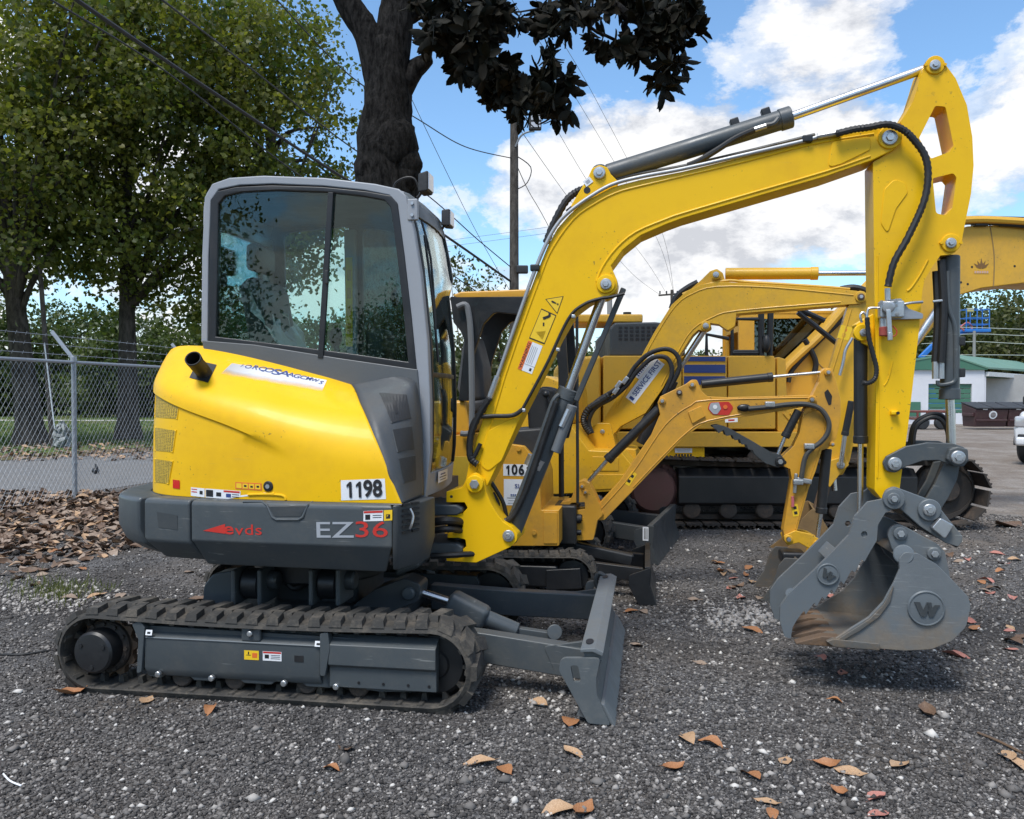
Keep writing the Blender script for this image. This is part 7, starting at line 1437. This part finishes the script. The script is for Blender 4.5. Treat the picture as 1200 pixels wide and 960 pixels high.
bm = BM(); add_box(bm, (dw[0] - .75, -.05, .75), (.65, .1, .7)); obj('side_hatch', bm, GRN, bld, .01)
bm = BM(); add_loft(bm, [[(X1 + .1, -.15, WE + .08), (1.9, -.15, RG), (1.9, -.15, RG - .06), (X1 + .1, -.15, WE)], [(X1 + 9, 9, WE + .15), (X1 + 6.9, 9, RG), (X1 + 6.9, 9, RG - .06), (X1 + 9, 9, WE)]]); obj('roof', bm, GRNL, bld)
bm = BM(); add_loft(bm, [[(1.9, -.15, RG), (-2, -.15, WE + .1), (-2, -.15, WE), (1.9, -.15, RG - .06)], [(6.9 + X1, 9, RG), (3, 9, WE + .1), (3, 9, WE), (6.9 + X1, 9, RG - .06)]]); obj('roof', bm, GRNL, bld)
bm = BM(); add_bar(bm, (X1 + .12, .0, WE - .25), (X1 + 8, 8, WE - .3), .15, .22); obj('fascia', bm, paint('white trim', (.7, .7, .68), .6, dirt=.2), bld, .01)
bm = BM(); add_box(bm, (X1 + 3.3, 3.2, 1.25), (6.2, .2, 2.5), Matrix.Rotation(R(12), 3, 'Z')); obj('bay_back_wall', bm, simple_ground('grey block', (.38, .37, .35), (.46, .45, .43), 2.0, .3), bld)
for a in (0.05, 4.1): bm = BM(); add_box(bm, (X1 + a, a * .9 + .1, 1.25), (.14, .14, 2.5)); obj('bay_post', bm, BLKW, bld, .01)
bm = BM(); add_loft(bm, [[(X1 + .15, .2, WE - .4), (X1 + 8, 8, WE - .45), (X1 + 8, 8.1, WE - .4), (X1 + .15, .3, WE - .35)], [(X1 - .5, 3.4, WE - .4), (X1 + 6.5, 9, WE - .45), (X1 + 6.5, 9.1, WE - .4), (X1 - .5, 3.5, WE - .35)]]); obj('bay_ceiling', bm, GRN, bld)
# railing in front of the door, rusty frame
rl = thing('railing', 'thin metal railing in front of the green roller door', 'railing', (gxy(1112, 40), 40, 0)); 
for k in range(5): bm = BM(); add_tube(bm, [(-.9 + k * .6, 0, 0), (-.9 + k * .6, 0, .75)], .02, 6); obj('baluster', bm, GALV, rl)
bm = BM(); add_tube(bm, [(-.9, 0, .75), (1.5, 0, .75)], .02, 6); obj('rail', bm, GALV, rl)
tr_ = thing('flat_trailer', 'rusty red trailer frame parked before the white garage', 'trailer', (gxy(1087, 36), 36, 0)); RED_ = paint('rusty red paint', (.16, .045, .035), .7, dirt=.5)
for z_ in (.45, .75): bm = BM(); add_box(bm, (0, 0, z_), (1.5, .8, .09)); obj('frame_beam', bm, RED_, tr_, .02)
for x_ in (-.6, -.2, .2, .6): bm = BM(); add_box(bm, (x_, -.38, .6), (.07, .06, .34)); obj('stake', bm, RED_, tr_)
for x_ in (-.4, .4): bm = BM(); add_cyl(bm, (x_, -.45, .28), (x_, -.25, .28), .28, n=18, bev=.04); obj('wheel', bm, PLA, tr_)
def dumpster(px, Y, label, ry):
    t = thing('dumpster', label, 'dumpster', (gxy(px, Y), Y, 0), R(ry), 'brown dumpsters in front of the garage bay'); m = paint('maroon dumpster paint', (.060, .026, .028), .55, dirt=.3); h_ = 1.08
    bm = BM(); add_loft(bm, [[(x, y, z) for x, y, z in ((-.66, -.4, .12), (.66, -.4, .12), (.66, .5, .12), (-.66, .5, .12))], [(-.70, -.55, h_ * .78), (.70, -.55, h_ * .78), (.70, .55, h_), (-.70, .55, h_)]]); obj('body', bm, m, t, .03)
    for s in (-1, 1): bm = BM(); add_loft(bm, [[(s * .36 - .34, -.60, h_ * .80), (s * .36 + .34, -.60, h_ * .80), (s * .36 + .34, -.60, h_ * .85), (s * .36 - .34, -.60, h_ * .85)], [(s * .36 - .34, .58, h_ + .02), (s * .36 + .34, .58, h_ + .02), (s * .36 + .34, .58, h_ + .07), (s * .36 - .34, .58, h_ + .07)]]); obj('lid', bm, PLA, t, .01)
    for s in (-1, 1): bm = BM(); add_box(bm, (s * .715, 0, .62), (.09, .8, .14)); obj('fork_pocket', bm, m, t, .02)
    bm = BM(); add_box(bm, (0, -.51, .40), (1.3, .04, .07)); obj('rib', bm, m, t, .01)
    p = Vector((.05, -.495, .62)); n_ = Vector((0, -1, -.2)).normalized(); bm = BM(); add_cyl(bm, p, p + n_ * .03, .17, n=24); o = obj('round_logo', bm, WHT, t); bm = BM(); add_cyl(bm, p + n_ * .028, p + n_ * .036, .115, n=20); add_box(bm, p + n_ * .035, (.2, .012, .05)); obj('logo_mark', bm, paint('grey print', (.22, .2, .2), .6), o)
    sticker('warning_label', p + Vector((-.35, -.055, .25)), (1, 0, 0), (0, -1, -.2), .2, .08, WHT, t)
    return t
dumpster(1154, 36, 'maroon dumpster with a round white logo, left of two by the garage bay', 2); dumpster(1194, 36, 'maroon dumpster at the right edge partly behind the white vehicle', -2)
# blue boom lift
LB = Vector((gxy(1141, 54), 54, 0)); lift = thing('boom_lift', 'blue boom lift basket raised in front of the woods', 'lift', LB); BLU = paint('blue lift paint', (.015, .16, .52), .4, dirt=.1)
qq = lambda a, b, dy=0: dpt(a, b, 54 + dy) - LB
z0, z1 = qq(1141, 387).z, qq(1141, 363).z; hx = .72
for x_ in (-hx, -.05, hx):
    for y_ in (-.4, .4): bm = BM(); add_bar(bm, (x_, y_, z0), (x_, y_, z1 - .03), .05, .05); obj('basket_post', bm, BLU, lift)
for z_ in (z1, (z0 + z1) / 2 + .1, z0 + .35):
    for y_ in (-.4, .4): bm = BM(); add_bar(bm, (-hx - .03, y_, z_), (hx + .03, y_, z_), .04, .04); obj('basket_rail', bm, BLU, lift)
    bm = BM(); add_bar(bm, (hx, -.37, z_), (hx, .37, z_), .06, .06); add_bar(bm, (-hx, -.37, z_), (-hx, .37, z_), .04, .04); obj('basket_rail', bm, BLU, lift)
bm = BM(); add_box(bm, (0, 0, z0 - .05), (1.6, .95, .2)); obj('basket_floor', bm, BLU, lift, .03)
bm = BM(); add_box(bm, (-.35, -.1, z1 - .05), (.4, .3, .25)); obj('control_box', bm, paint('pale yellow cover', (.55, .52, .22), .6), lift, .05)
tube('red_hose', [(-.95, -.2, z0 + .2), (-.6, -.3, z0 + .45), (-.3, -.3, z0 + .1), (-.7, -.3, z0 - .1), (-1.1, -.2, z0 + .3)], .06, paint('faded red hose', (.42, .13, .12), .6), lift, 6, 5)
bm = BM(); add_bar(bm, (-.5, 0, z0 - .1), qq(1100, 398), .2, .22); add_bar(bm, qq(1100, 398), qq(1078, 420), .26, .28); obj('boom', bm, BLU, lift, .03)
bm = BM(); e = qq(1078, 420); add_bar(bm, e, Vector((e.x + 1.0, 0, .9)), .34, .36); add_box(bm, (e.x + 1.6, 0, .75), (2.6, 1.8, .6)); obj('base', bm, BLU, lift, .05)
for s in (-1, 1):
    for x_ in (.6, 2.5): bm = BM(); add_cyl(bm, (e.x + x_, s * .8, .42), (e.x + x_, s * 1.1, .42), .42, n=20, bev=.06); obj('wheel', bm, PLA, lift)
# white vehicle at the right edge
TK = Frame(11.83, 17.86, 0); tk = thing('white_pickup', 'white pickup truck nosing in at the right edge of the yard', 'truck', TK.o, R(-135)); WP = paint('white car paint', (.72, .73, .75), .25, dirt=.12, coat=.5)
# local x = forward, half width .98
sec = lambda x, w, z0, z1, r=.12: [(x, -w, z0), (x, w, z0), (x, w + .02, (z0 + z1) / 2), (x, w - r, z1), (x, -w + r, z1), (x, -w - .02, (z0 + z1) / 2)]
bm = BM(); add_loft(bm, [sec(0.98, .88, .48, 1.02), sec(.80, .95, .40, 1.12), sec(-.55, .98, .40, 1.22), sec(-1.0, .98, .40, 1.24), sec(-4.2, .98, .42, 1.24), sec(-4.5, .95, .5, 1.2)]); obj('body', bm, WP, tk, .05)
bm = BM(); add_loft(bm, [[(x, y, z) for x, y, z in ((-.65, -.88, 1.22), (-.65, .88, 1.22), (-2.9, .88, 1.24), (-2.9, -.88, 1.24))], [(-1.35, -.72, 1.86), (-1.35, .72, 1.86), (-2.6, .72, 1.88), (-2.6, -.72, 1.88)]]); obj('cabin', bm, WP, tk, .06)
bm = BM(); add_loft(bm, [[(-.70, -.78, 1.27), (-.70, .78, 1.27), (-.66, .78, 1.28), (-.66, -.78, 1.28)], [(-1.30, -.68, 1.80), (-1.30, .68, 1.80), (-1.26, .68, 1.81), (-1.26, -.68, 1.81)]]); obj('windscreen', bm, D4, tk)
bm = BM(); add_box(bm, (1.0, 0, .80), (.06, 1.1, .34)); gr_ = obj('grille', bm, BLK, tk, .04)
for k in range(4): bm = BM(); add_box(bm, (1.035, 0, .68 + k * .08), (.02, 1.02, .02)); obj('grille_bar', bm, CHR, gr_)
for s in (-1, 1):
    bm = BM(); add_box(bm, (.90, s * .77, .90), (.2, .30, .24)); o = obj('headlight', bm, MIR, tk, .05)
    bm = BM(); add_box(bm, (.98, s * .74, .58), (.08, .22, .14)); obj('fog_light', bm, BLK, tk, .03)
    bm = BM(); add_box(bm, (-.75, s * 1.08, 1.34), (.14, .22, .2)); obj('mirror', bm, BLK, tk, .04)
    for x_ in (.18, -3.4):
        bm = BM(); add_cyl(bm, (x_, s * .74, .38), (x_, s * .99, .38), .38, n=28, bev=.05); wh = obj('wheel', bm, PLA, tk); bm = BM(); add_cyl(bm, (x_, s * .96, .38), (x_, s * 1.0, .38), .23, n=20, bev=.02); obj('rim', bm, GALV, wh)
        bm = BM(); add_tube(bm, [(x_ + .45 * math.cos(a), s * .985, .40 + .45 * math.sin(a)) for a in [math.pi * k / 12 for k in range(13)]], .035, 6); obj('wheel_arch', bm, BLK, tk)
bm = BM(); add_box(bm, (1.0, 0, .50), (.14, 1.75, .18)); obj('bumper', bm, WP, tk, .05)
# white heap by the leaning trunk
bm = BM(); hp = Vector((gxy(72, 23.5), 23.5, 0)); bmesh.ops.create_icosphere(bm, subdivisions=4, radius=.42)
for v in bm.verts: n3 = noise.noise_vector(v.co * 5.0); v.co = Vector((v.co.x * .36, v.co.y * .3, v.co.z * .85 + .30)) + n3 * .22 + noise.noise_vector(v.co * 13) * .09
for v in bm.verts: v.co.z = max(v.co.z, 0)
o = obj('plastic_heap', bm, paint('grey white plastic', (.30, .32, .32), .7, dirt=.4), None, 0, smooth=20, loc=hp); thing('', 'crumpled whitish plastic heap at the foot of the leaning trunk', 'plastic heap', o=o)
# ================================================================ loose stones, leaves, weeds
def stone_mat():
    m, t, o = new_mat('loose stone'); at = N(t, 'ShaderNodeAttribute', attribute_name='tint'); b = N(t, 'ShaderNodeBsdfPrincipled'); L(t, b.outputs[0], o.inputs[0])
    L(t, ramp(t, at.outputs['Fac'], [(0, (.032, .029, .028)), (.40, (.096, .089, .084)), (.68, (.195, .18, .168)), (.88, (.35, .325, .30)), (1, (.58, .55, .51))]), b.inputs['Base Color']); b.inputs['Roughness'].default_value = .85; b.inputs['Specular IOR Level'].default_value = .3; return m
STONE = stone_mat()
def stones(name, xy, size, tint, seed, mat=STONE, z=0.0):
    g = np.random.default_rng(seed); n = len(xy)
    base = np.array([(1, 0, 0), (-1, 0, 0), (0, 1, 0), (0, -1, 0), (0, 0, 1), (0, 0, -1)], float); fc = np.array([(0, 2, 4), (2, 1, 4), (1, 3, 4), (3, 0, 4), (2, 0, 5), (1, 2, 5), (3, 1, 5), (0, 3, 5)])
    V = base[None] * (1 + g.uniform(-.35, .35, (n, 6, 1))); V += g.normal(0, .12, V.shape); V *= np.asarray(size)[:, None, None] * np.stack([g.uniform(.7, 1.2, n), g.uniform(.7, 1.2, n), g.uniform(.45, .8, n)], 1)[:, None, :]
    a = g.uniform(0, 6.28, n); ca, sa = np.cos(a)[:, None], np.sin(a)[:, None]; x = V[..., 0] * ca - V[..., 1] * sa; y = V[..., 0] * sa + V[..., 1] * ca; V[..., 0] = x + xy[:, 0:1]; V[..., 1] = y + xy[:, 1:2]; V[..., 2] += np.asarray(size)[:, None] * .22 + z
    loops = (np.arange(n)[:, None] * 6 + fc.ravel()[None]).ravel().astype(np.int32); nf = n * 8
    me = bpy.data.meshes.new(name); me.vertices.add(n * 6); me.vertices.foreach_set('co', V.ravel()); me.loops.add(len(loops)); me.loops.foreach_set('vertex_index', loops); me.polygons.add(nf); me.polygons.foreach_set('loop_start', (np.arange(nf) * 3).astype(np.int32)); me.update(calc_edges=True)
    at = me.attributes.new('tint', 'FLOAT', 'POINT'); at.data.foreach_set('value', np.repeat(tint, 6).astype(np.float32)); me.materials.append(mat)
    return kind(obj_me(name, me, None, 0, smooth=0), 'stuff')
g = np.random.default_rng(21)
def ground_xy(n, py0, py1, px0=-40, px1=1240):
    """even over the picture's ground: denser near, thinner far"""
    py = g.uniform(py0, py1, n); px = g.uniform(px0, px1, n); out = np.array([gpt(a, b)[:2] for a, b in zip(px, py)]); return out
xy = np.concatenate([ground_xy(52000, 690, 975), ground_xy(26000, 590, 720), ground_xy(6000, 560, 625, 980, 1240)])
d_ = np.linalg.norm(xy, axis=1)
sz = np.minimum(.0034 + .0017 * g.gamma(1.5, 1.3, len(xy)) + .0004 * d_, .016); tn = np.clip(g.beta(1.5, 2.1, len(xy)) * .92 + (g.uniform(0, 1, len(xy)) > .93) * .4, 0, 1)
big = g.uniform(0, 1, len(xy)) > .975; sz[big] *= 1.9; tn[big] = np.clip(tn[big] + .15, 0, 1)
keep = ~((d_ > 12) | ((xy[:, 0] < -5) & (xy[:, 1] > 10)))
stones('loose_gravel', xy[keep], sz[keep], tn[keep], 22)
def patch(name, c, rx, ry, n, s0, s1, t0, t1, seed):
    gg = np.random.default_rng(seed); q = gg.normal(size=(n, 2)) * .5; xy_ = np.array([gpt(c[0] + a * rx, c[1] + b * ry)[:2] for a, b in q]); stones(name, xy_, gg.uniform(s0, s1, n), gg.uniform(t0, t1, n), seed)
patch('white_stones', (868, 722), 62, 17, 420, .010, .024, .70, .95, 31); patch('white_stones', (50, 700), 95, 22, 520, .010, .022, .62, .95, 32); patch('white_stones', (640, 815), 60, 40, 46, .008, .020, .85, 1.0, 33)
patch('white_stones', (1050, 655), 190, 26, 260, .010, .026, .7, 1.0, 34); patch('white_stones', (800, 900), 330, 50, 70, .006, .013, .86, 1.0, 35); patch('white_stones', (1100, 800), 120, 60, 40, .008, .016, .86, 1.0, 36); patch('white_stones', (760, 690), 60, 22, 90, .008, .018, .7, 1.0, 37)
# fallen leaves ------------------------------------------------------
def dry_mat(name, c1, c2):
    m, t, o = new_mat(name); b = N(t, 'ShaderNodeBsdfPrincipled'); L(t, b.outputs[0], o.inputs[0]); tc = N(t, 'ShaderNodeTexCoord'); a = noise_n(t, tc.outputs['Object'], 28, 4, .6).outputs['Fac']
    L(t, mix_c(t, ramp(t, a, [(.35, 0.0), (.65, 1.0)]), c1, c2), b.inputs['Base Color']); b.inputs['Roughness'].default_value = .55; b.inputs['Specular IOR Level'].default_value = .35; return m
DRY = {'orange brown': dry_mat('orange brown leaf', (.27, .115, .050), (.40, .19, .085)), 'tan': dry_mat('tan leaf', (.36, .22, .12), (.50, .33, .20)), 'dark brown': dry_mat('dark brown leaf', (.10, .06, .04), (.18, .115, .075)), 'grey brown': dry_mat('grey brown leaf', (.21, .15, .11), (.33, .25, .19)), 'pinkish red': dry_mat('pinkish red leaf', (.34, .13, .10), (.48, .22, .18))}
def leaf_mesh(seed, col):
    r = random.Random(seed); V, F_ = [], []; bend, cup, tw = r.uniform(-.8, 1.3), r.uniform(.2, 1.5), r.uniform(-.9, .9); prof = [0.02, .20, .27, .25, .15, .012]
    for i, w_ in enumerate(prof):
        y = i / 5; z = bend * (y - .5) ** 2 * .8 + r.uniform(-.02, .02); a = tw * (y - .5)
        for j in (-1, -.5, 0, .5, 1): x = j * w_; zz = z + cup * x * x * 1.6 + r.uniform(-.012, .012); V.append((x * math.cos(a) - zz * math.sin(a) * .4, y - .5, zz * math.cos(a) + x * math.sin(a)))
    for i in range(5):
        for j in range(4): q = i * 5 + j; F_.append((q, q + 1, q + 6, q + 5))
    b = len(V); V += [(-.008, -.5, V[2][2]), (.008, -.5, V[2][2]), (.006, -.68, V[2][2] + .03), (-.006, -.68, V[2][2] + .03)]; F_.append((b, b + 1, b + 2, b + 3))
    mz = min(v[2] for v in V); V = [(x, y, z - mz) for x, y, z in V]
    me = bpy.data.meshes.new('fallen_leaf'); me.from_pydata(V, [], F_); me.materials.append(DRY[col]); me.polygons.foreach_set('use_smooth', [True] * len(F_)); return me
LM = {c: [leaf_mesh(10 * i + k, c) for k in range(5)] for i, c in enumerate(DRY)}
rl_ = random.Random(77)
def put_leaf(px, py, length, col, label, group, z=0.0, tilt=.18):
    p = gpt(px, py); o = bpy.data.objects.new('fallen_leaf', rl_.choice(LM[col])); COL.objects.link(o); o.location = (p.x, p.y, z + .004); o.rotation_euler = (rl_.uniform(-tilt, tilt), rl_.uniform(-tilt, tilt), rl_.uniform(0, 6.28)); s = length; o.scale = (s, s, s)
    o['label'] = label; o['category'] = 'leaf'; o['group'] = group; return o
NL = 'fallen leaves on the dark gravel'
named = [(82, 815, .15, 'orange brown', 'large orange brown leaf against the rear end of the near track'), (172, 822, .12, 'tan', 'tan leaf just under the bottom run of the near track'), (247, 834, .11, 'orange brown', 'lone orange leaf on the gravel below the track labels'), (405, 880, .09, 'dark brown', 'small dark curled leaf below the near track frame'), (388, 903, .08, 'orange brown', 'small orange leaf standing alone in front of the track'),
    (560, 896, .14, 'tan', 'broad tan leaf beside an orange one below the track front'), (591, 904, .11, 'orange brown', 'orange leaf touching the broad tan leaf below the track front'), (632, 826, .13, 'tan', 'tan leaf under the dozer blade arm'), (668, 848, .15, 'orange brown', 'orange leaf tucked behind the dozer blade near end'), (671, 884, .12, 'tan', 'tan leaf just in front of the dozer blade corner'),
    (655, 952, .13, 'tan', 'tan leaf of the pair cut by the bottom edge of the photo'), (684, 953, .13, 'orange brown', 'orange leaf of the pair cut by the bottom edge of the photo'), (789, 902, .11, 'orange brown', 'rounded orange leaf alone right of the blade'), (806, 868, .13, 'tan', 'pale tan leaf overlapping an orange one below the boom'), (833, 874, .12, 'orange brown', 'orange leaf overlapped by a pale tan one below the boom'),
    (879, 910, .12, 'orange brown', 'long brown leaf lying flat below the boom middle'), (920, 894, .10, 'tan', 'curled tan leaf with a dark underside near the bottom right'), (970, 899, .11, 'orange brown', 'orange leaf left of a long tan leaf near the bottom right'), (997, 907, .13, 'tan', 'long tan leaf right of an orange leaf near the bottom right'), (1055, 898, .12, 'tan', 'golden tan leaf below the bucket'),
    (985, 931, .09, 'orange brown', 'small orange leaf below the long tan leaf'), (1027, 936, .10, 'pinkish red', 'pinkish leaf near the bottom right corner'), (900, 942, .10, 'tan', 'rounded tan leaf near the bottom edge of the photo'), (905, 956, .08, 'orange brown', 'small orange leaf cut by the bottom edge below a rounded tan one'), (1030, 956, .11, 'pinkish red', 'pinkish leaf cut by the bottom edge at the right'),
    (1180, 888, .13, 'tan', 'tan leaf beside a dark twig at the right edge'), (1196, 899, .12, 'tan', 'tan leaf cut by the right edge of the photo'), (962, 772, .12, 'pinkish red', 'pink leaf directly under the bucket'), (988, 790, .10, 'pinkish red', 'pink leaf in the shadow before the bucket'), (1086, 837, .14, 'dark brown', 'dark brown leaf in front of the bucket'), (1187, 754, .15, 'dark brown', 'dark leaf at the right edge level with the bucket'), (1183, 762, .10, 'pinkish red', 'small pink leaf beside the dark one at the right edge'), (978, 823, .08, 'orange brown', 'small orange leaf in the bucket shadow')]
for a in named: put_leaf(*a, NL)
for k in range(95):
    px, py = rl_.choice([(rl_.uniform(640, 1200), rl_.uniform(640, 720)), (rl_.uniform(830, 960), rl_.uniform(650, 705)), (rl_.uniform(0, 240), rl_.uniform(640, 705)), (rl_.uniform(700, 1200), rl_.uniform(625, 780)), (rl_.uniform(1090, 1200), rl_.uniform(640, 760))])
    c = rl_.choice(['tan', 'pinkish red', 'grey brown', 'dark brown', 'orange brown', 'pinkish red']); put_leaf(px, py, rl_.uniform(.08, .15), c, 'dry leaf scattered on the gravel between or behind the machines', 'dry leaves scattered between the machines')
o = put_leaf(1181, 617, .55, 'dark brown', 'large brown scrap of bark lying near the right edge', NL); o.name = 'bark_scrap'; o['category'] = 'bark'; del o['group']; o.scale = (.45, .5, .25)
def litter_pt():
    while True:
        px, py = rl_.uniform(-30, 175), rl_.uniform(578, 687); lim = 690 - max(0, px) * .30
        if py < lim and rl_.random() < (1.12 - (py - 578) / 100) ** 1.5 if py < 688 else False: return px, py
for k in range(165):
    px, py = litter_pt(); put_leaf(px, py, rl_.uniform(.12, .20), rl_.choice(['grey brown', 'grey brown', 'grey brown', 'tan', 'dark brown', 'grey brown', 'dark brown']), 'curled dry leaf on the leaf litter heaped along the fence', 'dry leaves heaped along the fence', rl_.uniform(.012, .04) * (1 if py < 620 else .15), .38)
def litter(name, n, ptf, lmin, lmax, zf, seed):
    r = random.Random(seed); cols = list(DRY); V, F_, MI = [], [], []
    for k in range(n):
        px, py = ptf(); p = gpt(px, py); ci = r.choice([3, 3, 3, 2, 2, 2, 1]); me = r.choice(LM[cols[ci]]); M = Matrix.Translation((p.x, p.y, zf(py) * r.random())) @ Matrix.Rotation(r.uniform(0, 6.28), 4, 'Z') @ Matrix.Rotation(r.uniform(-.6, .6), 4, 'X') @ Matrix.Rotation(r.uniform(-.6, .6), 4, 'Y') @ Matrix.Scale(r.uniform(lmin, lmax), 4); b = len(V)
        V += [tuple(M @ v.co) for v in me.vertices]; F_ += [tuple(b + i for i in pl.vertices) for pl in me.polygons]; MI += [ci] * len(me.polygons)
    me = bpy.data.meshes.new(name); me.from_pydata(V, [], F_)
    for c in cols: me.materials.append(DRY[c])
    me.polygons.foreach_set('material_index', MI); return kind(obj_me(name, me, None, 0, smooth=80), 'stuff')
litter('leaf_litter', 1500, litter_pt, .09, .16, lambda py: .035 if py < 625 else .01, 5)
litter('verge_litter', 700, lambda: (rl_.uniform(-20, 240), rl_.uniform(518, 541)), .10, .2, lambda py: .06, 6)
# seed cones among the leaves
CONE = paint('dark seed cone', (.03, .026, .024), .9, dirt=.3, bump=.8)
for i, (px, py) in enumerate([(19, 651), (136, 643), (148, 645), (139, 634), (84, 522)][:4]):
    p = gpt(px, py); bm = BM(); bmesh.ops.create_icosphere(bm, subdivisions=3, radius=.032)
    for v in bm.verts: v.co *= 1 + .18 * math.sin(v.co.x * 300) * math.sin(v.co.y * 300); v.co.z = v.co.z * .8 + .026
    o = obj('seed_cone', bm, CONE, None, 0, smooth=20, loc=p); thing('', ['dark seed cone at the left edge below the leaf litter', 'left dark seed cone of the pair under the counterweight', 'right dark seed cone of the pair under the counterweight', 'dark seed cone behind the pair under the counterweight'][i], 'seed cone', group='seed cones', o=o)
p = gpt(112, 556); bm = BM(); add_sphere(bm, (0, 0, .06), .07, sc=(1, .7, .8)); add_cyl(bm, (.02, 0, .10), (.0, 0, .19), .035, .01, 8); o = obj('black_bird', bm, BLK, None, 0, loc=(p.x, p.y, .006)); thing('', 'small black bird on the road behind the fence', 'bird', o=o)
tube_p = [gpt(1146, 862), gpt(1170, 872), gpt(1198, 886)]; bm = BM(); add_tube(bm, spline3([q + Vector((0, 0, .012)) for q in tube_p], 4), [.006] * 9, 6); o = obj('twig', bm, RUST, None, 0); thing('', 'thin dark twig on the gravel at the right edge', 'twig', o=o)
bm = BM(); add_tube(bm, spline3([gpt(-10, 768) + Vector((0, 0, .008)), gpt(25, 769) + Vector((0, 0, .01)), gpt(58, 764) + Vector((0, 0, .008))], 4), .006, 6); o = obj('cable_end', bm, HOSE, None, 0); thing('', 'thin black cable on the gravel left of the near track', 'cable', o=o)
bm = BM(); add_tube(bm, spline3([gpt(4, 910) + Vector((0, 0, .01)), gpt(12, 919) + Vector((0, 0, .012)), gpt(25, 924) + Vector((0, 0, .01))], 4), .0035, 6); o = obj('plastic_scrap', bm, WHT, None, 0); thing('', 'small white scrap on the gravel at the lower left', 'scrap', o=o)
# weeds by the rear of the track and grass on the lawn
def grass(name, pts, hmin, hmax, mat, seed, wd=.006):
    gg = np.random.default_rng(seed); n = len(pts); P_ = np.asarray(pts); h = gg.uniform(hmin, hmax, n); a = gg.uniform(0, 6.28, n); dx = np.stack([np.cos(a), np.sin(a), 0 * a], 1) * (wd * gg.uniform(.7, 1.4, n))[:, None]; ln = np.stack([gg.normal(0, .35, n), gg.normal(0, .35, n), np.ones(n)], 1) * h[:, None]
    V = np.stack([P_ - dx, P_ + dx, P_ + ln * .6 + dx * .6, P_ + ln], 1); loops = (np.arange(n)[:, None] * 4 + np.array([0, 1, 2, 0, 2, 3])[None]).ravel().astype(np.int32)
    me = bpy.data.meshes.new(name); me.vertices.add(n * 4); me.vertices.foreach_set('co', V.ravel()); me.loops.add(len(loops)); me.loops.foreach_set('vertex_index', loops); me.polygons.add(2 * n); me.polygons.foreach_set('loop_start', (np.arange(2 * n) * 3).astype(np.int32)); me.update(calc_edges=True)
    at = me.attributes.new('tint', 'FLOAT', 'POINT'); at.data.foreach_set('value', np.repeat(gg.beta(2, 2, n), 4).astype(np.float32)); me.materials.append(mat); return kind(obj_me(name, me, None, 0, smooth=0), 'stuff')
GRS = leaf_mat('grass blades', (.07, .10, .025), (.20, .20, .07), .3)
gg = np.random.default_rng(3); grass('weeds', [gpt(70 + a * 45, 693 + b * 12) for a, b in gg.normal(0, .6, (420, 2))], .02, .09, GRS, 4, .004)
LG = leaf_mat('lawn grass', (.05, .09, .02), (.13, .17, .05), .3)
grass('lawn_grass', [gpt(a, b, .01) for a, b in zip(gg.uniform(-40, 240, 16000), 476 + 46 * gg.uniform(0, 1, 16000) ** 1.0)], .04, .12, LG, 6, .018)
